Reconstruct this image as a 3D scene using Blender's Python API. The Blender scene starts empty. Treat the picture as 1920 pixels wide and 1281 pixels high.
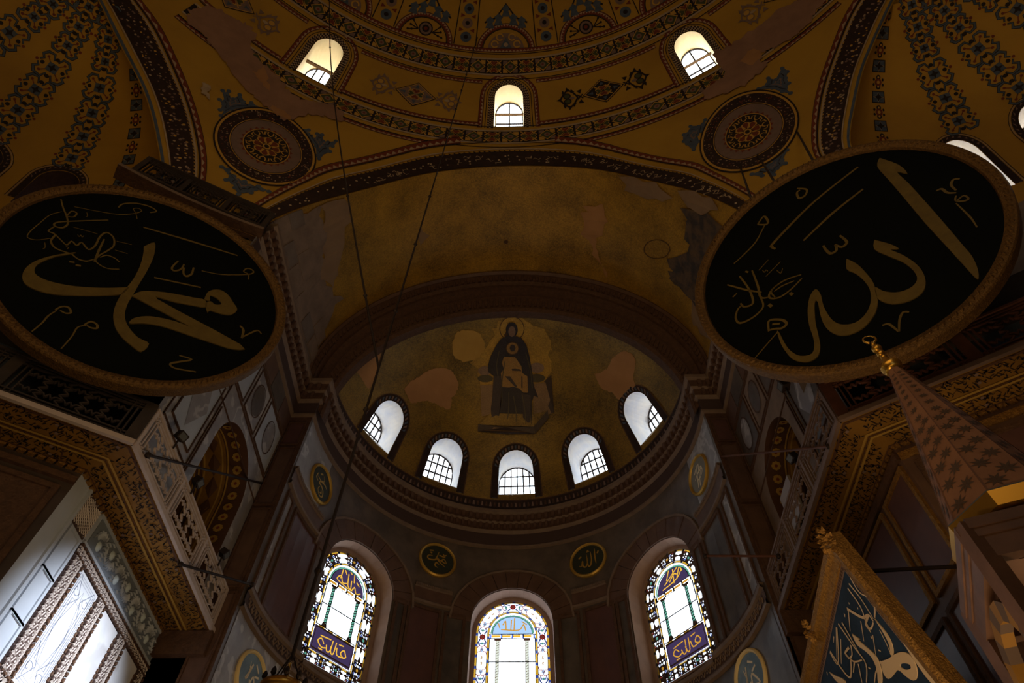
import bpy, math, random
import numpy as np
from mathutils import Matrix, Vector
from mathutils.geometry import delaunay_2d_cdt
random.seed(7)
SC = bpy.context.scene
COL = SC.collection
PI = math.pi
rad = math.radians
XC, YA = -0.5, 13.0                      # symmetry axis, apse centre (metres; the eye is at the origin)
FLOOR = -1.6
# ------------------------------------------------------------------ camera, sky, lights, exposure
cam = bpy.data.cameras.new('camera'); camo = bpy.data.objects.new('camera', cam); COL.objects.link(camo)
PITCH, ROLL, YAW = 0.9973, 0.0144, -0.0305
F_ = Vector((math.sin(YAW)*math.cos(PITCH), math.cos(YAW)*math.cos(PITCH), math.sin(PITCH)))
r_ = Vector((math.cos(YAW), -math.sin(YAW), 0)); u_ = r_.cross(F_)
R_ = math.cos(ROLL)*r_ + math.sin(ROLL)*u_; U_ = -math.sin(ROLL)*r_ + math.cos(ROLL)*u_
camo.matrix_world = Matrix(((R_.x, U_.x, -F_.x, 0), (R_.y, U_.y, -F_.y, 0), (R_.z, U_.z, -F_.z, 0), (0, 0, 0, 1)))
cam.sensor_width = 36; cam.lens = 24.0; cam.clip_end = 500; cam.clip_start = .05
SC.camera = camo
vs = SC.view_settings
vs.view_transform = 'Standard'; vs.look = 'None'; vs.gamma = 1; vs.use_curve_mapping = False
vs.exposure = 0.0
SC.cycles.max_bounces = 7; SC.cycles.diffuse_bounces = 4; SC.cycles.transparent_max_bounces = 12
SC.cycles.sample_clamp_indirect = 3.0; SC.cycles.caustics_reflective = False; SC.cycles.caustics_refractive = False
w = bpy.data.worlds.new('sky'); SC.world = w; w.use_nodes = True
bg = w.node_tree.nodes['Background']; bg.inputs[0].default_value = (.86, .93, 1, 1); bg.inputs[1].default_value = 9.0
def lamp(name, kind, loc, target, power, color, size=1.0, size_y=None, angle=None, blend=.5):
    l = bpy.data.lights.new(name, kind); l.energy = power; l.color = color
    if kind == 'AREA':
        l.size = size
        if size_y: l.shape = 'RECTANGLE'; l.size_y = size_y
    if kind == 'SPOT':
        l.spot_size = angle; l.spot_blend = blend; l.shadow_soft_size = size
    o = bpy.data.objects.new(name, l); COL.objects.link(o); o.location = loc
    o.rotation_euler = (Vector(target)-Vector(loc)).to_track_quat('-Z', 'Y').to_euler()
    return o
# unseen warm area lights added as fill, standing in for nave lamps, brighten the vaults
lamp('nave_fill', 'AREA', (-2.5, -5.0, 8.6), (1.5, 4.5, 24), 440, (1, .66, .30), 12, 9)
lamp('east_fill', 'AREA', (2.6, 6.8, -.9), (-.3, 10.5, 20), 320, (1, .68, .36), 7, 4)
# cool daylight falling in from the great dome's windows behind the eye
lamp('dome_daylight', 'AREA', (4, -12, 19), (-3, 9, 14), 95, (.82, .88, 1), 8, 4)
# white spot added in place of window sun on the revetted north wall, warm floodlights on the south side
lamp('sunbeam_spot', 'SPOT', (4.2, 7.3, 9.4), (-7.7, 10.5, 6.0), 17000, (.84, .90, 1), .12, angle=rad(21.5), blend=.95)
lamp('warm_flood_beam', 'SPOT', (-3.5, 2.0, -.8), (7.2, 6.6, 9.2), 430, (1, .62, .26), .3, angle=rad(60), blend=.8)
lamp('left_flood_beam', 'SPOT', (2.6, 6.2, -1.0), (-7.3, 11.2, 9.2), 150, (1, .74, .46), .3, angle=rad(34), blend=.7)

# ------------------------------------------------------------------ materials
MATS = {}
def mat(name, c, rough=.6, metal=0., c2=None, scale=3., bump=0., detail=5., contrast=(.35, .65), spec=.3, vein=None, bscale=None):
    if name in MATS: return MATS[name]
    m = bpy.data.materials.new(name); m.use_nodes = True; nt = m.node_tree; N = nt.nodes; L = nt.links
    b = N['Principled BSDF']; b.inputs['Roughness'].default_value = rough; b.inputs['Metallic'].default_value = metal
    b.inputs['Specular IOR Level'].default_value = spec
    b.inputs['Base Color'].default_value = (*c, 1)
    tc = N.new('ShaderNodeTexCoord')
    last = None
    if c2 is not None:
        n = N.new('ShaderNodeTexNoise'); n.inputs['Scale'].default_value = scale; n.inputs['Detail'].default_value = detail
        n.inputs['Roughness'].default_value = .62
        L.new(tc.outputs['Object'], n.inputs['Vector'])
        r = N.new('ShaderNodeValToRGB'); r.color_ramp.elements[0].position = contrast[0]; r.color_ramp.elements[1].position = contrast[1]
        r.color_ramp.elements[0].color = (*c, 1); r.color_ramp.elements[1].color = (*c2, 1)
        L.new(n.outputs['Fac'], r.inputs['Fac']); last = r.outputs['Color']
    if vein is not None:
        wv = N.new('ShaderNodeTexWave'); wv.inputs['Scale'].default_value = vein[1]; wv.inputs['Distortion'].default_value = 14
        wv.inputs['Detail'].default_value = 4; wv.inputs['Detail Scale'].default_value = 1.4
        L.new(tc.outputs['Object'], wv.inputs['Vector'])
        rr = N.new('ShaderNodeValToRGB'); rr.color_ramp.elements[0].position = .78; rr.color_ramp.elements[1].position = .97
        rr.color_ramp.elements[0].color = (0, 0, 0, 1); rr.color_ramp.elements[1].color = (1, 1, 1, 1)
        L.new(wv.outputs['Fac'], rr.inputs['Fac'])
        mx = N.new('ShaderNodeMix'); mx.data_type = 'RGBA'
        L.new(rr.outputs['Color'], mx.inputs[0])
        if last: L.new(last, mx.inputs[6])
        else: mx.inputs[6].default_value = (*c, 1)
        mx.inputs[7].default_value = (*vein[0], 1); last = mx.outputs[2]
    if last: L.new(last, b.inputs['Base Color'])
    if bump:
        n2 = N.new('ShaderNodeTexNoise'); n2.inputs['Scale'].default_value = bscale or scale*4; n2.inputs['Detail'].default_value = 4
        L.new(tc.outputs['Object'], n2.inputs['Vector'])
        bp = N.new('ShaderNodeBump'); bp.inputs['Strength'].default_value = bump; bp.inputs['Distance'].default_value = .05
        L.new(n2.outputs['Fac'], bp.inputs['Height']); L.new(bp.outputs['Normal'], b.inputs['Normal'])
    MATS[name] = m; return m
def mosaic(name, c, c2, scale=26, rough=.42, metal=.25):
    """gold-ground glass tesserae: fine cells, each a little different"""
    if name in MATS: return MATS[name]
    m = bpy.data.materials.new(name); m.use_nodes = True; nt = m.node_tree; N = nt.nodes; L = nt.links
    b = N['Principled BSDF']; b.inputs['Roughness'].default_value = rough; b.inputs['Metallic'].default_value = metal
    tc = N.new('ShaderNodeTexCoord'); v = N.new('ShaderNodeTexVoronoi'); v.inputs['Scale'].default_value = scale
    L.new(tc.outputs['Object'], v.inputs['Vector'])
    n = N.new('ShaderNodeTexNoise'); n.inputs['Scale'].default_value = .55; n.inputs['Detail'].default_value = 7; n.inputs['Roughness'].default_value = .68
    L.new(tc.outputs['Object'], n.inputs['Vector'])
    sx = N.new('ShaderNodeSeparateColor'); L.new(v.outputs['Color'], sx.inputs[0])
    a = N.new('ShaderNodeMath'); a.operation = 'MULTIPLY_ADD'; a.inputs[1].default_value = .35; L.new(sx.outputs[0], a.inputs[0])
    a2 = N.new('ShaderNodeMath'); a2.operation = 'MULTIPLY_ADD'; a2.inputs[1].default_value = 1.5; a2.inputs[2].default_value = -.45
    L.new(n.outputs['Fac'], a2.inputs[0]); L.new(a2.outputs[0], a.inputs[2])
    r = N.new('ShaderNodeValToRGB'); r.color_ramp.elements[0].color = (*c, 1); r.color_ramp.elements[1].color = (*c2, 1)
    r.color_ramp.elements[0].position = .1; r.color_ramp.elements[1].position = .85
    L.new(a.outputs[0], r.inputs['Fac']); L.new(r.outputs['Color'], b.inputs['Base Color'])
    bp = N.new('ShaderNodeBump'); bp.inputs['Strength'].default_value = .25; bp.inputs['Distance'].default_value = .02
    L.new(v.outputs['Distance'], bp.inputs['Height']); L.new(bp.outputs['Normal'], b.inputs['Normal'])
    MATS[name] = m; return m
def glass(name, c, gloss=.06):
    if name in MATS: return MATS[name]
    m = bpy.data.materials.new(name); m.use_nodes = True; nt = m.node_tree; N = nt.nodes; L = nt.links
    N.remove(N['Principled BSDF'])
    t = N.new('ShaderNodeBsdfTransparent'); t.inputs[0].default_value = (*c, 1)
    g = N.new('ShaderNodeBsdfGlossy'); g.inputs['Roughness'].default_value = .1
    mx = N.new('ShaderNodeMixShader'); mx.inputs[0].default_value = gloss
    L.new(t.outputs[0], mx.inputs[1]); L.new(g.outputs[0], mx.inputs[2]); L.new(mx.outputs[0], N['Material Output'].inputs[0])
    MATS[name] = m; return m
OCHRE = mat('ochre_plaster', (.52, .295, .035), .75, c2=(.40, .22, .03), scale=.35, contrast=(.4, .75), bump=.12, bscale=9)
OCHRE2 = mat('ochre_plaster_pale', (.50, .29, .06), .75, c2=(.40, .22, .04), scale=.6, bump=.1)
PATCH = mat('bare_plaster', (.36, .20, .125), .85, c2=(.28, .155, .10), scale=1.4, bump=.2)
PATCH2 = mat('bare_plaster_warm', (.46, .235, .095), .85, c2=(.38, .19, .075), scale=.9, bump=.15)
BLACK = mat('paint_black', (.022, .015, .012), .7)
DARKBAND = mat('paint_dark_band', (.045, .022, .016), .7, c2=(.022, .014, .012), scale=5)
WHITE = mat('paint_white', (.50, .38, .25), .7, c2=(.40, .29, .19), scale=4)
YEL = mat('paint_yellow', (.58, .33, .06), .7)
RED = mat('paint_red', (.22, .045, .018), .7, c2=(.16, .035, .015), scale=6)
GREEN = mat('paint_green', (.065, .075, .028), .7)
BLUE = mat('paint_blue', (.10, .125, .17), .7, c2=(.06, .09, .14), scale=5)
MAUVE = mat('paint_mauve', (.25, .16, .125), .7, c2=(.2, .135, .11), scale=3)
GOLDMOS = mosaic('gold_mosaic', (.19, .11, .022), (.62, .345, .045))
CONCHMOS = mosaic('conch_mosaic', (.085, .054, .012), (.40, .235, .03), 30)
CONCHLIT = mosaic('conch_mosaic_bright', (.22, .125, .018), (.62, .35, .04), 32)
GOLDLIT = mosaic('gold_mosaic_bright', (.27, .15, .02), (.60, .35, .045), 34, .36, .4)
SOFFIT = mat('soffit_gold', (.31, .155, .025), .6, c2=(.23, .115, .02), scale=1.2, bump=.1, metal=.15)
BROWN = mat('carved_brown', (.115, .058, .032), .7, c2=(.075, .038, .022), scale=7, bump=.5, bscale=18)
BROWN2 = mat('brown_marble', (.14, .078, .052), .5, c2=(.10, .055, .039), scale=2.2)
STEP = mat('cornice_ledge', (.22, .15, .105), .6, c2=(.17, .115, .085), scale=3)
APSEM = mat('apse_marble', (.145, .108, .085), .42, c2=(.080, .063, .052), scale=1.6, spec=.4)
GREYM = mat('grey_marble', (.33, .31, .31), .38, c2=(.22, .21, .22), scale=1.3, vein=((.45, .43, .43), .8), spec=.4)
PORPH = mat('porphyry', (.125, .060, .052), .35, c2=(.095, .047, .044), scale=2.5, spec=.4)
VERDE = mat('dark_marble', (.125, .10, .082), .4, c2=(.062, .052, .046), scale=1.6, spec=.4)
WHITEM = mat('white_marble', (.70, .70, .72), .35, c2=(.54, .56, .60), scale=.8, vein=((.48, .48, .50), .35), spec=.4)
WHITEM2 = mat('bluish_marble', (.46, .50, .56), .4, c2=(.40, .44, .50), scale=1.1, spec=.4)
LACE = mat('carved_lace', (.60, .54, .50), .6, c2=(.50, .44, .41), scale=6)
LACEDARK = mat('lace_ground', (.07, .042, .035), .8)
RAIL = mat('rail_marble', (.56, .46, .42), .55, c2=(.46, .38, .35), scale=3)
RAILR = mat('rail_marble_warm', (.19, .125, .10), .55, c2=(.145, .095, .075), scale=3)
WOOD = mat('rail_wood', (.15, .058, .030), .55, c2=(.10, .040, .022), scale=4)
DARKWOOD = mat('rail_dark', (.05, .036, .030), .6, c2=(.035, .026, .022), scale=4)
REVEAL = mat('reveal_plaster', (.66, .56, .44), .8, c2=(.58, .49, .39), scale=2)
REVEAL2 = mat('reveal_stone', (.40, .27, .21), .7, c2=(.32, .215, .17), scale=2)
IRON = mat('iron', (.03, .02, .016), .6, metal=.4)
LEAD = mat('lead_came', (.02, .02, .028), .6)
DISC = mat('disc_green_black', (.0028, .0036, .0022), .7, c2=(.0018, .0026, .0030), scale=.8, spec=.08)
GILT = mat('letter_gilt', (.15, .10, .020), .6, metal=.1, c2=(.115, .075, .015), scale=6)
DISCFRAME = mat('roundel_frame', (.20, .105, .028), .5, metal=.3, c2=(.10, .052, .016), scale=22, bump=.6, bscale=40)
FRAMEG = mat('gilt_frame', (.42, .22, .05), .42, metal=.5, c2=(.22, .11, .028), scale=22, bump=.6, bscale=40)
GOLD = mat('gold', (.75, .42, .07), .3, metal=.85)
FLOORM = mat('floor_marble', (.24, .22, .20), .5, c2=(.18, .165, .15), scale=.7)
SHELL = mat('nave_plaster', (.30, .19, .07), .9, c2=(.24, .15, .06), scale=.4)
STONE = mat('pier_stone', (.20, .155, .125), .75, c2=(.14, .105, .085), scale=1.5, bump=.25)
STONE2 = mat('pier_stone_pale', (.25, .175, .125), .75, c2=(.18, .125, .09), scale=2, bump=.25)
PINK = mat('spire_paint', (.33, .165, .095), .65, c2=(.26, .125, .075), scale=3)
PINKD = mat('spire_star', (.105, .068, .05), .7)
PLASTERGRILL = mat('window_tracery', (.17, .105, .08), .7, c2=(.11, .07, .058), scale=9)
G_CLEAR = glass('clear_glass', (.96, .98, 1)); G_DIM = glass('dimmed_glass', (.54, .56, .58)); G_APSE = glass('dimmed_apse_glass', (.20, .205, .21)); G_DUSK = glass('dark_window_glass', (.008, .0065, .009), .02); G_YEL = glass('yellow_glass', (.48, .25, .022)); G_BLUE = glass('blue_glass', (.03, .048, .21))  # conch, apse and left exedra panes coloured darker to dim the sky
G_RED = glass('red_glass', (.26, .022, .02)); G_GREEN = glass('green_glass', (.06, .20, .14)); G_PALE = glass('pale_blue_glass', (.28, .36, .48))
G_PURP = glass('purple_glass', (.007, .0042, .011), .02); G_AMBER = glass('amber_glass', (.33, .15, .015))
G_YEL1 = glass('yellow_pane', (.13, .068, .006)); G_AMBER1 = glass('amber_pane', (.09, .042, .004)); G_GREEN1 = glass('green_pane', (.018, .055, .038)); G_PALE1 = glass('pale_blue_pane', (.06, .085, .12))

# ------------------------------------------------------------------ mesh building
class MB:
    def __init__(s): s.v = []; s.f = []; s.m = []; s.mats = []
    def mi(s, m):
        if m not in s.mats: s.mats.append(m)
        return s.mats.index(m)
    def add(s, vs_, fs_, m):
        k = len(s.v); i = s.mi(m)
        s.v += [tuple(map(float, p)) for p in vs_]; s.f += [tuple(a+k for a in q) for q in fs_]; s.m += [i]*len(fs_)
    def quad(s, a, b, c, d, m): s.add([a, b, c, d], [(0, 1, 2, 3)], m)
    def frame_box(s, c, ax, ay, az, m):                      # half-axis vectors
        c, ax, ay, az = map(lambda q: np.array(q, float), (c, ax, ay, az))
        V = [c+i*ax+j*ay+k*az for i in (-1, 1) for j in (-1, 1) for k in (-1, 1)]
        s.add(V, [(0, 1, 3, 2), (4, 6, 7, 5), (0, 4, 5, 1), (2, 3, 7, 6), (0, 2, 6, 4), (1, 5, 7, 3)], m)
    def box(s, x0, x1, y0, y1, z0, z1, m):
        s.frame_box(((x0+x1)/2, (y0+y1)/2, (z0+z1)/2), ((x1-x0)/2, 0, 0), (0, (y1-y0)/2, 0), (0, 0, (z1-z0)/2), m)
    def bar(s, p0, p1, w, h, up, m):                           # rectangular bar between two points
        p0, p1, up = map(lambda q: np.array(q, float), (p0, p1, up)); d = p1-p0; L = np.linalg.norm(d)
        if L < 1e-6: return
        d /= L; sd = np.cross(d, up); sd /= (np.linalg.norm(sd)+1e-12); u = np.cross(sd, d)
        s.frame_box((p0+p1)/2, d*L/2, sd*w/2, u*h/2, m)
    def tube(s, pts, r, m, n=8, cap=True):
        pts = [np.array(p, float) for p in pts]; rs = r if hasattr(r, '__len__') else [r]*len(pts)
        V = []; F = []; ref = None
        for i, p in enumerate(pts):
            d = pts[min(i+1, len(pts)-1)]-pts[max(i-1, 0)]; d /= (np.linalg.norm(d)+1e-12)
            if ref is None: ref = np.cross(d, (0, 0, 1) if abs(d[2]) < .9 else (1, 0, 0))
            a = ref-d*(ref@d); a /= (np.linalg.norm(a)+1e-12); ref = a; b = np.cross(d, a)
            V += [p+rs[i]*(math.cos(t)*a+math.sin(t)*b) for t in np.linspace(0, 2*PI, n, endpoint=False)]
        for i in range(len(pts)-1):
            F += [(i*n+j, i*n+(j+1) % n, (i+1)*n+(j+1) % n, (i+1)*n+j) for j in range(n)]
        if cap: F += [tuple(range(n))[::-1], tuple((len(pts)-1)*n+j for j in range(n))]
        s.add(V, F, m)
    def lathe(s, o, prof, m, n=20, rot=0.):                     # prof: (r, z) pairs about a vertical axis
        o = np.array(o, float); V = []; F = []
        for r, z in prof:
            V += [o+(r*math.cos(t+rot), r*math.sin(t+rot), z) for t in np.linspace(0, 2*PI, n, endpoint=False)]
        for i in range(len(prof)-1):
            F += [(i*n+j, i*n+(j+1) % n, (i+1)*n+(j+1) % n, (i+1)*n+j) for j in range(n)]
        s.add(V, F, m)
    def prism(s, poly, mp, t0, t1, m, m2=None):                 # plan polygon, mapped, with thickness
        n = len(poly); a = [mp(u, v, t0) for u, v in poly]; b = [mp(u, v, t1) for u, v in poly]
        s.add(a+b, [tuple(range(n, 2*n))]+[(i, (i+1) % n, n+(i+1) % n, n+i) for i in range(n)], m)
    def build(s, name, parent=None, smooth=False, **pr):
        me = bpy.data.meshes.new(name); me.from_pydata(s.v, [], s.f)
        for m in s.mats: me.materials.append(m)
        if len(s.mats) > 1: me.polygons.foreach_set('material_index', s.m)
        if smooth: me.polygons.foreach_set('use_smooth', [True]*len(s.f))
        me.update()
        o = bpy.data.objects.new(name, me); COL.objects.link(o)
        if parent is not None: adopt(o, parent)
        for k, v in pr.items(): o[k] = v
        return o
def adopt(o, p):
    o.parent = p; q = p; off = Vector((0, 0, 0))
    while q is not None: off += q.location; q = q.parent
    o.location = Vector(o.location)-off
def tag(o, label, cat, group=None):
    o['label'] = label; o['category'] = cat
    if group: o['group'] = group
    return o
def thing(name, label, cat, loc, group=None):
    o = bpy.data.objects.new(name, None); COL.objects.link(o); o.location = loc; o.empty_display_size = .2
    return tag(o, label, cat, group)
def inside(P, poly):
    x, y = P[:, 0], P[:, 1]; r = np.zeros(len(P), bool); n = len(poly)
    for i in range(n):
        (x1, y1), (x2, y2) = poly[i], poly[(i+1) % n]
        c = (y1 > y) != (y2 > y)
        with np.errstate(divide='ignore', invalid='ignore'):
            r ^= c & (x < (x2-x1)*(y-y1)/((y2-y1) if y2 != y1 else 1e-12)+x1)
    return r
def densify(poly, step, closed=True):
    out = []; n = len(poly)
    for i in range(n if closed else n-1):
        a, b = np.array(poly[i], float), np.array(poly[(i+1) % n], float); k = max(1, int(np.ceil(np.max(np.abs((b-a)/np.array(step))))))
        out += [tuple(a+(b-a)*j/k) for j in range(k)]
    if not closed: out.append(tuple(poly[-1]))
    return out
def cdt(outline, holes, step, margin=.25):
    """triangulate a flat (u, v) region with holes; returns points, triangles"""
    outline = densify(outline, step); holes = [densify(h, step) for h in holes]
    pts = []; edges = []
    for lp in [outline]+holes:
        k = len(pts); pts += lp; edges += [(k+i, k+(i+1) % len(lp)) for i in range(len(lp))]
    B = np.array(pts); lo, hi = B.min(0), B.max(0)
    g = np.array([(u, v) for u in np.arange(lo[0]+step[0]/2, hi[0], step[0]) for v in np.arange(lo[1]+step[1]/2, hi[1], step[1])])
    if len(g):
        ok = inside(g, outline)
        for h in holes: ok &= ~inside(g, h)
        g = g[ok]; S = np.array(step)
        d = np.array([np.min(np.max(np.abs((B-q)/S), axis=1)) for q in g]) if len(g) else np.array([])
        g = g[d > margin] if len(g) else g
        pts = pts+[tuple(q) for q in g]
    v, e, f, *_ = delaunay_2d_cdt([Vector(p) for p in pts], edges, [], 0, 1e-7)
    V = np.array([(q.x, q.y) for q in v]); Fc = np.array([V[list(t)].mean(0) for t in f]); ok = inside(Fc, outline)
    for h in holes: ok &= ~inside(Fc, h)
    return V, [tuple(t) for t, k in zip(f, ok) if k]
class Paint:
    """flat painted (or low-relief) shapes lying on a surface map(u, v, off)"""
    def __init__(s, mp, off=.015, lay=.004): s.mp = mp; s.off = off; s.lay = lay; s.b = MB()
    def poly(s, pts, m, layer=0, sub=None):
        o = s.off+layer*s.lay
        if sub:
            V, T = cdt(pts, [], sub); s.b.add([s.mp(u, v, o) for u, v in V], T, m)
        else: s.b.add([s.mp(u, v, o) for u, v in pts], [tuple(range(len(pts)))], m)
    def strip(s, u0, u1, v0, v1, m, layer=0, du=1.):
        n = max(1, int(math.ceil(abs(u1-u0)/du))); o = s.off+layer*s.lay; V = []; F = []
        for i in range(n+1):
            u = u0+(u1-u0)*i/n; V += [s.mp(u, v0, o), s.mp(u, v1, o)]
        s.b.add(V, [(2*i, 2*i+2, 2*i+3, 2*i+1) for i in range(n)], m)
    def ribbon(s, A, B, m, layer=0, k=1):
        if k > 1:
            A, B = np.array(A, float), np.array(B, float)
            for j in range(k): s.ribbon(A+(B-A)*j/k, A+(B-A)*(j+1)/k, m, layer)
            return
        o = s.off+layer*s.lay; V = []
        for a, b in zip(A, B): V += [s.mp(*a, o), s.mp(*b, o)]
        s.b.add(V, [(2*i, 2*i+2, 2*i+3, 2*i+1) for i in range(len(A)-1)], m)
    def stroke(s, pts, wd, m, layer=0, sx=1., closed=False, ridge=0., taper=False):
        p = [np.array(q, float) for q in pts]
        if closed: p = p+[p[0]]
        n = len(p); ws = wd if hasattr(wd, '__len__') else [wd]*n
        if taper: ws = [wd*(1-.75*abs(2*i/(n-1)-1)**2) for i in range(n)]
        A, B = [], []; S = np.array([sx, 1.])
        for i in range(n):
            if closed and i in (0, n-1): d = (p[1]-p[-2])*S
            else: d = (p[min(i+1, n-1)]-p[max(i-1, 0)])*S
            d = d/(np.linalg.norm(d)+1e-12); nn = np.array([-d[1], d[0]])/S*ws[i]/2
            A.append(p[i]+nn); B.append(p[i]-nn)
        if not ridge: s.ribbon(A, B, m, layer)
        else:
            o = s.off+layer*s.lay; V = []
            for a, c, b in zip(A, p, B): V += [s.mp(*a, o), s.mp(*c, o+ridge), s.mp(*b, o)]
            s.b.add(V, [f for i in range(n-1) for f in ((3*i, 3*i+3, 3*i+4, 3*i+1), (3*i+1, 3*i+4, 3*i+5, 3*i+2))], m)
    def disc(s, c, r, m, layer=0, ry=None, n=16):
        s.poly([(c[0]+r*math.cos(t), c[1]+(ry or r)*math.sin(t)) for t in np.linspace(0, 2*PI, n, endpoint=False)], m, layer)
    def build(s, name, parent, **k): return s.b.build(name, parent, **k)
def rough(poly, amp, seed, step, sx=1.):
    rnd = random.Random(seed); q = densify(poly, (step*sx, step)); return [(u+rnd.gauss(0, amp)*sx, v+rnd.gauss(0, amp)) for u, v in q]
def smooth_pts(pts, k=4):
    """Catmull-Rom through the points"""
    p = [np.array(q, float) for q in pts]; n = len(p)
    if n < 3: return p
    out = []
    for i in range(n-1):
        a, b, c, d = p[max(i-1, 0)], p[i], p[i+1], p[min(i+2, n-1)]
        for j in range(k):
            t = j/k; out.append(.5*((2*b)+(c-a)*t+(2*a-5*b+4*c-d)*t*t+(3*b-a-3*c+d)*t**3))
    return out+[p[-1]]
def sweep(b, path, profile, m, closed=False, mats=None):
    """path: plan points with the room on the left-hand side; profile: (projection, z)"""
    P = [np.array(q, float) for q in path]; n = len(P); nor = []
    for i in range(n):
        ds = []
        for a, c in ((i-1, i), (i, i+1)):
            if closed: a %= n; c %= n
            if 0 <= a < n and 0 <= c < n:
                d = P[c]-P[a]; d /= np.linalg.norm(d); ds.append(np.array([-d[1], d[0]]))
        q = sum(ds); q /= np.linalg.norm(q); nor.append(q/max(.35, q@ds[0]))
    k = len(profile); V = []; F = []; rows = n if closed else n-1
    for i in range(n): V += [(P[i][0]+nor[i][0]*d, P[i][1]+nor[i][1]*d, z) for d, z in profile]
    rowf = [[(i*k+j, ((i+1) % n)*k+j, ((i+1) % n)*k+j+1, i*k+j+1) for i in range(rows)] for j in range(k-1)]
    if mats is None: b.add(V, [f for r in rowf for f in r], m)
    else:
        for j, r in enumerate(rowf): b.add(V, r, mats[j])
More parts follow.
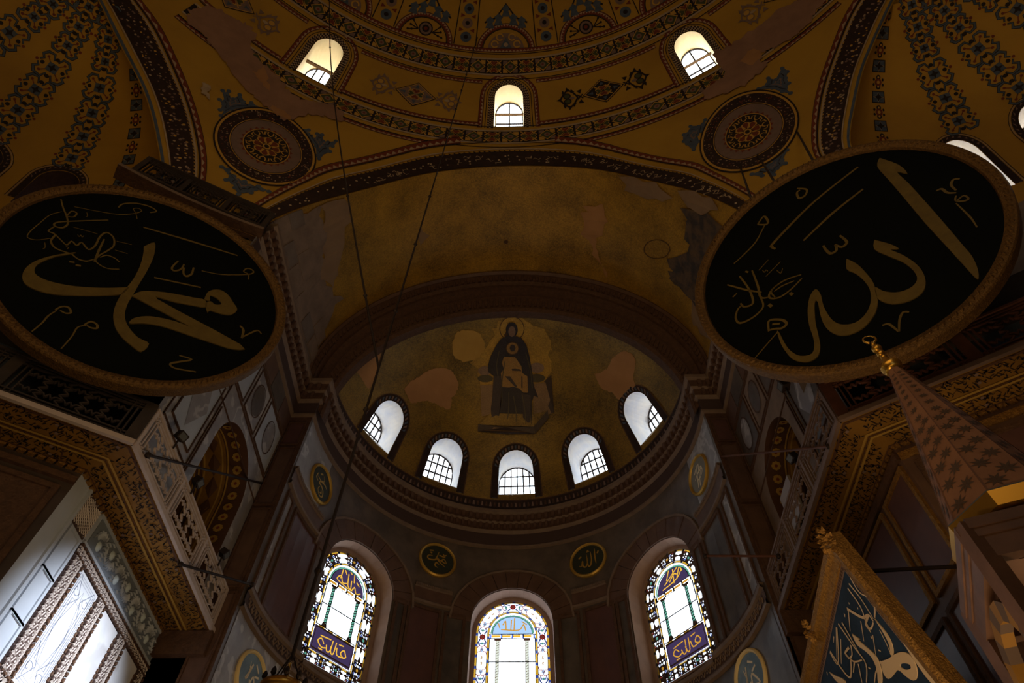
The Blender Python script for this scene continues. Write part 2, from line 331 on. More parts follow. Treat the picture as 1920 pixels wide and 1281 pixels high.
DATA = {"discL":[[[[-0.508,0.843],[-0.413,1.108],[-0.276,0.837],[-0.2,0.57],[-0.134,0.206],[-0.08,-0.213],[-0.027,-0.584],[0.007,-0.843],[0.088,-1.109],[0.201,-1.288],[0.363,-1.424],[0.549,-1.514],[0.757,-1.536],[0.734,-1.794],[0.51,-1.746],[0.296,-1.656],[0.115,-1.513],[-0.027,-1.31],[-0.111,-1.108],[-0.167,-0.877],[-0.203,-0.62],[-0.207,-0.387],[-0.224,-0.158],[-0.273,0.142],[-0.347,0.43],[-0.435,0.681]],[[-0.175,-0.419],[-0.442,-0.683],[-0.771,-0.943],[-1.047,-1.101],[-1.297,-1.183],[-1.477,-1.176],[-1.571,-1.091],[-1.609,-0.952],[-1.588,-0.784],[-1.513,-0.548],[-1.403,-0.361],[-1.321,-0.199],[-1.421,-0.329],[-1.578,-0.593],[-1.684,-0.875],[-1.698,-1.123],[-1.64,-1.325],[-1.521,-1.467],[-1.343,-1.501],[-1.138,-1.458],[-0.914,-1.336],[-0.621,-1.106],[-0.37,-0.88],[-0.182,-0.66]],[[-0.034,-0.602],[0.048,-0.372],[0.289,-0.176],[0.59,-0.013],[0.883,0.116],[1.087,0.203],[1.189,0.026],[0.945,-0.105],[0.659,-0.238],[0.361,-0.383],[2.146,-0.516],[2.085,-0.72],[1.704,-0.812],[1.324,-0.882],[1.012,-0.932],[0.714,-1.0],[0.452,-1.126],[0.261,-1.283],[0.259,-1.123],[0.394,-0.943],[0.596,-0.82],[0.881,-0.72],[1.114,-0.675]],[[1.07,0.219],[1.04,0.457],[1.117,0.621],[1.249,0.704],[1.419,0.656],[1.589,0.514],[1.726,0.377],[1.678,0.154],[1.518,0.055],[1.298,-0.005],[1.272,-0.086],[1.172,0.041],[1.132,0.1],[1.193,0.243],[1.306,0.215],[1.4,0.324],[1.256,0.422],[1.119,0.399],[1.176,0.248]]],[[0.04,[[0.188,0.941],[0.18,0.662],[0.256,0.599],[0.335,0.739],[0.321,0.93]]],[0.046,[[0.364,0.834],[0.416,0.68],[0.5,0.613],[0.56,0.746],[0.511,0.972]]],[0.048,[[-0.791,1.404],[0.099,1.715],[1.08,2.028]]],[0.041,[[0.048,0.149],[0.874,0.505]]],[0.031,[[0.68,0.992],[1.051,1.183],[1.478,1.573],[1.572,1.745],[1.505,1.814],[1.405,1.763],[1.391,1.614],[1.503,1.611],[1.568,1.444]]],[0.05,[[1.949,-0.018],[2.049,-0.087],[2.108,-0.33]]],[0.036,[[2.1,-0.308],[2.197,-0.089],[2.297,0.088],[2.398,0.048]]],[0.038,[[1.31,-1.475],[1.536,-1.434],[1.398,-1.598],[1.268,-1.754],[1.381,-1.806],[1.724,-1.675]]],[0.037,[[-0.835,-1.732],[-0.797,-1.596],[-0.707,-1.547],[-0.616,-1.63],[-0.667,-1.697],[-0.77,-1.694]]],[0.027,[[-0.81,-1.726],[-0.843,-1.918],[-0.831,-2.132],[-0.847,-2.387]]],[0.039,[[-0.306,-1.767],[-0.262,-1.63],[-0.155,-1.633],[-0.111,-1.716],[-0.19,-1.762],[-0.269,-1.753]]],[0.025,[[-0.279,-1.761],[-0.359,-1.884],[-0.324,-2.129],[-0.313,-2.476]]],[0.02,[[-2.011,0.987],[-1.609,1.214],[-1.301,1.426],[-1.113,1.69],[-1.057,1.87],[-1.142,1.894],[-1.204,1.8],[-1.101,1.703],[-1.003,1.556]]],[0.037,[[-1.43,1.608],[-1.419,1.795],[-1.242,2.022],[-1.001,2.135],[-0.84,2.097],[-0.912,1.952]]],[0.034,[[-2.288,1.009],[-2.134,0.811],[-1.951,0.614],[-1.829,0.427],[-1.846,0.257],[-1.969,0.222],[-1.969,0.361],[-1.684,0.726],[-1.375,1.097]]],[0.03,[[-1.963,0.636],[-1.973,0.83],[-1.879,0.839],[-1.865,0.694],[-1.958,0.627]]],[0.018,[[-2.086,0.681],[-2.174,0.44],[-2.173,0.113],[-2.158,-0.226],[-2.103,-0.395],[-1.964,-0.349],[-1.833,-0.151]]],[0.033,[[-1.952,0.192],[-1.955,0.007],[-1.829,0.005],[-1.788,-0.203],[-1.641,-0.324],[-1.437,-0.3],[-1.333,-0.262]]],[0.033,[[-1.834,0.013],[-1.66,-0.072],[-1.541,-0.115],[-1.534,0.042],[-1.412,-0.005],[-1.392,0.133],[-1.211,0.038],[-1.177,0.216],[-1.242,0.523],[-1.214,0.726],[-1.055,0.681],[-0.934,0.46],[-0.952,0.227],[-0.986,0.043],[-0.979,-0.141],[-0.852,-0.21],[-0.695,-0.2],[-0.545,-0.079]]],[0.038,[[-1.152,0.512],[-1.061,0.134],[-0.971,-0.197]]],[0.028,[[-0.952,-0.02],[-0.895,0.119],[-0.745,0.147],[-0.64,0.105]]],[0.032,[[-1.353,-0.282],[-1.204,-0.325],[-1.073,-0.275],[-1.011,-0.141]]],[0.014,[[-1.714,0.424],[-1.314,0.566]]],[0.016,[[-0.959,0.626],[-0.706,0.736]]],[0.015,[[-0.858,0.366],[-0.639,0.434]]],[0.031,[[-1.282,-0.493],[-1.206,-0.451]]],[0.031,[[-1.16,-0.5],[-1.081,-0.462]]],[0.014,[[-1.557,0.287],[-1.506,0.252],[-1.509,0.316],[-1.463,0.275],[-1.464,0.342]]],[0.014,[[-1.836,-0.316],[-1.763,-0.432],[-1.773,-0.493]]],[0.015,[[-1.528,-0.167],[-1.486,-0.157],[-1.479,-0.214]]],[0.016,[[-1.767,1.001],[-1.706,0.92],[-1.712,0.869]]]]],"discR":[[[[1.706,1.629],[1.83,1.155],[1.812,0.797],[1.717,0.997],[1.698,0.532],[1.642,-0.205],[1.58,-0.899],[1.528,-1.424],[1.495,-1.737],[1.408,-2.034],[1.304,-2.198],[1.318,-1.835],[1.354,-1.239],[1.396,-0.527],[1.464,0.228],[1.523,0.958],[1.563,1.44]],[[0.629,-0.284],[0.762,-0.571],[0.815,-0.774],[0.709,-0.705],[0.78,-0.923],[0.831,-1.199],[0.833,-1.462],[0.767,-1.707],[0.65,-1.868],[0.5,-1.925],[0.323,-1.902],[0.155,-1.797],[0.061,-1.631],[0.056,-1.478],[0.132,-1.296],[0.183,-1.457],[0.312,-1.621],[0.47,-1.687],[0.61,-1.666],[0.706,-1.564],[0.739,-1.369],[0.714,-1.109],[0.624,-0.835],[0.524,-0.491]],[[0.077,-0.345],[0.151,-0.599],[0.167,-0.921],[0.149,-1.197],[0.058,-1.507],[-0.037,-1.694],[-0.176,-1.837],[-0.38,-1.947],[-0.584,-1.956],[-0.749,-1.88],[-0.847,-1.726],[-0.88,-1.497],[-0.841,-1.257],[-0.75,-0.94],[-0.765,-0.868],[-0.834,-0.98],[-0.967,-1.314],[-1.04,-1.577],[-1.113,-1.83],[-1.216,-2.001],[-1.343,-2.052],[-1.466,-2.016],[-1.605,-1.849],[-1.648,-1.611],[-1.647,-1.346],[-1.595,-1.06],[-1.575,-1.131],[-1.591,-1.391],[-1.576,-1.615],[-1.511,-1.796],[-1.41,-1.89],[-1.297,-1.912],[-1.207,-1.806],[-1.139,-1.6],[-1.086,-1.322],[-0.981,-1.021],[-0.83,-0.75],[-0.701,-0.629],[-0.634,-0.644],[-0.636,-0.81],[-0.71,-1.091],[-0.732,-1.407],[-0.687,-1.607],[-0.575,-1.73],[-0.428,-1.776],[-0.27,-1.728],[-0.129,-1.612],[-0.015,-1.44],[0.052,-1.22],[0.059,-0.964],[0.024,-0.749],[-0.032,-0.57]]],[[0.047,[[-1.716,-0.947],[-1.642,-0.735],[-1.547,-0.74],[-1.411,-0.875],[-1.391,-1.007],[-1.499,-1.039],[-1.603,-0.969],[-1.708,-0.925]]],[0.029,[[-1.605,-0.835],[-1.485,-0.915]]],[0.023,[[-1.586,-1.067],[-1.898,-1.225],[-2.282,-1.422]]],[0.055,[[1.327,1.765],[0.287,1.562],[-0.736,1.15],[-0.83,1.044],[-0.804,0.944]]],[0.053,[[1.104,1.102],[0.414,0.961],[-0.303,0.716]]],[0.05,[[0.249,0.302],[0.267,0.049],[0.145,0.004],[0.083,0.159]]],[0.051,[[0.09,0.151],[0.039,0.002],[-0.072,0.006],[-0.094,0.163],[-0.081,0.3]]],[0.041,[[2.29,-0.034],[2.218,0.031],[2.125,-0.061],[2.108,-0.234]]],[0.042,[[2.078,-0.288],[1.992,-0.179],[1.981,-0.021],[1.902,0.007]]],[0.034,[[2.042,-0.349],[1.978,-0.443],[2.029,-0.539],[2.122,-0.572],[2.117,-0.443],[1.972,-0.47]]],[0.028,[[1.949,-0.51],[1.933,-0.812],[1.917,-0.999],[1.872,-1.23]]],[0.048,[[0.231,2.247],[0.353,2.038],[0.249,1.898],[0.138,1.936],[0.172,2.122],[0.253,2.149]]],[0.046,[[-0.805,1.924],[-0.62,2.052],[-0.603,1.853],[-0.668,1.768],[-0.805,1.924]]],[0.034,[[-0.709,1.775],[-1.029,1.468],[-1.35,1.32],[-1.625,1.236]]],[0.037,[[0.272,-2.115],[0.2,-2.062],[0.087,-2.168],[-0.027,-2.37]]],[0.038,[[-0.033,-2.365],[-0.053,-2.224],[-0.081,-2.125],[-0.162,-2.096]]],[0.042,[[-1.395,0.755],[-1.458,0.274],[-1.525,-0.05],[-1.42,-0.159]]],[0.039,[[-1.948,0.776],[-1.682,0.341],[-1.464,0.053]]],[0.042,[[-1.655,0.803],[-1.632,0.308],[-1.7,-0.079],[-1.873,-0.049],[-1.903,0.092]]],[0.04,[[-1.529,-0.059],[-1.578,-0.313],[-1.813,-0.421],[-2.083,-0.386],[-2.118,-0.205],[-2.008,-0.022],[-1.876,0.03]]],[0.037,[[-0.698,-0.083],[-0.997,0.015],[-1.274,-0.029],[-1.397,-0.181],[-1.253,-0.313],[-1.009,-0.291],[-0.729,-0.18]]],[0.03,[[-1.264,-0.102],[-1.079,-0.086],[-0.863,-0.133]]],[0.03,[[-1.306,-0.251],[-1.308,-0.061],[-1.117,0.014]]],[0.041,[[-1.045,-0.357],[-1.025,-0.437]]],[0.044,[[-1.471,-0.335],[-1.447,-0.43]]],[0.018,[[-1.288,0.649],[-1.03,0.771]]],[0.019,[[-1.241,0.384],[-0.867,0.535]]],[0.018,[[-1.228,0.589],[-1.218,0.511],[-1.174,0.549],[-1.158,0.485]]],[0.017,[[-1.009,0.37],[-0.981,0.243],[-0.903,0.332]]],[0.028,[[-1.513,0.837],[-1.476,0.766]]],[0.019,[[-1.971,0.361],[-1.871,0.4]]]]],"frame":[[[[0.16,-0.905],[0.142,-1.03],[0.096,-1.269],[0.157,-1.223],[0.181,-1.519],[0.205,-1.889],[0.293,-2.212],[0.433,-2.126],[0.406,-1.81],[0.329,-1.51],[0.319,-1.264],[0.254,-1.006]],[[1.14,-1.369],[0.927,-1.469],[0.756,-1.525],[0.548,-1.616],[0.426,-1.724],[0.432,-1.829],[0.546,-1.916],[0.702,-1.925],[0.798,-1.848],[0.862,-1.699],[0.801,-1.683],[0.732,-1.759],[0.603,-1.818],[0.569,-1.786],[0.651,-1.714],[0.763,-1.661],[0.811,-1.685],[0.875,-1.69],[0.923,-1.642],[1.189,-1.587],[1.287,-1.536],[1.27,-1.441]],[[1.343,-0.782],[1.291,-0.871],[1.244,-0.946],[1.302,-0.917],[1.223,-1.095],[1.17,-1.271],[1.271,-1.402],[1.491,-1.478],[1.577,-1.426],[1.383,-1.35],[1.289,-1.233],[1.321,-1.09],[1.414,-0.914]],[[2.741,-0.523],[2.623,-0.664],[2.483,-0.794],[2.463,-0.883],[2.691,-0.743]],[[0.554,-1.093],[0.544,-1.321],[0.618,-1.465],[0.761,-1.521],[0.802,-1.475],[0.681,-1.431],[0.604,-1.299]]],[[0.018,[[0.635,-1.217],[0.709,-1.363],[0.804,-1.493]]],[0.019,[[0.05,-0.652],[0.229,-0.748]]],[0.038,[[0.27,-0.536],[0.256,-0.942],[0.365,-1.047],[0.533,-1.088]]],[0.025,[[0.619,-0.515],[0.663,-0.823],[0.848,-1.004],[0.871,-1.091]]],[0.024,[[0.513,-0.52],[0.511,-0.787],[0.581,-1.073]]],[0.024,[[0.376,-0.518],[0.431,-0.741],[0.277,-0.947]]],[0.04,[[1.006,-0.588],[0.809,-0.885],[0.626,-0.978],[0.623,-1.084]]],[0.019,[[0.999,-0.615],[1.344,-0.738]]],[0.018,[[0.904,-0.88],[1.187,-1.017]]],[0.015,[[0.872,-1.131],[1.199,-1.292]]],[0.025,[[1.633,-0.467],[2.238,-0.613]]],[0.029,[[1.51,-0.487],[1.536,-0.884],[1.549,-1.145],[1.882,-1.239]]],[0.035,[[2.289,-0.445],[2.295,-0.815],[2.189,-0.945],[1.824,-0.862]]],[0.028,[[1.388,-0.552],[1.523,-0.997]]],[0.019,[[1.875,-0.455],[2.011,-0.474]]],[0.019,[[1.734,-0.598],[2.211,-0.718]]],[0.027,[[1.899,-0.727],[1.829,-0.922],[1.575,-1.066]]],[0.027,[[1.795,-0.944],[2.046,-0.972]]],[0.023,[[1.743,-1.02],[2.0,-1.167]]],[0.027,[[2.315,-0.45],[2.302,-0.659],[1.616,-0.479]]],[0.034,[[0.626,-0.978],[0.855,-0.979],[0.807,-1.075],[0.644,-1.089]]],[0.023,[[0.767,-0.917],[0.871,-1.091]]],[0.026,[[1.586,-0.808],[1.743,-0.873],[1.917,-0.823]]],[0.031,[[1.683,-0.785],[1.906,-0.744],[1.849,-0.867]]],[0.033,[[0.937,-1.107],[0.946,-1.141]]],[0.021,[[1.003,-1.283],[0.968,-1.326]]],[0.022,[[1.554,-1.202],[1.514,-1.247]]],[0.028,[[1.16,-0.562],[1.212,-0.58]]],[0.019,[[0.848,-0.596],[0.875,-0.608]]],[0.019,[[0.734,-0.77],[0.761,-0.782]]],[0.024,[[1.14,-1.369],[1.458,-1.342],[1.672,-1.368]]],[0.023,[[2.821,-0.473],[2.868,-0.499]]]]],"mos":[["halo",[[0.103,0.556],[0.096,0.521],[0.081,0.489],[0.059,0.466],[0.032,0.451],[0.004,0.447],[-0.024,0.453],[-0.049,0.47],[-0.069,0.495],[-0.082,0.527],[-0.087,0.564],[-0.082,0.6],[-0.067,0.634],[-0.045,0.661],[-0.017,0.678],[0.014,0.684],[0.044,0.676],[0.07,0.657],[0.09,0.628],[0.101,0.593]]],["gold",[[0.097,0.556],[0.09,0.523],[0.076,0.494],[0.055,0.471],[0.031,0.458],[0.004,0.454],[-0.022,0.46],[-0.046,0.475],[-0.064,0.499],[-0.076,0.529],[-0.08,0.563],[-0.076,0.598],[-0.062,0.629],[-0.042,0.654],[-0.015,0.67],[0.013,0.675],[0.041,0.668],[0.066,0.65],[0.085,0.623],[0.095,0.591]]],["stone",[[-0.226,0.132],[-0.132,0.135],[-0.138,-0.067],[-0.22,-0.079]]],["stone",[[0.134,0.127],[0.271,0.147],[0.268,-0.074],[0.133,-0.096]]],["stonedark",[[0.215,0.147],[0.27,0.191],[0.276,-0.067],[0.234,-0.079]]],["cushion",[[-0.145,0.23],[-0.148,0.22],[-0.155,0.211],[-0.165,0.204],[-0.178,0.2],[-0.193,0.199],[-0.208,0.202],[-0.221,0.208],[-0.232,0.216],[-0.239,0.226],[-0.241,0.236],[-0.239,0.247],[-0.232,0.256],[-0.221,0.262],[-0.208,0.266],[-0.193,0.267],[-0.178,0.264],[-0.165,0.258],[-0.154,0.25],[-0.148,0.24]]],["cushion2",[[-0.135,0.174],[-0.138,0.167],[-0.146,0.16],[-0.158,0.155],[-0.173,0.152],[-0.19,0.152],[-0.206,0.154],[-0.222,0.159],[-0.234,0.165],[-0.242,0.173],[-0.245,0.181],[-0.242,0.188],[-0.234,0.195],[-0.222,0.2],[-0.206,0.203],[-0.189,0.203],[-0.172,0.201],[-0.157,0.196],[-0.145,0.19],[-0.138,0.182]]],["cushion",[[0.222,0.243],[0.218,0.231],[0.21,0.22],[0.198,0.212],[0.183,0.207],[0.167,0.205],[0.152,0.207],[0.138,0.213],[0.127,0.221],[0.121,0.231],[0.119,0.243],[0.122,0.254],[0.13,0.265],[0.142,0.273],[0.156,0.278],[0.173,0.28],[0.188,0.278],[0.203,0.273],[0.214,0.265],[0.22,0.254]]],["cushion2",[[0.224,0.169],[0.22,0.16],[0.211,0.152],[0.198,0.145],[0.181,0.141],[0.163,0.14],[0.146,0.142],[0.13,0.146],[0.118,0.153],[0.11,0.161],[0.108,0.17],[0.111,0.179],[0.119,0.187],[0.132,0.193],[0.149,0.197],[0.167,0.198],[0.185,0.196],[0.201,0.192],[0.213,0.186],[0.221,0.178]]],["gold",[[-0.241,-0.136],[-0.159,-0.06],[0.134,-0.075],[0.235,-0.051],[0.132,-0.159]]],["stonedark",[[-0.248,-0.132],[-0.057,-0.156],[0.132,-0.159],[0.139,-0.209],[-0.058,-0.206],[-0.254,-0.183]]],["stone",[[-0.234,-0.143],[-0.057,-0.167],[0.118,-0.169],[0.117,-0.197],[-0.058,-0.195],[-0.239,-0.176]]],["stonedark",[[0.132,-0.159],[0.231,-0.051],[0.238,-0.104],[0.142,-0.209]]],["robe",[[-0.034,0.499],[-0.077,0.475],[-0.115,0.417],[-0.152,0.338],[-0.171,0.269],[-0.169,0.224],[-0.131,0.192],[-0.137,0.079],[-0.154,-0.025],[-0.153,-0.098],[-0.069,-0.114],[-0.034,-0.108],[-0.021,-0.132],[0.048,-0.156],[0.118,-0.144],[0.122,0.001],[0.138,0.049],[0.169,0.035],[0.141,0.119],[0.135,0.213],[0.124,0.327],[0.108,0.417],[0.075,0.478],[0.045,0.492]]],["robe",[[0.052,0.552],[0.049,0.53],[0.041,0.511],[0.031,0.496],[0.018,0.487],[0.005,0.484],[-0.009,0.488],[-0.021,0.498],[-0.03,0.513],[-0.036,0.533],[-0.038,0.555],[-0.035,0.578],[-0.028,0.598],[-0.017,0.614],[-0.004,0.625],[0.01,0.628],[0.025,0.624],[0.037,0.612],[0.046,0.595],[0.051,0.574]]],["skin",[[0.034,0.538],[0.032,0.523],[0.027,0.51],[0.021,0.499],[0.014,0.493],[0.006,0.491],[-0.002,0.494],[-0.009,0.501],[-0.015,0.511],[-0.018,0.525],[-0.019,0.54],[-0.017,0.555],[-0.013,0.569],[-0.006,0.58],[0.001,0.587],[0.01,0.589],[0.018,0.587],[0.025,0.579],[0.03,0.568],[0.033,0.553]]],["robe2",[[-0.131,0.192],[-0.068,0.189],[-0.079,0.035],[-0.104,-0.103],[-0.153,-0.098],[-0.15,-0.025]]],["robe2",[[0.054,0.072],[0.116,0.05],[0.111,-0.13],[0.062,-0.135]]],["halo",[[0.053,0.394],[0.049,0.378],[0.042,0.363],[0.031,0.352],[0.018,0.345],[0.003,0.343],[-0.011,0.346],[-0.024,0.354],[-0.033,0.366],[-0.04,0.381],[-0.042,0.397],[-0.039,0.414],[-0.032,0.428],[-0.021,0.44],[-0.007,0.447],[0.008,0.449],[0.022,0.446],[0.035,0.438],[0.045,0.426],[0.051,0.41]]],["goldlit",[[0.047,0.394],[0.044,0.38],[0.038,0.367],[0.028,0.358],[0.016,0.352],[0.004,0.35],[-0.009,0.352],[-0.02,0.359],[-0.029,0.37],[-0.034,0.383],[-0.036,0.397],[-0.033,0.411],[-0.027,0.424],[-0.017,0.434],[-0.006,0.441],[0.007,0.442],[0.02,0.44],[0.032,0.432],[0.04,0.422],[0.045,0.408]]],["robe2",[[0.028,0.397],[0.026,0.388],[0.023,0.381],[0.018,0.375],[0.012,0.371],[0.006,0.37],[-0.0,0.371],[-0.006,0.375],[-0.01,0.382],[-0.013,0.39],[-0.014,0.398],[-0.012,0.407],[-0.009,0.415],[-0.004,0.421],[0.002,0.425],[0.008,0.426],[0.015,0.424],[0.02,0.42],[0.024,0.414],[0.027,0.406]]],["goldlit",[[-0.057,0.332],[0.022,0.325],[0.062,0.259],[0.067,0.207],[0.101,0.184],[0.1,0.071],[0.068,0.072],[0.041,0.101],[0.0,0.116],[-0.028,0.11],[-0.073,0.115],[-0.081,0.212],[-0.059,0.24],[-0.073,0.286]]],["robe2",[[-0.031,0.246],[0.054,0.236],[0.061,0.221],[-0.024,0.228]]],["robe2",[[-0.054,0.189],[-0.018,0.187],[0.028,0.115],[0.014,0.112]]],["robe2",[[0.059,0.185],[0.067,0.185],[0.064,0.1],[0.056,0.107]]]],"conchpatch":[["patch",[[-0.932,0.151],[-0.866,0.206],[-0.763,0.24],[-0.653,0.285],[-0.567,0.288],[-0.471,0.27],[-0.425,0.225],[-0.394,0.163],[-0.401,0.087],[-0.436,0.051],[-0.46,-0.027],[-0.527,-0.012],[-0.608,0.025],[-0.715,0.043],[-0.836,0.033]]],["patch",[[0.638,0.205],[0.773,0.258],[0.861,0.352],[0.936,0.403],[1.076,0.461],[1.196,0.454],[1.258,0.397],[1.207,0.308],[1.142,0.198],[1.179,0.115],[1.027,0.071],[0.891,0.003],[0.816,0.062],[0.689,0.103]]],["patch",[[-2.55,0.7],[-1.911,0.725],[-1.484,0.736],[-1.468,0.499],[-1.488,0.359],[-1.654,0.226],[-1.945,0.385]]],["ochre",[[-0.458,0.481],[-0.422,0.581],[-0.317,0.579],[-0.229,0.525],[-0.192,0.4],[-0.25,0.322],[-0.358,0.319],[-0.433,0.371]]]],"domepatch":[[[-45.7,17.14],[-44.52,20.28],[-40.75,21.73],[-38.22,21.64],[-37.91,19.03],[-35.13,17.06],[-32.62,16.57],[-29.86,14.65],[-27.15,15.35],[-24.03,16.52],[-22.93,13.63],[-26.46,12.58],[-28.53,8.36],[-30.17,9.12],[-31.65,9.42],[-33.85,10.3],[-37.06,12.23],[-40.7,14.18],[-42.85,14.94],[-44.64,15.02]],[[41.82,21.74],[44.3,19.52],[45.44,17.12],[44.12,16.24],[40.46,15.14],[37.42,16.09],[35.42,16.14],[35.29,13.64],[32.06,12.86],[27.81,13.82],[27.38,16.2],[30.9,16.83],[31.25,22.16],[33.3,21.82],[37.35,21.67]]],"leafL":[[[-34.12,2.02],[-34.38,3.84],[-34.73,3.21],[-34.94,4.88],[-35.73,5.47],[-35.15,5.89],[-36.31,7.78],[-35.7,7.67],[-35.78,8.5],[-35.38,7.25],[-34.69,7.44],[-34.55,9.14],[-33.63,8.15],[-33.48,7.08],[-32.86,8.91],[-32.08,8.57],[-32.86,7.46],[-33.34,6.55],[-33.91,4.86]],[[-26.28,8.61],[-25.88,9.18],[-25.66,8.23],[-24.45,7.76],[-24.71,9.15],[-24.07,9.42],[-23.56,7.92],[-22.92,8.16],[-22.11,9.16],[-22.11,7.54],[-22.69,7.05],[-22.04,5.94],[-22.59,5.1],[-22.69,2.89],[-23.13,3.53],[-23.92,5.9],[-24.73,6.8]],[[-30.12,-8.53],[-29.42,-8.39],[-28.5,-9.34],[-27.95,-9.78],[-27.27,-9.42],[-26.55,-9.85],[-25.85,-9.19],[-24.61,-9.42],[-25.24,-9.63],[-25.87,-10.18],[-25.97,-11.24],[-26.49,-11.36],[-26.7,-11.75],[-26.82,-12.67],[-27.52,-11.64],[-28.1,-10.79],[-28.8,-10.88],[-28.61,-9.83]]],"leafR":[[[32.71,10.59],[33.93,10.43],[34.5,11.53],[34.99,10.17],[36.55,11.62],[36.65,10.26],[35.93,9.14],[35.75,7.64],[35.06,7.05],[35.0,5.25],[34.52,6.79],[34.0,8.88]],[[22.59,8.91],[23.6,9.25],[23.87,10.26],[24.78,9.37],[25.95,10.22],[24.87,7.68],[24.04,7.5],[23.77,5.61],[22.7,3.96],[22.38,6.23],[22.17,7.22]],[[25.98,-8.08],[27.06,-8.18],[27.93,-7.76],[28.8,-7.37],[30.41,-6.47],[29.29,-8.13],[29.29,-9.23],[28.32,-9.41],[27.61,-10.51],[27.32,-8.54],[26.66,-9.5]]],"vault":[["stone",[[0.025,0.0575],[0.105,0.025],[0.15,0.0225],[0.1533,0.2725],[0.1267,0.505],[0.1683,0.77],[0.0967,0.9425],[0.0033,1.0]]],["plaster",[[0.15,0.0225],[0.1933,0.0175],[0.2117,0.15],[0.1817,0.3975],[0.1533,0.645],[0.1267,0.505],[0.1533,0.2725]]],["pink",[[0.6217,0.31],[0.6483,0.265],[0.665,0.365],[0.66,0.5375],[0.6533,0.695],[0.6783,0.9175],[0.6883,0.955],[0.6517,0.7475],[0.6283,0.57]]],["plaster",[[0.6833,0.0325],[0.7567,0.0],[0.7933,0.0775],[0.7433,0.145],[0.6917,0.11]]],["plaster",[[0.81,0.0325],[0.8733,0.0],[0.9033,0.0475],[0.855,0.125],[0.83,0.1175]]],["mural",[[0.82,0.1275],[0.88,0.11],[0.94,0.125],[0.9267,0.3675],[0.9133,0.62],[0.91,0.83],[0.8633,0.7375],[0.8167,0.7075],[0.7867,0.6775],[0.8017,0.515],[0.8417,0.4075]]],["gold",[[0.7783,0.6],[0.7967,0.555],[0.8133,0.625],[0.8067,0.705],[0.7883,0.6975]]],["plaster",[[0.87,0.72],[0.9167,0.65],[0.94,0.87],[0.8817,0.9075]]],["plaster",[[0.3483,0.4425],[0.355,0.55],[0.345,0.6125],[0.3367,0.525]]],["dark",[[0.4967,0.69],[0.495,0.705],[0.4933,0.71],[0.49,0.705],[0.4883,0.69],[0.49,0.675],[0.4933,0.67],[0.495,0.675]]]],"vhalo":[[[0.805,0.455],[0.805,0.4775],[0.8017,0.5025],[0.7983,0.5275],[0.7917,0.5525],[0.785,0.5725],[0.7767,0.59],[0.7683,0.6],[0.76,0.605],[0.7533,0.6025],[0.7483,0.59],[0.745,0.5725],[0.7433,0.5525],[0.7433,0.5275],[0.7467,0.5],[0.75,0.4775],[0.7567,0.4525],[0.7633,0.4325],[0.7717,0.42],[0.78,0.41],[0.7883,0.4075],[0.795,0.41],[0.8,0.42],[0.8033,0.435],[0.805,0.455]],[[0.8017,0.46],[0.8,0.4825],[0.7983,0.5025],[0.795,0.5225],[0.79,0.5425],[0.7833,0.5625],[0.7767,0.575],[0.7683,0.5875],[0.7617,0.59],[0.7567,0.5875],[0.7517,0.5775],[0.7483,0.565],[0.7467,0.545],[0.7483,0.525],[0.75,0.5025],[0.7533,0.48],[0.7583,0.4625],[0.765,0.445],[0.7717,0.4325],[0.7783,0.425],[0.785,0.4225],[0.7917,0.425],[0.7967,0.4325],[0.8,0.445],[0.8017,0.46]]]}
# ------------------------------------------------------------------ the east half-dome and the shell of the nave
DC = (XC, -8.02); DR_, DZ = 16.67, 22.1
def dome(phi, v, off=0.):
    a = rad(phi); r = DR_-off
    if v >= 0: c = rad(v); rr = r*math.cos(c); z = DZ+r*math.sin(c)
    else: rr = r; z = DZ+rad(v)*DR_
    return (DC[0]+rr*math.sin(a), DC[1]+rr*math.cos(a), z)
def spline2(pts, k=5): return [tuple(p) for p in smooth_pts(pts, k)]
# arch lines on the dome surface, (azimuth, elevation) in degrees
VAULT_IN = spline2([(-23.0, -19), (-22.7, -14.6), (-18.5, -4.8), (-10.4, 6.7), (.4, 10.4), (11.4, 6.7), (19.4, -4.8), (23.0, -14.6), (23.3, -19)])
VAULT_OUT = spline2([(-24.6, -19), (-24.0, -13.6), (-21.7, -5.2), (-18.6, 2.2), (-10.4, 11.8), (.2, 14.7), (10.9, 11.5), (19.3, 1.2), (22.1, -5.4), (24.2, -13.6), (24.8, -19)])
EX_OUT = {-1: spline2([(-28.6, -19), (-29.5, -14.5), (-32.3, -6.9), (-37.9, 2.8), (-44.3, 9.7), (-49.4, 12.2), (-56, 13.2), (-63, 11.6), (-70, 7), (-77, -3), (-82, -19)]),
          1: spline2([(31.0, -19), (31.2, -14.5), (32.3, -8.2), (36.7, 1.9), (42.0, 9.0), (47.0, 13.0), (54, 14.2), (61, 12.6), (68, 8), (75, -3), (80, -19)])}
EX_IN = {-1: spline2([(-32.0, -19), (-32.8, -14.3), (-38.3, -4.4), (-43.6, 1.9), (-50.8, 7.5), (-56, 8.4), (-61, 7.2), (-66.5, 3), (-73, -6), (-78, -19)]),
         1: spline2([(33.2, -19), (33.9, -12.2), (37.3, -4.9), (41.9, 2.4), (48.5, 8.4), (54, 9.4), (59, 8.2), (64.5, 4), (71, -6), (76, -19)])}
def resample(pts, n, sx=1.):
    p = np.array(pts, float); d = np.r_[0, np.cumsum(np.hypot(np.diff(p[:, 0])*sx, np.diff(p[:, 1])))]
    t = np.linspace(0, d[-1], n); return np.stack([np.interp(t, d, p[:, 0]), np.interp(t, d, p[:, 1])], 1)
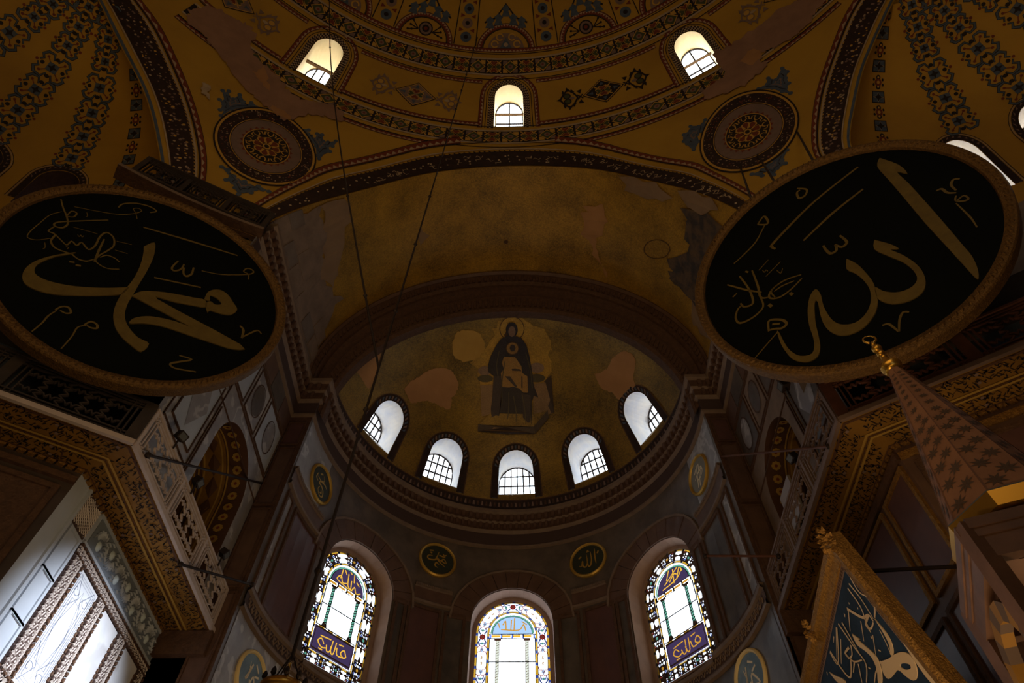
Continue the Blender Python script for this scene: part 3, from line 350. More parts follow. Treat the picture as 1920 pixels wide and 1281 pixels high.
def arch_poly(hw, z0, zs, n=14, c=0.):
    """plan of a round-headed opening: half width, sill, springing"""
    return [(c-hw, z0), (c+hw, z0)]+[(c+hw*math.cos(t), zs+hw*math.sin(t)) for t in np.linspace(0, PI, n)]
def arch_poly_a(hw, z0, zs, ry, n=14, c=0.):
    return [(c-hw, z0), (c+hw, z0)]+[(c+hw*math.cos(t), zs+ry*math.sin(t)) for t in np.linspace(0, PI, n)]
def hole_for_exedra(s):
    A, B = resample(EX_OUT[s], 41), resample(EX_IN[s], 41)
    return [tuple(b+(b-a)*.22) for a, b in zip(A, B)]
EXH = {s: hole_for_exedra(s) for s in (-1, 1)}
EXH = {s: [(p[0], max(p[1], -19.)) for p in q] for s, q in EXH.items()}
DWIN = [-58.4, -29.2, .05, 29.3, 58.6]
DW = dict(hw=2.25, z0=20.0, zs=26.6, ry=2.5)
# front of the shell, cut along the arches; the notches reach its lower edge
fr = [(-110, -19)]+EXH[-1][::-1]+VAULT_IN+EXH[1]+[(110, -19), (110, 58), (-110, 58)]
fr = [p for i, p in enumerate(fr) if i == 0 or np.hypot(p[0]-fr[i-1][0], p[1]-fr[i-1][1]) > 1e-6]
holes = [arch_poly_a(DW['hw'], DW['z0'], DW['zs'], DW['ry'], c=c) for c in DWIN if abs(c) < 40]
V, T = cdt(fr, holes, (1.6, 1.6))
b = MB(); b.add([dome(u, v) for u, v in V], T, OCHRE)
# cap and rear
vv = np.linspace(57.5, 90, 10); cp = lambda u, v: dome(u, v, -.04)
for i in range(9):
    for u in range(-180, 180, 6): b.quad(cp(u, vv[i]), cp(u+6, vv[i]), cp(u+6, vv[i+1]), cp(u, vv[i+1]), OCHRE)
b.build('ceiling', smooth=False, kind='structure')
CEIL = bpy.data.objects['ceiling']
me = CEIL.data; me.polygons.foreach_set('use_smooth', [True]*len(me.polygons))
b = MB()
zr = [FLOOR, 5, 12, 17, DZ]
for u in range(110, 250, 7):
    for z0, z1 in zip(zr[:-1], zr[1:]):
        f = lambda a, z: (DC[0]+DR_*math.sin(rad(a)), DC[1]+DR_*math.cos(rad(a)), z)
        b.quad(f(u, z0), f(u+7, z0), f(u+7, z1), f(u, z1), SHELL)
    vs2 = np.linspace(0, 58, 9)
    for v0, v1 in zip(vs2[:-1], vs2[1:]): b.quad(dome(u, v0), dome(u+7, v0), dome(u+7, v1), dome(u, v1), SHELL)
b.build('wall_back', kind='structure')
b = MB(); b.box(-26, 26, -27, 22, FLOOR-.3, FLOOR, FLOORM); b.build('floor', kind='structure')

# windows of the half-dome: deep reveal, mullioned pane at the outer end
WN = [0]
def next_window(): WN[0] += 1; return 'window_%d' % WN[0]
def portal(c, n, sx, sy):
    l = bpy.data.lights.new('sky_portal', 'AREA'); l.shape = 'RECTANGLE'; l.size = sx; l.size_y = sy; l.cycles.is_portal = True
    o = bpy.data.objects.new('sky_portal', l); COL.objects.link(o); o.location = c
    o.rotation_euler = Vector(n).to_track_quat('-Z', 'Y').to_euler()
def deep_window(mp, poly, depth, rmat, nu, nv, bar_w, frame_m, glass_m, barm=None, shrink=.0, rise=0.):
    """opening poly on map mp(u, v, off<0 outward): reveal + glazed grille of single panes + bars"""
    name = next_window(); k = len(poly); b = MB()
    cu = np.mean([p[0] for p in poly]); lo = min(p[1] for p in poly); hi = max(p[1] for p in poly)
    q = [(cu+(u-cu)*(1-shrink), lo+(v-lo)*(1-shrink)+rise) for u, v in poly]
    A = [mp(u, v, 0) for u, v in poly]; B = [mp(u, v, -depth) for u, v in q]
    b.add(A+B, [(i, (i+1) % k, k+(i+1) % k, k+i) for i in range(k)], rmat)
    root = b.build(name, kind='structure')
    u0, u1 = min(p[0] for p in q), max(p[0] for p in q); v0, v1 = min(p[1] for p in q), max(p[1] for p in q)
    us = np.linspace(u0, u1, nu+1); vs_ = np.linspace(v0, v1, nv+1); fb = MB(); P2 = np.array(q)
    M3 = lambda u, v, o: mp(u, v, -depth+o)
    def top(u):
        hits = []
        for i in range(k):
            a, c = q[i], q[(i+1) % k]
            if (a[0]-u)*(c[0]-u) <= 0 and a[0] != c[0]: hits.append(a[1]+(c[1]-a[1])*(u-a[0])/(c[0]-a[0]))
        return max(hits) if hits else v0
    for u in us[1:-1]: fb.bar(M3(u, v0, .03), M3(u, top(u), .03), bar_w, .05, np.subtract(M3(u, v0, 1), M3(u, v0, 0)), barm or frame_m)
    for v in vs_[1:-1]:
        xs = [p for i in range(k) for p in [q[i], q[(i+1) % k]]]
        hit = []
        for i in range(k):
            a, c = q[i], q[(i+1) % k]
            if (a[1]-v)*(c[1]-v) <= 0 and a[1] != c[1]: hit.append(a[0]+(c[0]-a[0])*(v-a[1])/(c[1]-a[1]))
        if len(hit) >= 2: fb.bar(M3(min(hit), v, .03), M3(max(hit), v, .03), bar_w, .05, np.subtract(M3(cu, v, 1), M3(cu, v, 0)), barm or frame_m)
    for i in range(k): fb.bar(M3(*q[i], .02), M3(*q[(i+1) % k], .02), bar_w*1.3, .06, np.subtract(M3(*q[i], 1), M3(*q[i], 0)), frame_m)
    fb.build('glazing_bars', root)
    for i in range(nu):
        for j in range(nv):
            a, c, d, e = us[i], us[i+1], vs_[j], vs_[j+1]
            ta, tc = top(a+1e-6), top(c-1e-6)
            if max(ta, tc, top((a+c)/2)) <= d+.02*(e-d): continue
            pl = [(a, d), (c, d), (c, min(e, max(tc, d))), ((a+c)/2, min(e, max(top((a+c)/2), d))), (a, min(e, max(ta, d)))]
            pb = MB(); pb.add([M3(u, v, .0) for u, v in pl], [tuple(range(5))], glass_m); pb.build('pane', root)
    c0, c1, c2 = (np.array(M3(cu, (v0+v1)/2, -.1)), np.array(M3(u0, (v0+v1)/2, -.1)), np.array(M3(u1, (v0+v1)/2, -.1)))
    hgt = np.linalg.norm(np.subtract(M3(cu, v0, 0), M3(cu, v1, 0)))
    nn = np.subtract(M3(cu, (v0+v1)/2, 1), M3(cu, (v0+v1)/2, 0)); portal(tuple(c0), tuple(nn), np.linalg.norm(c2-c1)*1.05, hgt*1.05)
    return root
DREV = mat('dome_reveal', (.80, .64, .36), .8, c2=(.72, .56, .30), scale=1.5)
for c in DWIN:
    if abs(c) > 40: continue
    root = deep_window(dome, arch_poly_a(DW['hw'], DW['z0'], DW['zs'], DW['ry'], c=c), 1.5 if c < -9 else .85, DREV, 4 if c < -9 else 2, 3 if c < -9 else 2, .06, IRON, G_CLEAR, shrink=.04, rise=-.6 if c < -9 else -.25)
    bb = MB(); A = np.array(dome(c-DW['hw'], 24.6, -.45)); B2 = np.array(dome(c+DW['hw'], 24.6, -.45))
    bb.bar(A, B2, .10, .16 if c < -9 else .06, (0, 0, 1), mat('timber', (.16, .09, .04), .8)); bb.build('tie_beam', root)

# painted work on the half-dome
def motif_quatrefoil(P, cu, cv, hu, hv, L=2):
    for k in range(4):
        c, s = math.cos(k*PI/2), math.sin(k*PI/2)
        heart = [(0, .10), (.22, .32), (.50, .62), (.44, .86), (.22, .90), (0, .72), (-.22, .90), (-.44, .86), (-.50, .62), (-.22, .32)]
        tr = lambda x, y, f=1.: (cu+(x*c-y*s)*hu*f, cv+(x*s+y*c)*hv*f)
        P.poly([tr(x*1.18, y*1.04+.0) for x, y in heart], YEL, L); P.poly([tr(x*.86, y*.88+.06) for x, y in heart], RED if k % 2 == 0 else GREEN, L+1)
    for a in (1, -1):
        P.stroke([(cu-hu*.95, cv-a*hv*.95), (cu-hu*.6, cv-a*hv*.6)], hv*.16, YEL, L+1, sx=hv/hu); P.stroke([(cu+hu*.6, cv+a*hv*.6), (cu+hu*.95, cv+a*hv*.95)], hv*.16, YEL, L+1, sx=hv/hu)
def motif_diamond(P, cu, cv, hu, hv, L=2):
    for sx_ in (-1, 1):
        for sy in (-1, 1): P.poly([(cu+sx_*hu*.95, cv+sy*hv*.95), (cu+sx_*hu*.30, cv+sy*hv*.95), (cu+sx_*hu*.42, cv+sy*hv*.60), (cu+sx_*hu*.62, cv+sy*hv*.42), (cu+sx_*hu*.95, cv+sy*hv*.30)], YEL if sy*sx_ > 0 else MAUVE, L)
    d = lambda f: [(cu, cv-hv*f), (cu+hu*f, cv), (cu, cv+hv*f), (cu-hu*f, cv)]
    P.poly(d(1.0), YEL, L+1); P.poly(d(.84), GREEN, L+2); P.disc((cu, cv), hu*.36, MAUVE, L+3, hv*.36, 10); P.disc((cu, cv), hu*.16, RED, L+4, hv*.16, 8)
def border_teeth(P, pts_a, pts_b, n, L=1):
    """red strip with white triangles between two polylines"""
    A, B = resample(pts_a, n*2+1), resample(pts_b, n*2+1); P.ribbon(A, B, RED, L)
    for i in range(n):
        P.poly([tuple(A[2*i]*.85+B[2*i]*.15), tuple(A[2*i+1]*.3+B[2*i+1]*.7), tuple(A[2*i+2]*.85+B[2*i+2]*.15)], WHITE, L+1)
    for Q, s in ((A, -1), (B, 1)):
        D = (B-A)*.10*s; P.ribbon(Q, Q+D, BLACK, L+1)
def horiz(phi0, phi1, v, n=60): return [(p, v) for p in np.linspace(phi0, phi1, n)]
SPAN = 46
def band(name, v0, v1, cell):
    P = Paint(dome, .025); P.strip(-SPAN, SPAN, v0, v1, BLACK, 0, 1.)
    for e, s in ((v0, -1), (v1, 1)):
        P.strip(-SPAN, SPAN, e, e+s*.34, WHITE, 1, 1.); P.strip(-SPAN, SPAN, e+s*1.05, e+s*1.2, BLACK, 1, 1.)
    n = int(SPAN/cell)
    for i in range(-n, n+1):
        (motif_quatrefoil if i % 2 else motif_diamond)(P, i*cell+.3, (v0+v1)/2, cell*.47, (v1-v0)*.46)
    return P.build(name, CEIL)
band('painted_border', 16.2, 18.75, 2.62)
band('painted_border', 31.2, 34.0, 2.85)
P = Paint(dome)
segs = [(-SPAN, -34), (-24.8, -4.4), (4.6, 24.8), (34, SPAN)]
for a, c in segs:
    n = max(3, int((c-a)*1.5)); border_teeth(P, horiz(a, c, 20.1), horiz(a, c, 20.75), n); border_teeth(P, horiz(a, c, 29.2), horiz(a, c, 29.8), n)
border_teeth(P, horiz(-SPAN, SPAN, 35.5), horiz(-SPAN, SPAN, 36.2), 140)
for a, c in ((-SPAN, -9), (9.5, SPAN)): border_teeth(P, horiz(a, c, 14.3), horiz(a, c, 14.95), 52)
P.build('painted_border', CEIL)
for c in (-29.2, .05, 29.3):                                          # painted surrounds of the three windows
    P = Paint(dome)
    def ring(d0, d1, e0=0., e1=0.):
        a = [(c+s*(DW['hw']+d), v) for s, d, v in ()]
        mk = lambda d: [(c+DW['hw']+d, 19.6)]+[(c+(DW['hw']+d)*math.cos(t), DW['zs']+(DW['ry']+d*.95)*math.sin(t)) for t in np.linspace(0, PI, 17)]+[(c-DW['hw']-d, 19.6)]
        return mk(d0), mk(d1)
    A, B = ring(.02, 1.0); P.ribbon(resample(A, 41), resample(B, 41), DARKBAND, 0)
    for q in range(3):
        A, B = ring(.1+.3*q, .36+.3*q); A, B = resample(A, 89), resample(B, 89)
        for i in range(q % 2, 88, 2): P.poly([tuple(A[i]), tuple(A[i+1]), tuple(B[i+1]), tuple(B[i])], WHITE, 1)
    A, B = ring(1.25, 1.36); P.ribbon(resample(A, 41), resample(B, 41), BLACK, 0)
    A, B = ring(1.75, 2.35); border_teeth(P, A, B, 34, 0)
    P.build('window_surround', CEIL)
def scroll(P, u, v, s, d, mlt, dark):
    """leafy scroll roundel ending a lozenge; d = -1 / +1 the side it lies on"""
    o = MAUVE if not dark else BLACK
    t = [(u+d*s*(.2+1.5*q)*1.05, v+s*1.05*math.sin(PI*q)*1.0) for q in np.linspace(0, 1, 9)]
    for sg in (1, -1): P.stroke([(x, v+(y-v)*sg*.95) for x, y in t], s*.16, o, 1)
    for q in (.25, .5, .75):
        for sg in (1, -1):
            x = u+d*s*(.2+1.5*q)*1.05; y = v+sg*s*1.0*math.sin(PI*q); P.poly([(x-s*.2, y), (x+s*.2, y), (x+d*s*.1, y+sg*s*.42)], o, 1)
    for sg in (1, -1): P.disc((u+d*s*1.15, v+sg*s*.33), s*.30, GREEN if dark else YEL, 2, n=10); P.stroke([(u+d*s*1.15+.30*s*math.cos(a), v+sg*s*.33+.30*s*math.sin(a)) for a in np.linspace(0, 2*PI, 12)], s*.1, o, 3)
    P.disc((u+d*s*.75, v), s*.28, WHITE if not dark else MAUVE, 2, s*.16, 8)
    P.poly([(u+d*s*1.7, v-s*.2), (u+d*s*2.15, v), (u+d*s*1.7, v+s*.2)], o, 1)
    for sg in (1, -1): P.stroke([(u-d*s*.25, v-sg*s*.25), (u+d*s*.25, v+sg*s*.3)], s*.12, o, 1); P.poly([(u-d*s*.05, v+sg*s*.35), (u+d*s*.25, v+sg*s*.75), (u-d*s*.25, v+sg*s*.85)], o, 1)
for c, dark in ((-43.5, 0), (-14.6, 0), (14.9, 1), (43.8, 0)):
    P = Paint(dome, .025); v = 24.7; hv = 2.3
    hu = 3.25; hv = 2.6; k = lambda f: [(c, v-hv*f), (c+hu*f, v), (c, v+hv*f), (c-hu*f, v)]
    P.poly(k(1.0), BLACK, 0, (.8, .8)); P.poly(k(.93), YEL, 1, (.8, .8)); P.poly(k(.87), MAUVE if not dark else BLACK, 2, (.8, .8)); motif_quatrefoil(P, c, v, 1.3, 1.15, 4)
    for sx_, sy in ((0, 1), (0, -1), (1, 0), (-1, 0)): P.poly([(c+sx_*hu*.5-abs(sy)*.35, v+sy*hv*.5-abs(sx_)*.3), (c+sx_*hu*.78, v+sy*hv*.78), (c+sx_*hu*.5+abs(sy)*.35, v+sy*hv*.5+abs(sx_)*.3)], BLUE, 4)
    for d in (-1, 1): scroll(P, c+d*(hu+.4), v, 1.75, d, 1, dark)
    P.build('painted_lozenge', CEIL)
for i in range(-3, 4):                                               # lunettes and ribs above the upper border
    c = -.5+15.4*i; P = Paint(dome)
    arc = lambda r: [(c+r*math.cos(t)*1.12, 36.2+r*math.sin(t)) for t in np.linspace(0, PI, 21)]
    border_teeth(P, arc(4.75), arc(4.0), 26, 0); P.ribbon(arc(3.75), arc(3.9), BLACK, 0)
    if i % 2 == 0:
        P.poly(arc(3.0), MAUVE, 0, (1.5, 1.5))
        for q, rr in ((.0, 1.9), (.33, 2.1), (.67, 2.1), (1., 1.9)): P.stroke([(c+1.1*rr*math.cos(PI*q)+.62*math.cos(t), 37.0+rr*.75*math.sin(PI*q)+.62*math.sin(t)) for t in np.linspace(0, 5.6, 12)], .26, YEL, 6)
        P.poly([(c-1.1, 36.3), (c, 38.3), (c+1.1, 36.3)], BLUE, 7); P.disc((c, 36.9), .42, WHITE, 8, n=8)
    else:
        P.disc((c, 38.0), 1.35, BLACK, 0, 1.35, 18); P.disc((c, 38), 1.1, MAUVE, 1, 1.1, 18); P.disc((c, 38), .7, BLACK, 2, .7, 14); P.disc((c, 38), .35, RED, 3, .35, 10)
        for d in (-1, 1):
            for x, y in ((2.6, 38.9), (2.9, 38.0), (2.5, 37.2), (3.2, 37.0)): P.stroke([(c+d*1.35, 37.6), (c+d*x, y)], .2, BLACK, 0); P.disc((c+d*x, y), .24, BLACK, 0, n=6)
    for hx, hy in ((0, 43.2), (-1.5, 41.6), (1.5, 41.6), (-3.2, 41), (3.2, 41)):
        P.poly([(c+hx-.9, hy-1.0), (c+hx+.9, hy-1.0), (c+hx+.5, hy), (c+hx+.9, hy+.5), (c+hx, hy+1.2), (c+hx-.9, hy+.5), (c+hx-.5, hy)], BLUE if i % 2 == 0 else BLUE, 1)
    P.stroke([(c-4.3, 41.0), (c-2, 42), (c, 44.5), (c+2, 42), (c+4.3, 41.0)], .35, BLACK, 0)
    P.build('painted_lunette', CEIL)
    P = Paint(dome); cc = c+7.7
    for d in (-1, 1): P.ribbon([(cc+d*1.95, v) for v in np.linspace(36.4, 58, 14)], [(cc+d*2.15, v) for v in np.linspace(36.4, 58, 14)], BLACK, 0)
    for q in range(8):
        v = 38+q*2.6; P.disc((cc, v), 1.05, BLUE if q % 2 == 0 else MAUVE, 0, 1.0, 12); P.disc((cc, v), .45, BLACK, 1, .42, 8)
        for d in (-1, 1): P.poly([(cc+d*.6, v+1.3), (cc+d*1.5, v+.9), (cc+d*1.5, v+1.7)], RED, 0)
    P.build('painted_rib', CEIL)
# arch bands
def arch_band(name, O, I, spec, n, sx=.95):
    P = Paint(dome, .035); A, B = resample(O, n), resample(I, n); L = lambda t: A+(B-A)*t
    for t0, t1, m, l in spec: P.ribbon(L(t0), L(t1), m, l, 6 if t1-t0 > .3 else 1)
    return P, L
for s in (-1, 1):
    n = 121; P, L = arch_band('x', EX_OUT[s], EX_IN[s], [(.17, .20, BLACK, 1), (.24, .30, WHITE, 1), (.30, .95, DARKBAND, 0), (.96, 1.0, WHITE, 1), (1.13, 1.21, BLUE, 1)], n)
    border_teeth(P, [tuple(q) for q in L(.15)], [tuple(q) for q in L(0.)], 60, 0)
    a, c_, e = L(.30), L(.36), L(.90); f2 = L(.95)
    for i in range(0, n-1):
        P.poly([tuple(a[i]), tuple(a[i]*.5+a[i+1]*.5), tuple(c_[i])], BLACK, 2); P.poly([tuple(L(.335)[i]), tuple(L(.335)[i]*.4+L(.335)[i+1]*.6), tuple(L(.29)[i])], YEL, 3)
    rnd = random.Random(3+s)
    for i in range(n-1):                                            # gilt flecks of the worn scroll painted on the dark band
        for _ in range(4):
            t = rnd.uniform(.42, .88); q = L(t)[i]+rnd.random()*(L(t)[i+1]-L(t)[i]); r = rnd.uniform(.07, .16); P.disc(q, r, rnd.choice((WHITE, MAUVE, YEL, MAUVE)), 1, r*1.5, 6)
    P.build('painted_arch_band', CEIL)
n = 131
P, L = arch_band('x', VAULT_OUT, VAULT_IN, [(-.38, -.35, BLACK, 1), (-.02, .05, WHITE, 1), (.16, 1.0, DARKBAND, 0)], n)
border_teeth(P, [tuple(q) for q in L(-.42)[4:57]], [tuple(q) for q in L(-.72)[4:57]], 40, 0); border_teeth(P, [tuple(q) for q in L(-.42)[-57:-4]], [tuple(q) for q in L(-.72)[-57:-4]], 40, 0)
for i in range(n-1): P.poly([tuple(L(.17)[i]), tuple(L(.17)[i]*.5+L(.17)[i+1]*.5), tuple(L(.08)[i])], BLACK, 1)
rnd = random.Random(11)
GILTP = mat('worn_gilt', (.52, .40, .26), .7)
for i in range(6, n-7, 2):                                            # what is left of the white lettering
    for _ in range(2 if i % 8 else 4):
        t = rnd.uniform(.38, .8); q = L(t)[i]+rnd.random()*(L(t)[i+1]-L(t)[i])
        if rnd.random() < .55: P.disc(q, rnd.uniform(.08, .17), GILTP, 1, rnd.uniform(.12, .22), 7)
        elif abs(i-75) < 42: a = rnd.random()*3; P.stroke([(q[0]+.5*x*math.cos(a)-.3*y*math.sin(a), q[1]+.5*x*math.sin(a)+.3*y*math.cos(a)) for x, y in ((-1, 0), (-.5, 1), (0, 0), (.5, -.8), (1, .3))], .09, GILTP, 1)
P.build('painted_arch_band', CEIL)
# medallions on the two spandrels: tilted ovals with leaf tips at three corners
def medallion(c, a, bb, tilt, leaves):
    P = Paint(dome, .035)
    def E(r, n=48): return [(c[0]+r*(a*math.cos(t)*math.cos(tilt)-bb*math.sin(t)*math.sin(tilt)), c[1]+r*(a*math.cos(t)*math.sin(tilt)+bb*math.sin(t)*math.cos(tilt))) for t in np.linspace(0, 2*PI, n+1)]
    R2 = lambda r0, r1, m, l, n=48: P.ribbon(E(r0, n), E(r1, n), m, l, max(1, int((r1-r0)*9)))
    R2(1.0, 1.035, BLACK, 0); R2(.955, 1.0, YEL, 0); R2(.73, .955, DARKBAND, 0); R2(.715, .73, YEL, 1); R2(.70, .715, BLACK, 1); R2(.0001, .70, MAUVE, 0)
    A, B = E(.535, 48), E(.465, 48)
    for i in range(0, 48, 2): P.poly([B[i], B[i+2], A[i+1]], RED, 1)
    R2(.455, .475, YEL, 2); R2(.0001, .455, BLACK, 1)
    for k in range(8):
        t = k*PI/4; f = lambda r, d: (c[0]+r*(a*math.cos(t+d)*math.cos(tilt)-bb*math.sin(t+d)*math.sin(tilt)), c[1]+r*(a*math.cos(t+d)*math.sin(tilt)+bb*math.sin(t+d)*math.cos(tilt)))
        P.poly([f(.09, 0), f(.2, .32), f(.255, .18), f(.255, -.18), f(.2, -.32)], RED, 4)
        P.stroke([f(.10, .38), f(.24, .3), f(.27, 0), f(.24, -.3), f(.10, -.38)], .16, YEL, 3, sx=.6)
        P.stroke([f(.30, 0), f(.36, .16), f(.42, .12), f(.40, .3), f(.33, .34)], .15, YEL, 3); P.stroke([f(.30, 0), f(.36, -.16), f(.42, -.12), f(.40, -.3), f(.33, -.34)], .15, YEL, 3)
    P.poly(E(.085, 12)[:-1], YEL, 4); P.poly(E(.05, 12)[:-1], BLACK, 5)
    rnd = random.Random(int(c[0]*7))
    for i in range(230):
        t = rnd.random()*2*PI; r = rnd.uniform(.76, .93); q = (c[0]+r*(a*math.cos(t)*math.cos(tilt)-bb*math.sin(t)*math.sin(tilt)), c[1]+r*(a*math.cos(t)*math.sin(tilt)+bb*math.sin(t)*math.cos(tilt))); P.disc(q, rnd.uniform(.05, .11), rnd.choice((MAUVE, WHITE, RED)), 1, rnd.uniform(.08, .16), 6)
    P.build('painted_medallion', CEIL)
    P = Paint(dome, .015)
    for q in leaves:
        P.poly(q, BLUE, 0); m = np.mean(q, axis=0)
        for p in q: P.disc(tuple(m+(np.array(p)-m)*.93), .27, BLUE, 0, .42, 8)
        P.poly([tuple(m+(np.array(p)-m)*.62) for p in q], BLACK, 1); P.poly([tuple(m+(np.array(p)-m)*.55) for p in q], BLUE, 2); P.poly([tuple(m+(np.array(p)-m)*.33) for p in q], MAUVE, 3); P.poly([tuple(m+(np.array(p)-m)*.2) for p in q], BLUE, 4)
    P.build('painted_leaf', CEIL)
# plaster repairs
P = Paint(dome, .075)
for q in DATA['domepatch']: P.poly(rough(spline2(q+[q[0]], 3)[:-1], .17, 5, .6), PATCH, 0, (1.2, 1.2))
P.poly(rough([(-38.3, 6.5), (-37.2, 6.9), (-36.9, 5.2), (-36.2, 4.0), (-37.4, 4.3)], .12, 6, .5), WHITE)
for q in ([(-35, 16.5), (-33.5, 15.2), (-32.4, 12.8), (-33.6, 13.1), (-35.2, 14.6)], [(-31, 9.8), (-29.2, 10.6), (-28.2, 9.1), (-30.1, 8.3)], [(33.2, 17.2), (35.1, 18.8), (36.4, 16.2), (34.2, 15.1)]): P.poly(rough(q, .2, 8, .5), PATCH2, 1)
P.build('plaster_repair', CEIL)
medallion((-28.2, .5), 5.4, 9.2, rad(10.4), DATA['leafL']); medallion((28.7, 2.2), 5.35, 9.5, rad(-10.2), DATA['leafR'])
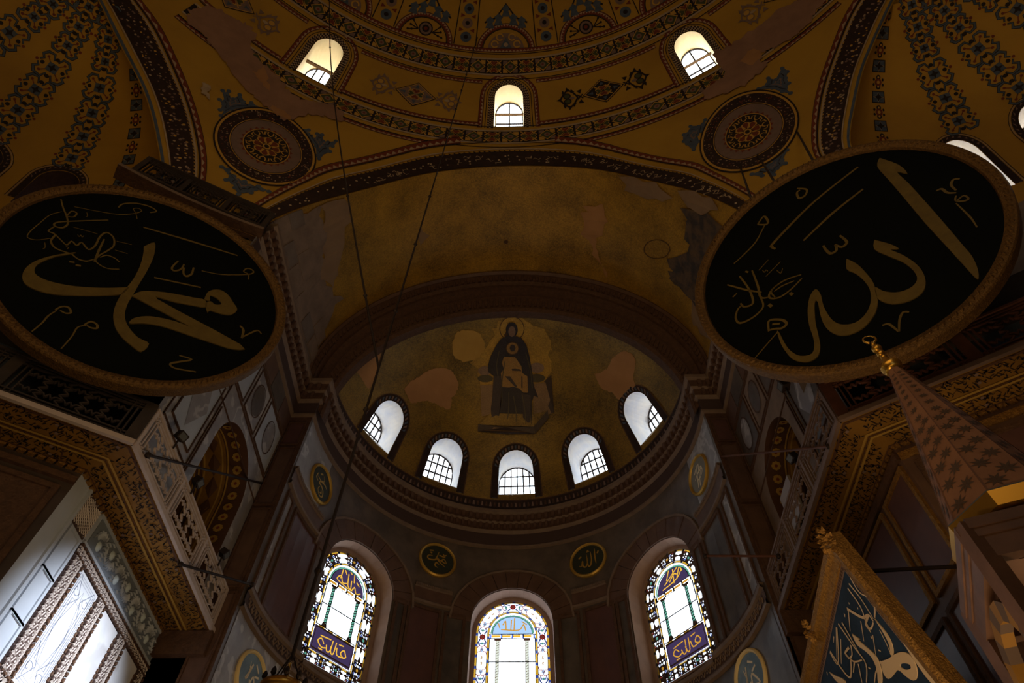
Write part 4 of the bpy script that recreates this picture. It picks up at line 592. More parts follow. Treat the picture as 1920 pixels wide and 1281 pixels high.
# ------------------------------------------------------------------ exedra half-domes, either side
EXC = {-1: (-12.9, 1.35, 18.3), 1: (11.9, 1.5, 18.3)}; EXR = 6.2
def exmap(s):
    c = EXC[s]
    def f(az, v, off=0.):
        a = rad(az); r = EXR-off
        rr, z = (r*math.cos(rad(v)), c[2]+r*math.sin(rad(v))) if v >= 0 else (r, c[2]+rad(v)*EXR)
        return (c[0]+rr*math.sin(a), c[1]+rr*math.cos(a), z)
    return f
EXWIN = {-1: [(-14, 3.6), (-36, 3.6), (-58, 3.6)], 1: [(17.2, 6.2), (41, 3.9), (64, 3.9)]}
for s in (-1, 1):
    f = exmap(s); b = MB(); hp = [arch_poly_a(hw, 11, 19.5 if s < 0 else 20.5, 4.2 if s < 0 else 10, c=c, n=12) for c, hw in EXWIN[s]]
    hp = [arch_poly_a(6.0, 6, 18, 5.4, c=c, n=14) if s < 0 else arch_poly_a(5.6, 8, 24, 7.0, c=c, n=14) for c, hw in EXWIN[s]]
    V, T = cdt([(-180, -50), (180, -50), (180, 86), (-180, 86)], hp, (4, 4))
    def outside(p): return math.hypot(p[0]-DC[0], p[1]-DC[1]) if p[2] < DZ else math.dist(p, (DC[0], DC[1], DZ))
    Pm = [f(u, v) for u, v in V]; T_all = T
    def polar(p):
        a = math.degrees(math.atan2(p[0]-DC[0], p[1]-DC[1])); return a, (math.degrees(math.asin(max(-1, min(1, (p[2]-DZ)/math.dist(p, (DC[0], DC[1], DZ)))))) if p[2] >= DZ else math.degrees((p[2]-DZ)/DR_))
    inh = inside(np.array([polar(p) for p in Pm]), EXH[s]); T = [t for t in T if all(outside(Pm[i]) > DR_+.03 or (inh[i] and outside(Pm[i]) > DR_-.9) for i in t)]
    b.add(Pm, T, OCHRE)
    f8 = [f(u, v, -.75) for u, v in V]; in8 = inside(np.array([polar(p) for p in f8]), EXH[s]); T8 = [t for t in T_all if all(outside(f8[i]) > DR_+.05 or (in8[i] and outside(f8[i]) > DR_-.5) for i in t)]; b.add(f8, T8, SHELL)
    # soffit joining the opening's edge to the shell of the half-dome
    E1 = [np.array(dome(*p)) for p in EXH[s]]; c = np.array(EXC[s]); E2 = []
    for p in E1:
        d = p-c
        if d[2] < 0: h = np.array([d[0], d[1], 0]); q = c+h/np.linalg.norm(h)*EXR*1.15; q[2] = p[2]
        else: q = c+d/np.linalg.norm(d)*EXR*1.15
        E2.append(q)
    k = len(E1); b.add(E1+E2, [(i, i+1, k+i+1, k+i) for i in range(k-1)], OCHRE)
    ob = b.build('ceiling', kind='structure', smooth=True)
    for (cw, hw), poly in zip(EXWIN[s], hp):
        deep_window(f, poly, 1.1, REVEAL if s > 0 else BROWN, 4, 4, .07, IRON if s > 0 else WHITE, G_CLEAR if s > 0 else G_DUSK, shrink=.03)  # left panes coloured dark to paint in the dimness behind them
        P = Paint(f); zs, ry, w_ = (18, 5.4, 6.0) if s < 0 else (24, 7.0, 5.6)
        mk = lambda d: [(cw+w_+d, 8)]+[(cw+(w_+d)*math.cos(t), zs+(ry+d*.9)*math.sin(t)) for t in np.linspace(0, PI, 21)]+[(cw-w_-d, 8)]
        P.ribbon(mk(.1), mk(2.0), DARKBAND, 0); P.ribbon(mk(2.2), mk(2.45), WHITE, 0); P.ribbon(mk(2.6), mk(2.8), BLACK, 0)
        A, B = resample(mk(1.0), 60), resample(mk(1.8), 60)
        for i in range(0, 59, 2): P.poly([tuple(A[i]), tuple(A[i+1]), tuple(B[i])], MAUVE, 1)
        P.build('window_surround', ob)
    # strips of arabesque converging on the crown
    azs = [(4, 'chain'), (-14.5, 'wide'), (-37.5, 'wide'), (-60, 'wide')] if s < 0 else [(-4.5, 'chain'), (22.5, 'wide'), (43.5, 'wide'), (65, 'wide')]
    for az, kind in azs:
        P = Paint(f)
        if kind == 'chain':
            v = 20.
            while v < 74:
                g = 1/math.cos(rad(v)); h = 1.9
                P.poly([(az-h*g, v-h), (az+h*g, v-h), (az+h*g, v+h), (az-h*g, v+h)], BLACK, 0); P.poly([(az-h*g*.86, v-h*.86), (az+h*g*.86, v-h*.86), (az+h*g*.86, v+h*.86), (az-h*g*.86, v+h*.86)], BLUE, 1)
                st = [(az+g*h*(.75 if i % 2 == 0 else .3)*math.cos(i*PI/4), v+h*(.75 if i % 2 == 0 else .3)*math.sin(i*PI/4)) for i in range(8)]
                P.poly([((p[0]-az)*1.15+az, (p[1]-v)*1.15+v) for p in st], WHITE, 2); P.poly(st, BLACK, 3)
                for dv, r in ((3.3, .85), (4.7, 1.3), (6.2, .85)):
                    P.disc((az, v+dv), r*g*.9, BLACK if r < 1 else RED, 0, r, 10); P.disc((az, v+dv), r*g*.4, YEL, 1, r*.4, 8)
                for d in (-1, 1):
                    for dv in (3.9, 5.5): P.disc((az+d*1.5*g, v+dv), .4*g, BLACK, 0, .5, 6)
                v += 9.6
        else:
            v = 27. if s < 0 else 35.
            v = 28.5 if s < 0 else 36.5
            while v < 76:
                g = 1/math.cos(rad(v)); h = 3.9*(1.0 if v < 60 else .8); hw = h*1.05
                q = lambda x, y: (az+x*hw*g, v+y*h)
                for sx_ in (-1, 1):
                    for sy in (-1, 1):
                        P.stroke([q(.15*sx_, .55*sy), q(.35*sx_, 1.0*sy), q(.8*sx_, .95*sy), q(1.02*sx_, .6*sy), q(.8*sx_, .35*sy), q(1.0*sx_, .12*sy)], [.45, .75, .95, .95, .75, .45], BLACK, 0, sx=1/g)
                        P.stroke([q(.15*sx_, .55*sy), q(.35*sx_, 1.0*sy), q(.8*sx_, .95*sy), q(1.02*sx_, .6*sy), q(.8*sx_, .35*sy), q(1.0*sx_, .12*sy)], [.15, .4, .6, .6, .4, .15], BLUE, 1, sx=1/g)
                        P.stroke([q(.25*sx_, .25*sy), q(.5*sx_, .5*sy), q(.68*sx_, .7*sy)], .28, RED, 1, sx=1/g); P.disc(q(.62*sx_, .62*sy), .42*g, RED, 1, .42, 7)
                for d in (-1, 1): P.disc(q(.72*d, 0), .6*g, BLACK, 1, .6, 8); P.disc(q(1.12*d, 0), .45*g, RED, 1, .45, 7); P.disc(q(0, .75*d), .7*g, BLACK, 1, .6, 8)
                P.poly([q(-.36, -.36), q(.36, -.36), q(.36, .36), q(-.36, .36)], BLUE, 2)
                P.poly([(q(0, 0)[0]+(q(1, 0)[0]-az)*(.38 if i % 2 == 0 else .14)*math.cos(i*PI/4), v+h*(.38 if i % 2 == 0 else .14)*math.sin(i*PI/4)) for i in range(8)], BLACK, 3)
                v += h*2.12
        P.build('painted_arabesque', ob)
# ------------------------------------------------------------------ roof over the aisles and the outer walls that close the place
b = MB()
circ = lambda c, r, n=72: [(c[0]+r*math.cos(t), c[1]+r*math.sin(t)) for t in np.linspace(0, 2*PI, n, endpoint=False)]
loops = [[(-26, -27), (26, -27), (26, 13.3), (-26, 13.3)], circ(DC, DR_+.06), circ(EXC[-1], EXR+.1), circ(EXC[1], EXR+.1), [(XC-6.55, 0), (XC+6.55, 0), (XC+6.55, 13.3), (XC-6.55, 13.3)]]
pts, eds = [], []
for lp in loops:
    k = len(pts); pts += lp; eds += [(k+i, k+(i+1) % len(lp)) for i in range(len(lp))]
v, e, f, *_ = delaunay_2d_cdt([Vector(p) for p in pts], eds, [], 0, 1e-6)
V = np.array([(q.x, q.y) for q in v]); Cn = np.array([V[list(t)].mean(0) for t in f]); keep = np.ones(len(f), bool)
for lp in loops[1:]: keep &= ~inside(Cn, lp)
keep &= inside(Cn, loops[0])
for z in (16.35, 16.95): b.add([(x, y, z) for x, y in V], [tuple(t) for t, k in zip(f, keep) if k], SHELL)
b.build('ceiling', kind='structure')
b = MB()
for x0, y0, x1, y1 in ((-26, -27, -26, 13.3), (26, -27, 26, 13.3), (-26, -27, 26, -27), (-26, 13.3, XC-6.5, 13.3), (XC+6.5, 13.3, 26, 13.3)):
    b.quad((x0, y0, FLOOR), (x1, y1, FLOOR), (x1, y1, 16.9), (x0, y0, 16.9), SHELL)
b.build('wall_back', kind='structure')
# ------------------------------------------------------------------ barrel vault over the bema
NV = 61
near = np.array([dome(*p) for p in resample(VAULT_IN, NV, .9)])
FR, FZ, FY = 6.5, 18.45, 12.75
angs = np.linspace(PI+.18, -.18, NV)
# far arc matched by height so that the springing lines run level
far = np.array([(XC+FR*math.cos(a) if 0 <= a <= PI else XC+FR*(1 if a < 0 else -1), FY, FZ+FR*math.sin(a) if 0 <= a <= PI else FZ-1.55*abs(a if a < 0 else a-PI)/.18) for a in angs])
def vaultf(t, s, off=0.):
    x = t*(NV-1); i = min(int(x), NV-2); fr_ = x-i
    p = (near[i]*(1-fr_)+near[i+1]*fr_)*(1-s)+(far[i]*(1-fr_)+far[i+1]*fr_)*s
    n = np.array([XC-p[0], 0, 18.2-p[2]]); n /= np.linalg.norm(n)+1e-9
    return p+n*off
b = MB(); NS = 8
V = [vaultf(i/(NV-1), j/NS) for i in range(NV) for j in range(NS+1)]
b.add(V, [(i*(NS+1)+j, (i+1)*(NS+1)+j, (i+1)*(NS+1)+j+1, i*(NS+1)+j+1) for i in range(NV-1) for j in range(NS)], GOLDMOS)
# backing strip that closes the seam between the vault and the half-dome
VN = resample(VAULT_IN, NV, .9); VO = resample(VAULT_OUT, NV, .9)
A = [dome(*(p+(q-p)*.45), -.10) for p, q in zip(VN, VO)]; M_ = [tuple(np.array(dome(*p, -.12))+(near[i]-vaultf(i/(NV-1), 0, .12))) for i, p in enumerate(VN)]; B = [tuple(vaultf(i/(NV-1), .07, -.06)) for i in range(NV)]
b.add(A+M_+B, [(i, i+1, NV+i+1, NV+i) for i in range(NV-1)]+[(NV+i, NV+i+1, 2*NV+i+1, 2*NV+i) for i in range(NV-1)], STONE)
VAULT = b.build('ceiling', kind='structure', smooth=True)
VMAP = lambda t, s, o: tuple(vaultf(t, s, o))
P = Paint(VMAP, .03)
MURAL = mat('worn_mosaic', (.13, .085, .05), .6, c2=(.05, .042, .04), scale=2.4, contrast=(.42, .58))
VP = mat('vault_plaster', (.30, .19, .105), .85, c2=(.24, .15, .085), scale=1.2)
def vp(pts, m, l=0): P.poly(rough(pts, .012, len(pts), .05, .35) if m is not BROWN else pts, m, l, (.03, .08) if m is not BROWN else None)
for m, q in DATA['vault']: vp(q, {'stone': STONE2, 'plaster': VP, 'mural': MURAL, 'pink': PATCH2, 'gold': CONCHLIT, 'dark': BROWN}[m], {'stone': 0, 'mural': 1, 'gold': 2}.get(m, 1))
P.ribbon([(np.array(a)*.45+np.array(c)*.55).tolist() for a, c in zip(*DATA['vhalo'])], DATA['vhalo'][1], mat('mosaic_line', (.09, .045, .02), .6), 1)
P.build('plaster_repair', VAULT)
# ashlar facing left of the vault where the mosaic is gone: single blocks
blocks = MB()
yy = [0, .16, .31, .5, .66, .83, 1.0]
for r, (t0, t1) in enumerate(((.0, .022), (.022, .05), (.05, .082), (.082, .112))):
    for i in range(6):
        o = .05 if r % 2 else 0
        a, c = max(0, yy[i]-o), min(1, yy[i+1]-o)
        if r == 3 and i in (1, 3, 4): continue
        q = [(t0+.001, a+.006), (t1-.001, a+.006), (t1-.001, c-.006), (t0+.001, c-.006)]
        bb = MB(); bb.prism(q, VMAP, -.02, .05+.012*random.random(), STONE2 if (i+r) % 3 else STONE); bb.build('stone_block', VAULT)
# ------------------------------------------------------------------ arch between bema and apse: outer moulding, plain soffit, inner moulding
CR, CZ = 5.62, 16.75
def archf(a, t, off=0.):
    R = FR+(CR-FR)*t; z = FZ+(CZ-FZ)*t; y = FY+(13.15-FY)*t
    ca, sa = math.cos(a), math.sin(a)
    if sa < 0: p = np.array([XC+R*(1 if ca > 0 else -1), y, z+sa*R])
    else: p = np.array([XC+R*ca, y, z+R*sa])
    n = np.array([0, -.92, -.38]); return tuple(p+n*off)
prof = [(0, 0), (.0, .12), (.05, .20), (.10, .12), (.14, .16), (.28, .14), (.32, .22), (.36, .10), (.37, 0.), (.62, -.05), (.64, .10), (.68, .14), (.90, .10), (.93, .16), (1.0, .10), (1.0, -.3)]
AN = 72; aa = np.linspace(-.12, PI+.12, AN); b = MB()
MM = [BROWN, BROWN2, BROWN2, BROWN, BROWN, BROWN2, BROWN, BROWN, BROWN, BROWN, BROWN2, BROWN, BROWN2, BROWN, BROWN]
for j in range(len(prof)-1):
    (t0, o0), (t1, o1) = prof[j], prof[j+1]; V = []
    for a in aa: V += [archf(a, t0, o0), archf(a, t1, o1)]
    b.add(V, [(2*i, 2*i+2, 2*i+3, 2*i+1) for i in range(AN-1)], MM[j])
TR = b.build('trim_1', kind='structure')
for t0, t1, o, nn in ((.15, .27, .15, 84), (.70, .88, .125, 84)):      # carved leaves, one to each step of the moulding
    for i in range(nn):
        a0 = .04+(PI-.08)*i/nn; a1 = .04+(PI-.08)*(i+.7)/nn; bb = MB()
        bb.prism([(a0, t0), (a1, t0), ((a0+a1)/2+.006, t1), (a0+.004, t1)], lambda u, v_, w_: archf(u, v_, w_), o-.01, o+.05, BROWN); bb.build('carved_leaf', TR)
# ------------------------------------------------------------------ conch of the apse
KR, KZ = 5.95, 16.6
def conch(phi, v, off=0.):
    a, c = rad(phi), rad(v); r = KR-off
    return (XC+r*math.cos(c)*math.sin(a), YA+r*math.cos(c)*math.cos(a), KZ+r*math.sin(c))
CWIN = [1.8-59.5, 1.8-29.8, 1.8, 1.8+29.6, 1.8+59.5]
CW = dict(hw=7.0, z0=17.2, zs=28.2, ry=6.2)
hp = [arch_poly_a(CW['hw'], CW['z0'], CW['zs'], CW['ry'], c=c) for c in CWIN]
V, T = cdt([(-90, 3), (90, 3), (90, 78), (-90, 78)], hp, (3.2, 3.2))
b = MB(); b.add([conch(u, v) for u, v in V], T, CONCHMOS)
for u in np.arange(-90, 89.9, 5.0):
    for v0, v1 in ((76.5, 81), (81, 84), (84, 87), (87, 89.9)): b.quad(conch(u, v0, -.015), conch(u+5, v0, -.015), conch(u+5, v1, -.015), conch(u, v1, -.015), CONCHMOS)
CON = b.build('ceiling', kind='structure', smooth=True)
CREV = mat('conch_reveal', (.86, .80, .72), .8, c2=(.66, .66, .70), scale=1.6)
for c, poly in zip(CWIN, hp):
    root = deep_window(conch, poly, 1.15, CREV, 6, 5, .05, IRON, G_DIM, shrink=.06, rise=-2.6)
    P = Paint(conch, .02)
    mk = lambda d, c=c: [(c+CW['hw']+d, 15.5)]+[(c+(CW['hw']+d)*math.cos(t), CW['zs']+(CW['ry']+d*.9)*math.sin(t)) for t in np.linspace(0, PI, 17)]+[(c-CW['hw']-d, 15.5)]
    P.ribbon(mk(.05), mk(2.6), DARKBAND, 0); P.ribbon(mk(2.6), mk(3.0), BROWN, 0)
    A, B = resample(mk(.6), 66), resample(mk(2.0), 66)
    for i in range(0, 65, 2): P.poly([tuple(A[i]), tuple(A[i+1]), tuple(B[i+1]), tuple(B[i])], MAUVE if i % 4 else BLUE, 1)
    P.build('window_surround', CON)
P = Paint(conch, .02); P.strip(-89, 89, 11.2, 14.6, DARKBAND, 0, 2.); P.strip(-89, 89, 14.6, 15.0, BROWN, 0, 2.)
for i in range(-57, 58): P.poly([(i*1.55-.45, 12.1), (i*1.55+.45, 12.1), (i*1.55+.2, 13.8), (i*1.55-.2, 13.8)], MAUVE if i % 2 else BROWN, 1)
P.build('painted_border', CON)
# gold-ground figure: a plain robed sitter on a bench, and plaster repairs, set out about a point of the conch
n0 = Vector((math.sin(rad(1.5))*math.cos(rad(52)), math.cos(rad(1.5))*math.cos(rad(52)), math.sin(rad(52)))); u0 = Vector((math.cos(rad(1.5)), -math.sin(rad(1.5)), 0)); w0 = u0.cross(n0)
def ctan(x, y, off=0.):
    d = (n0+u0*x+w0*y).normalized(); p = Vector((XC, YA, KZ))+d*(KR-off); return tuple(p)
FM = {'halo': mat('mosaic_line', (.09, .045, .02), .6), 'gold': CONCHLIT, 'goldlit': mosaic('mosaic_drapery', (.20, .105, .025), (.42, .225, .05), 40), 'stone': mosaic('mosaic_bench', (.17, .10, .045), (.34, .20, .09), 40),
      'stonedark': mosaic('mosaic_bench_shade', (.045, .03, .025), (.08, .05, .035), 40), 'cushion': mosaic('mosaic_cushion', (.15, .09, .06), (.34, .21, .13), 40), 'cushion2': mosaic('mosaic_cushion_green', (.06, .045, .02), (.10, .075, .03), 40),
      'robe': mosaic('mosaic_robe', (.012, .009, .012), (.035, .023, .026), 40), 'robe2': mosaic('mosaic_robe_fold', (.026, .017, .018), (.06, .038, .036), 40), 'skin': mosaic('mosaic_skin', (.16, .09, .05), (.26, .15, .09), 60)}
P = Paint(ctan, .02, .005)
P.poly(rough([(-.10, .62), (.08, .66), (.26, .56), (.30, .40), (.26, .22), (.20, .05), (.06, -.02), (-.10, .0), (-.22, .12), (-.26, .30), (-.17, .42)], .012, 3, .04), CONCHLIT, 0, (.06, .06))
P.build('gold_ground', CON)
P = Paint(ctan, .035, .004)
for i, (k, q) in enumerate(DATA['mos']): P.poly([tuple(p) for p in q], CONCHMOS if k == 'gold' and len(q) == 5 else FM[k], i, (.09, .09) if len(q) > 12 else None)
for pts in ([(-.05, .30), (-.075, .15), (-.08, .0)], [(.0, .05), (.015, -.06), (.01, -.16)], [(.06, .06), (.075, -.05), (.08, -.14)], [(-.03, .08), (-.035, -.04), (-.05, -.13)], [(.10, .36), (.125, .22), (.13, .10)], [(-.09, .38), (-.11, .27), (-.10, .18)]): P.stroke(smooth_pts(pts, 3), .006, FM['cushion2'], len(DATA['mos'])+1)
P.build('mosaic_figure', CON, label='dark robed seated figure with a gold halo, set in mosaic')
P = Paint(ctan, .02)
for k, q in DATA['conchpatch']: P.poly(rough(spline2(q+[q[0]], 3)[:-1], .0035, 4, .02), PATCH2 if k == 'patch' else OCHRE2, 0, (.08, .08))
P.build('plaster_repair', CON)
# ------------------------------------------------------------------ apse wall
AR = 5.85
def apse(phi, z, off=0.):
    a = rad(phi); r = AR-off; return (XC+r*math.sin(a), YA+r*math.cos(a), z)
AWIN = [-49.9, 0.5, 50.2]; AH = math.degrees(1.28/AR); ASP, ASILL, ARISE = 13.02, 9.95, 1.28
hp = [arch_poly_a(AH, ASILL, ASP, ARISE, c=c, n=18) for c in AWIN]
V, T = cdt([(-91, FLOOR), (91, FLOOR), (91, 17.3), (-91, 17.3)], hp, (5, .9))
b = MB(); b.add([apse(u, z) for u, z in V], T, APSEM)
AP = b.build('wall_front', kind='structure', smooth=False)
for c, poly in zip(AWIN, hp):                                       # plastered reveals
    b = MB(); k = len(poly); A = [apse(u, z) for u, z in poly]; B = [apse(c+(u-c)*.90, ASILL+(z-ASILL)*.985, -.62) for u, z in poly]
    b.add(A+B, [(i, (i+1) % k, k+(i+1) % k, k+i) for i in range(k)], REVEAL2); b.build('window_reveal', AP)
    for i in range(13):                                            # voussoirs round the head
        t0, t1 = PI*i/13+.005, PI*(i+1)/13-.005; r0, r1 = 1.30, 1.92
        q = [(c+math.degrees(r*math.cos(t)/AR), ASP+r*math.sin(t)) for r, t in ((r0, t0), (r1, t0), (r1, (t0+t1)/2), (r1, t1), (r0, t1), (r0, (t0+t1)/2))]
        bb = MB(); bb.prism(q, apse, -.01, .05+.01*(i % 2), BROWN2); bb.build('voussoir', AP)
        q = [(c+math.degrees(r*math.cos(t)/AR), ASP+r*math.sin(t)) for r, t in ((1.93, t0-.012), (2.0, t0-.012), (2.0, t1+.012), (1.93, t1+.012))]
        bb = MB(); bb.prism(q, apse, 0, .09, STEP); bb.build('bead_moulding', AP)
def arc_sweep(p0, p1, prof, m, name, parent=None, mats=None, **k):
    path = [apse(p, 0)[:2] for p in np.linspace(p0, p1, max(3, int(abs(p1-p0)/2.5)))][::-1]
    b = MB(); sweep(b, path, prof, m, mats=mats); return b.build(name, parent, **k)
e = AH*1.52
gaps = [(-90, AWIN[0]-e), (AWIN[0]+e, AWIN[1]-e), (AWIN[1]+e, AWIN[2]-e), (AWIN[2]+e, 90)]
for a, c in gaps:
    arc_sweep(a, c, [(0, 13.92), (.10, 13.92), (.10, 13.84), (.05, 13.82), (.05, 13.42), (.09, 13.38), (.09, 13.30), (0, 13.28)], BROWN2, 'string_course', AP, [STEP, STEP, STEP, BROWN2, STEP, STEP, STEP])
    for i in range(int((c-a)*1.5)):
        p = a+(i+.5)/1.5; bb = MB()
        bb.prism([(p-.24, 13.85), (p+.24, 13.85), (p+.24, 13.93), (p-.24, 13.93)], apse, .09, .125, STEP); bb.build('bead', AP)
arc_sweep(-90, -61.6, [(0, 10.02), (.12, 10.02), (.12, 9.92), (.06, 9.88), (.06, 9.62), (.1, 9.56), (.1, 9.48), (0, 9.46)], BROWN2, 'string_course', AP, [STEP, STEP, STEP, LACEDARK, STEP, STEP, STEP])
arc_sweep(-61.6, 61.8, [(0, 9.9), (.12, 9.9), (.12, 9.80), (.06, 9.78), (.06, 9.62), (.1, 9.56), (.1, 9.48), (0, 9.46)], BROWN2, 'string_course', AP, [STEP, STEP, STEP, LACEDARK, STEP, STEP, STEP])
arc_sweep(61.8, 90, [(0, 10.02), (.12, 10.02), (.12, 9.92), (.06, 9.88), (.06, 9.62), (.1, 9.56), (.1, 9.48), (0, 9.46)], BROWN2, 'string_course', AP, [STEP, STEP, STEP, BROWN, STEP, STEP, STEP])
P = Paint(apse, .075)                                                 # scroll carved along the lower course
for i in range(-44, 45):
    c = i*2.03
    if abs(c) > 89: continue
    P.stroke([(c-.9+1.8*t, 9.75+.10*math.sin(t*2*PI)) for t in np.linspace(0, 1, 9)], .035, STEP, 0, sx=.1, ridge=.02); P.disc((c-.4, 9.70), .28, STEP, 1, .03, 6); P.disc((c+.4, 9.80), .28, STEP, 1, .03, 6)
P.build('carved_scroll', AP)
def framed_panel(p0, p1, z0, z1, m, fm, mp, par, fw=.07, sx=AR*PI/180, proud=.02, frame_proud=.06, teeth=False):
    bb = MB(); n = max(2, int(abs(p1-p0)*sx/.35)); us = np.linspace(p0, p1, n+1); V = []
    for u in us: V += [mp(u, z0, proud), mp(u, z1, proud)]
    bb.add(V, [(2*i, 2*i+2, 2*i+3, 2*i+1) for i in range(n)], m); pn = bb.build('panel', par)
    bb = MB(); d = fw/sx
    for a0, a1, b0, b1 in ((p0-d, p0, z0-fw, z1+fw), (p1, p1+d, z0-fw, z1+fw)): bb.prism([(a0, b0), (a1, b0), (a1, b1), (a0, b1)], mp, 0, frame_proud, fm)
    for b0, b1 in ((z0-fw, z0), (z1, z1+fw)):
        for i in range(n): bb.prism([(us[i], b0), (us[i+1], b0), (us[i+1], b1), (us[i], b1)], mp, 0, frame_proud, fm)
    bb.build('panel_frame', par); return pn
for z0, z1 in ((10.15, 13.10),):
    for a, c, m in ((-87.5, -84.5, GREYM), (-81.0, -68.0, PORPH), (-31.2, -22.2, PORPH), (-19.6, -14.6, VERDE), (-35.5, -33.4, VERDE), (15.6, 20.6, VERDE), (23.4, 32.0, PORPH), (34.2, 36.4, VERDE), (64.5, 66.8, VERDE), (69.5, 79.5, VERDE), (83.0, 87.5, GREYM)):
        framed_panel(a, c, z0, z1, m, BROWN, apse, AP, fw=.09, proud=.015)
for i, (a, c) in enumerate(((-89.5, -62), (-61, -36.5), (-35.5, -14), (-13, 14), (15, 36.5), (37.5, 61), (62, 89.5))):       # slabs under the course and above it
    bb = MB(); us = np.linspace(a, c, 9); V = []
    for u in us: V += [apse(u, 6.2, .012), apse(u, 9.45, .012)]
    bb.add(V, [(2*j, 2*j+2, 2*j+3, 2*j+1) for j in range(8)], GREYM if i == 0 else VERDE); bb.build('panel', AP)
for i in range(10):
    a, c = -90+18*i+.15, -90+18*(i+1)-.15; bb = MB(); us = np.linspace(a, c, 8)
    zt = lambda u: 13.95 if min(abs(u-q) for q in AWIN) > AH*1.55 else ASP+math.sqrt(max(0, 2.02**2-(min(abs(u-q) for q in AWIN)*PI/180*AR)**2))
    V = []
    for u in us: V += [apse(u, max(13.95, zt(u)), .01), apse(u, 15.9, .01)]
    bb.add(V, [(2*j, 2*j+2, 2*j+3, 2*j+1) for j in range(7)], GREYM if i in (0, 9) else APSEM); bb.build('panel', AP)
# ------------------------------------------------------------------ the big cornice: apse, jogs and both bema walls
path = [(XC+6.5, 7.35), (XC+6.5, 12.9), (XC+5.85, 12.9)]+[apse(p, 0)[:2] for p in np.linspace(90, -90, 61)]+[(XC-5.85, 12.9), (XC-6.5, 12.9), (XC-6.5, 7.35)]
pr = [(-.3, 17.50), (.30, 17.50), (.30, 17.36), (.22, 17.30), (.20, 17.02), (.16, 16.98), (.13, 16.95), (.13, 16.66), (.09, 16.62), (.05, 16.55), (.05, 16.06), (.09, 16.02), (.09, 15.95), (0, 15.92)]
b = MB(); sweep(b, path, pr, BROWN, mats=[STEP, STEP, STEP, BROWN, STEP, STEP, BROWN, STEP, STEP, LACEDARK, STEP, STEP, STEP]); CORN = b.build('trim_2', kind='structure')
def along(path, step):
    out = []; acc = 0
    for (x0, y0), (x1, y1) in zip(path[:-1], path[1:]):
        L = math.hypot(x1-x0, y1-y0); d = ((x1-x0)/L, (y1-y0)/L); t = step/2-acc if acc < step/2 else 1.5*step-acc
        while t < L: out.append(((x0+d[0]*t, y0+d[1]*t), d)); t += step
        acc = (acc+L) % step
    return out
for (zc, hz, pr0, pr1, wd, st, nm) in ((17.13, .125, .18, .29, .11, .26, 'modillion'), (16.81, .12, .11, .20, .09, .22, 'dentil')):
    proto = None
    for (x, y), d in along(path, st):
        nrm = np.array([-d[1], d[0], 0]); c = np.array([x, y, zc])+nrm*(pr0+pr1)/2
        if proto is None:
            bb = MB(); bb.frame_box((0, 0, 0), (wd/2, 0, 0), (0, (pr1-pr0)/2, 0), (0, 0, hz), BROWN2); proto = bb.build(nm, CORN); o = proto
        else: o = proto.copy(); COL.objects.link(o)
        o.location = c; o.rotation_euler = (0, 0, math.atan2(d[1], d[0]))
# pilaster faces flanking the apse
for s in (-1, 1):
    b = MB(); x0, x1 = sorted((XC+s*5.85, XC+s*7.3)); b.box(x0, x1, 12.9, 13.6, FLOOR, 15.95, BROWN); pil = b.build('wall_left' if s < 0 else 'wall_right', kind='structure')
    mp = lambda x, z, o: (x, 12.9-o, z)
    a, c = sorted((XC+s*5.98, XC+s*6.40))
    for z0, z1 in ((14.7, 15.6), (12.4, 14.5), (9.9, 12.2), (7.2, 9.7)): framed_panel(a, c, z0, z1, PORPH if z0 > 14.6 else BROWN2, BROWN, mp, pil, fw=.05, sx=1., frame_proud=.05)
# ------------------------------------------------------------------ side walls of the bema, galleries, balustrades
def unit(v): v = np.array(v, float); return v/np.linalg.norm(v)
ROSE = mat('soffit_flower', (.42, .25, .05), .6)
SOFDARK = mat('soffit_dark', (.10, .045, .022), .7)
def lattice_bay(b, mp, u0, u1, w0, w1, m, th, flip):
    """pierced slab: frame lines and zigzag star tracery; mp(u, w, off)"""
    L, H = u1-u0, w1-w0
    def br(a, c, wd): b.bar(mp(*a, 0), mp(*c, 0), wd, th, np.subtract(mp(a[0], a[1], 1), mp(a[0], a[1], 0)), m)
    for w_ in (.06, .14, .86, .94): br((u0, w0+H*w_), (u1, w0+H*w_), .03)
    for u in (u0+.08, u0+.17, u1-.17, u1-.08): br((u, w0), (u, w1), .025)
    n = max(3, int(round((L-.34)/.33))); us = np.linspace(u0+.17, u1-.17, n+1)
    for i in range(n+1):
        k = 8; z = [(us[i]+(.055 if j % 2 else -.055), w0+H*(.16+.68*j/k)) for j in range(k+1)]
        if 0 < i < n:
            for a, c in zip(z[:-1], z[1:]): br(a, c, .026)
        if i < n:
            for w_ in (.33, .67):
                q = [0, .22, .36, .5, .64, .78, 1.]; dz = [0, .0, .07, -.02, .07, .0, 0]; sg = 1 if w_ > .5 else -1
                pl = [(us[i]+(us[i+1]-us[i])*t, w0+H*(w_+sg*d)) for t, d in zip(q, dz)]
                for a, c in zip(pl[:-1], pl[1:]): br(a, c, .026)
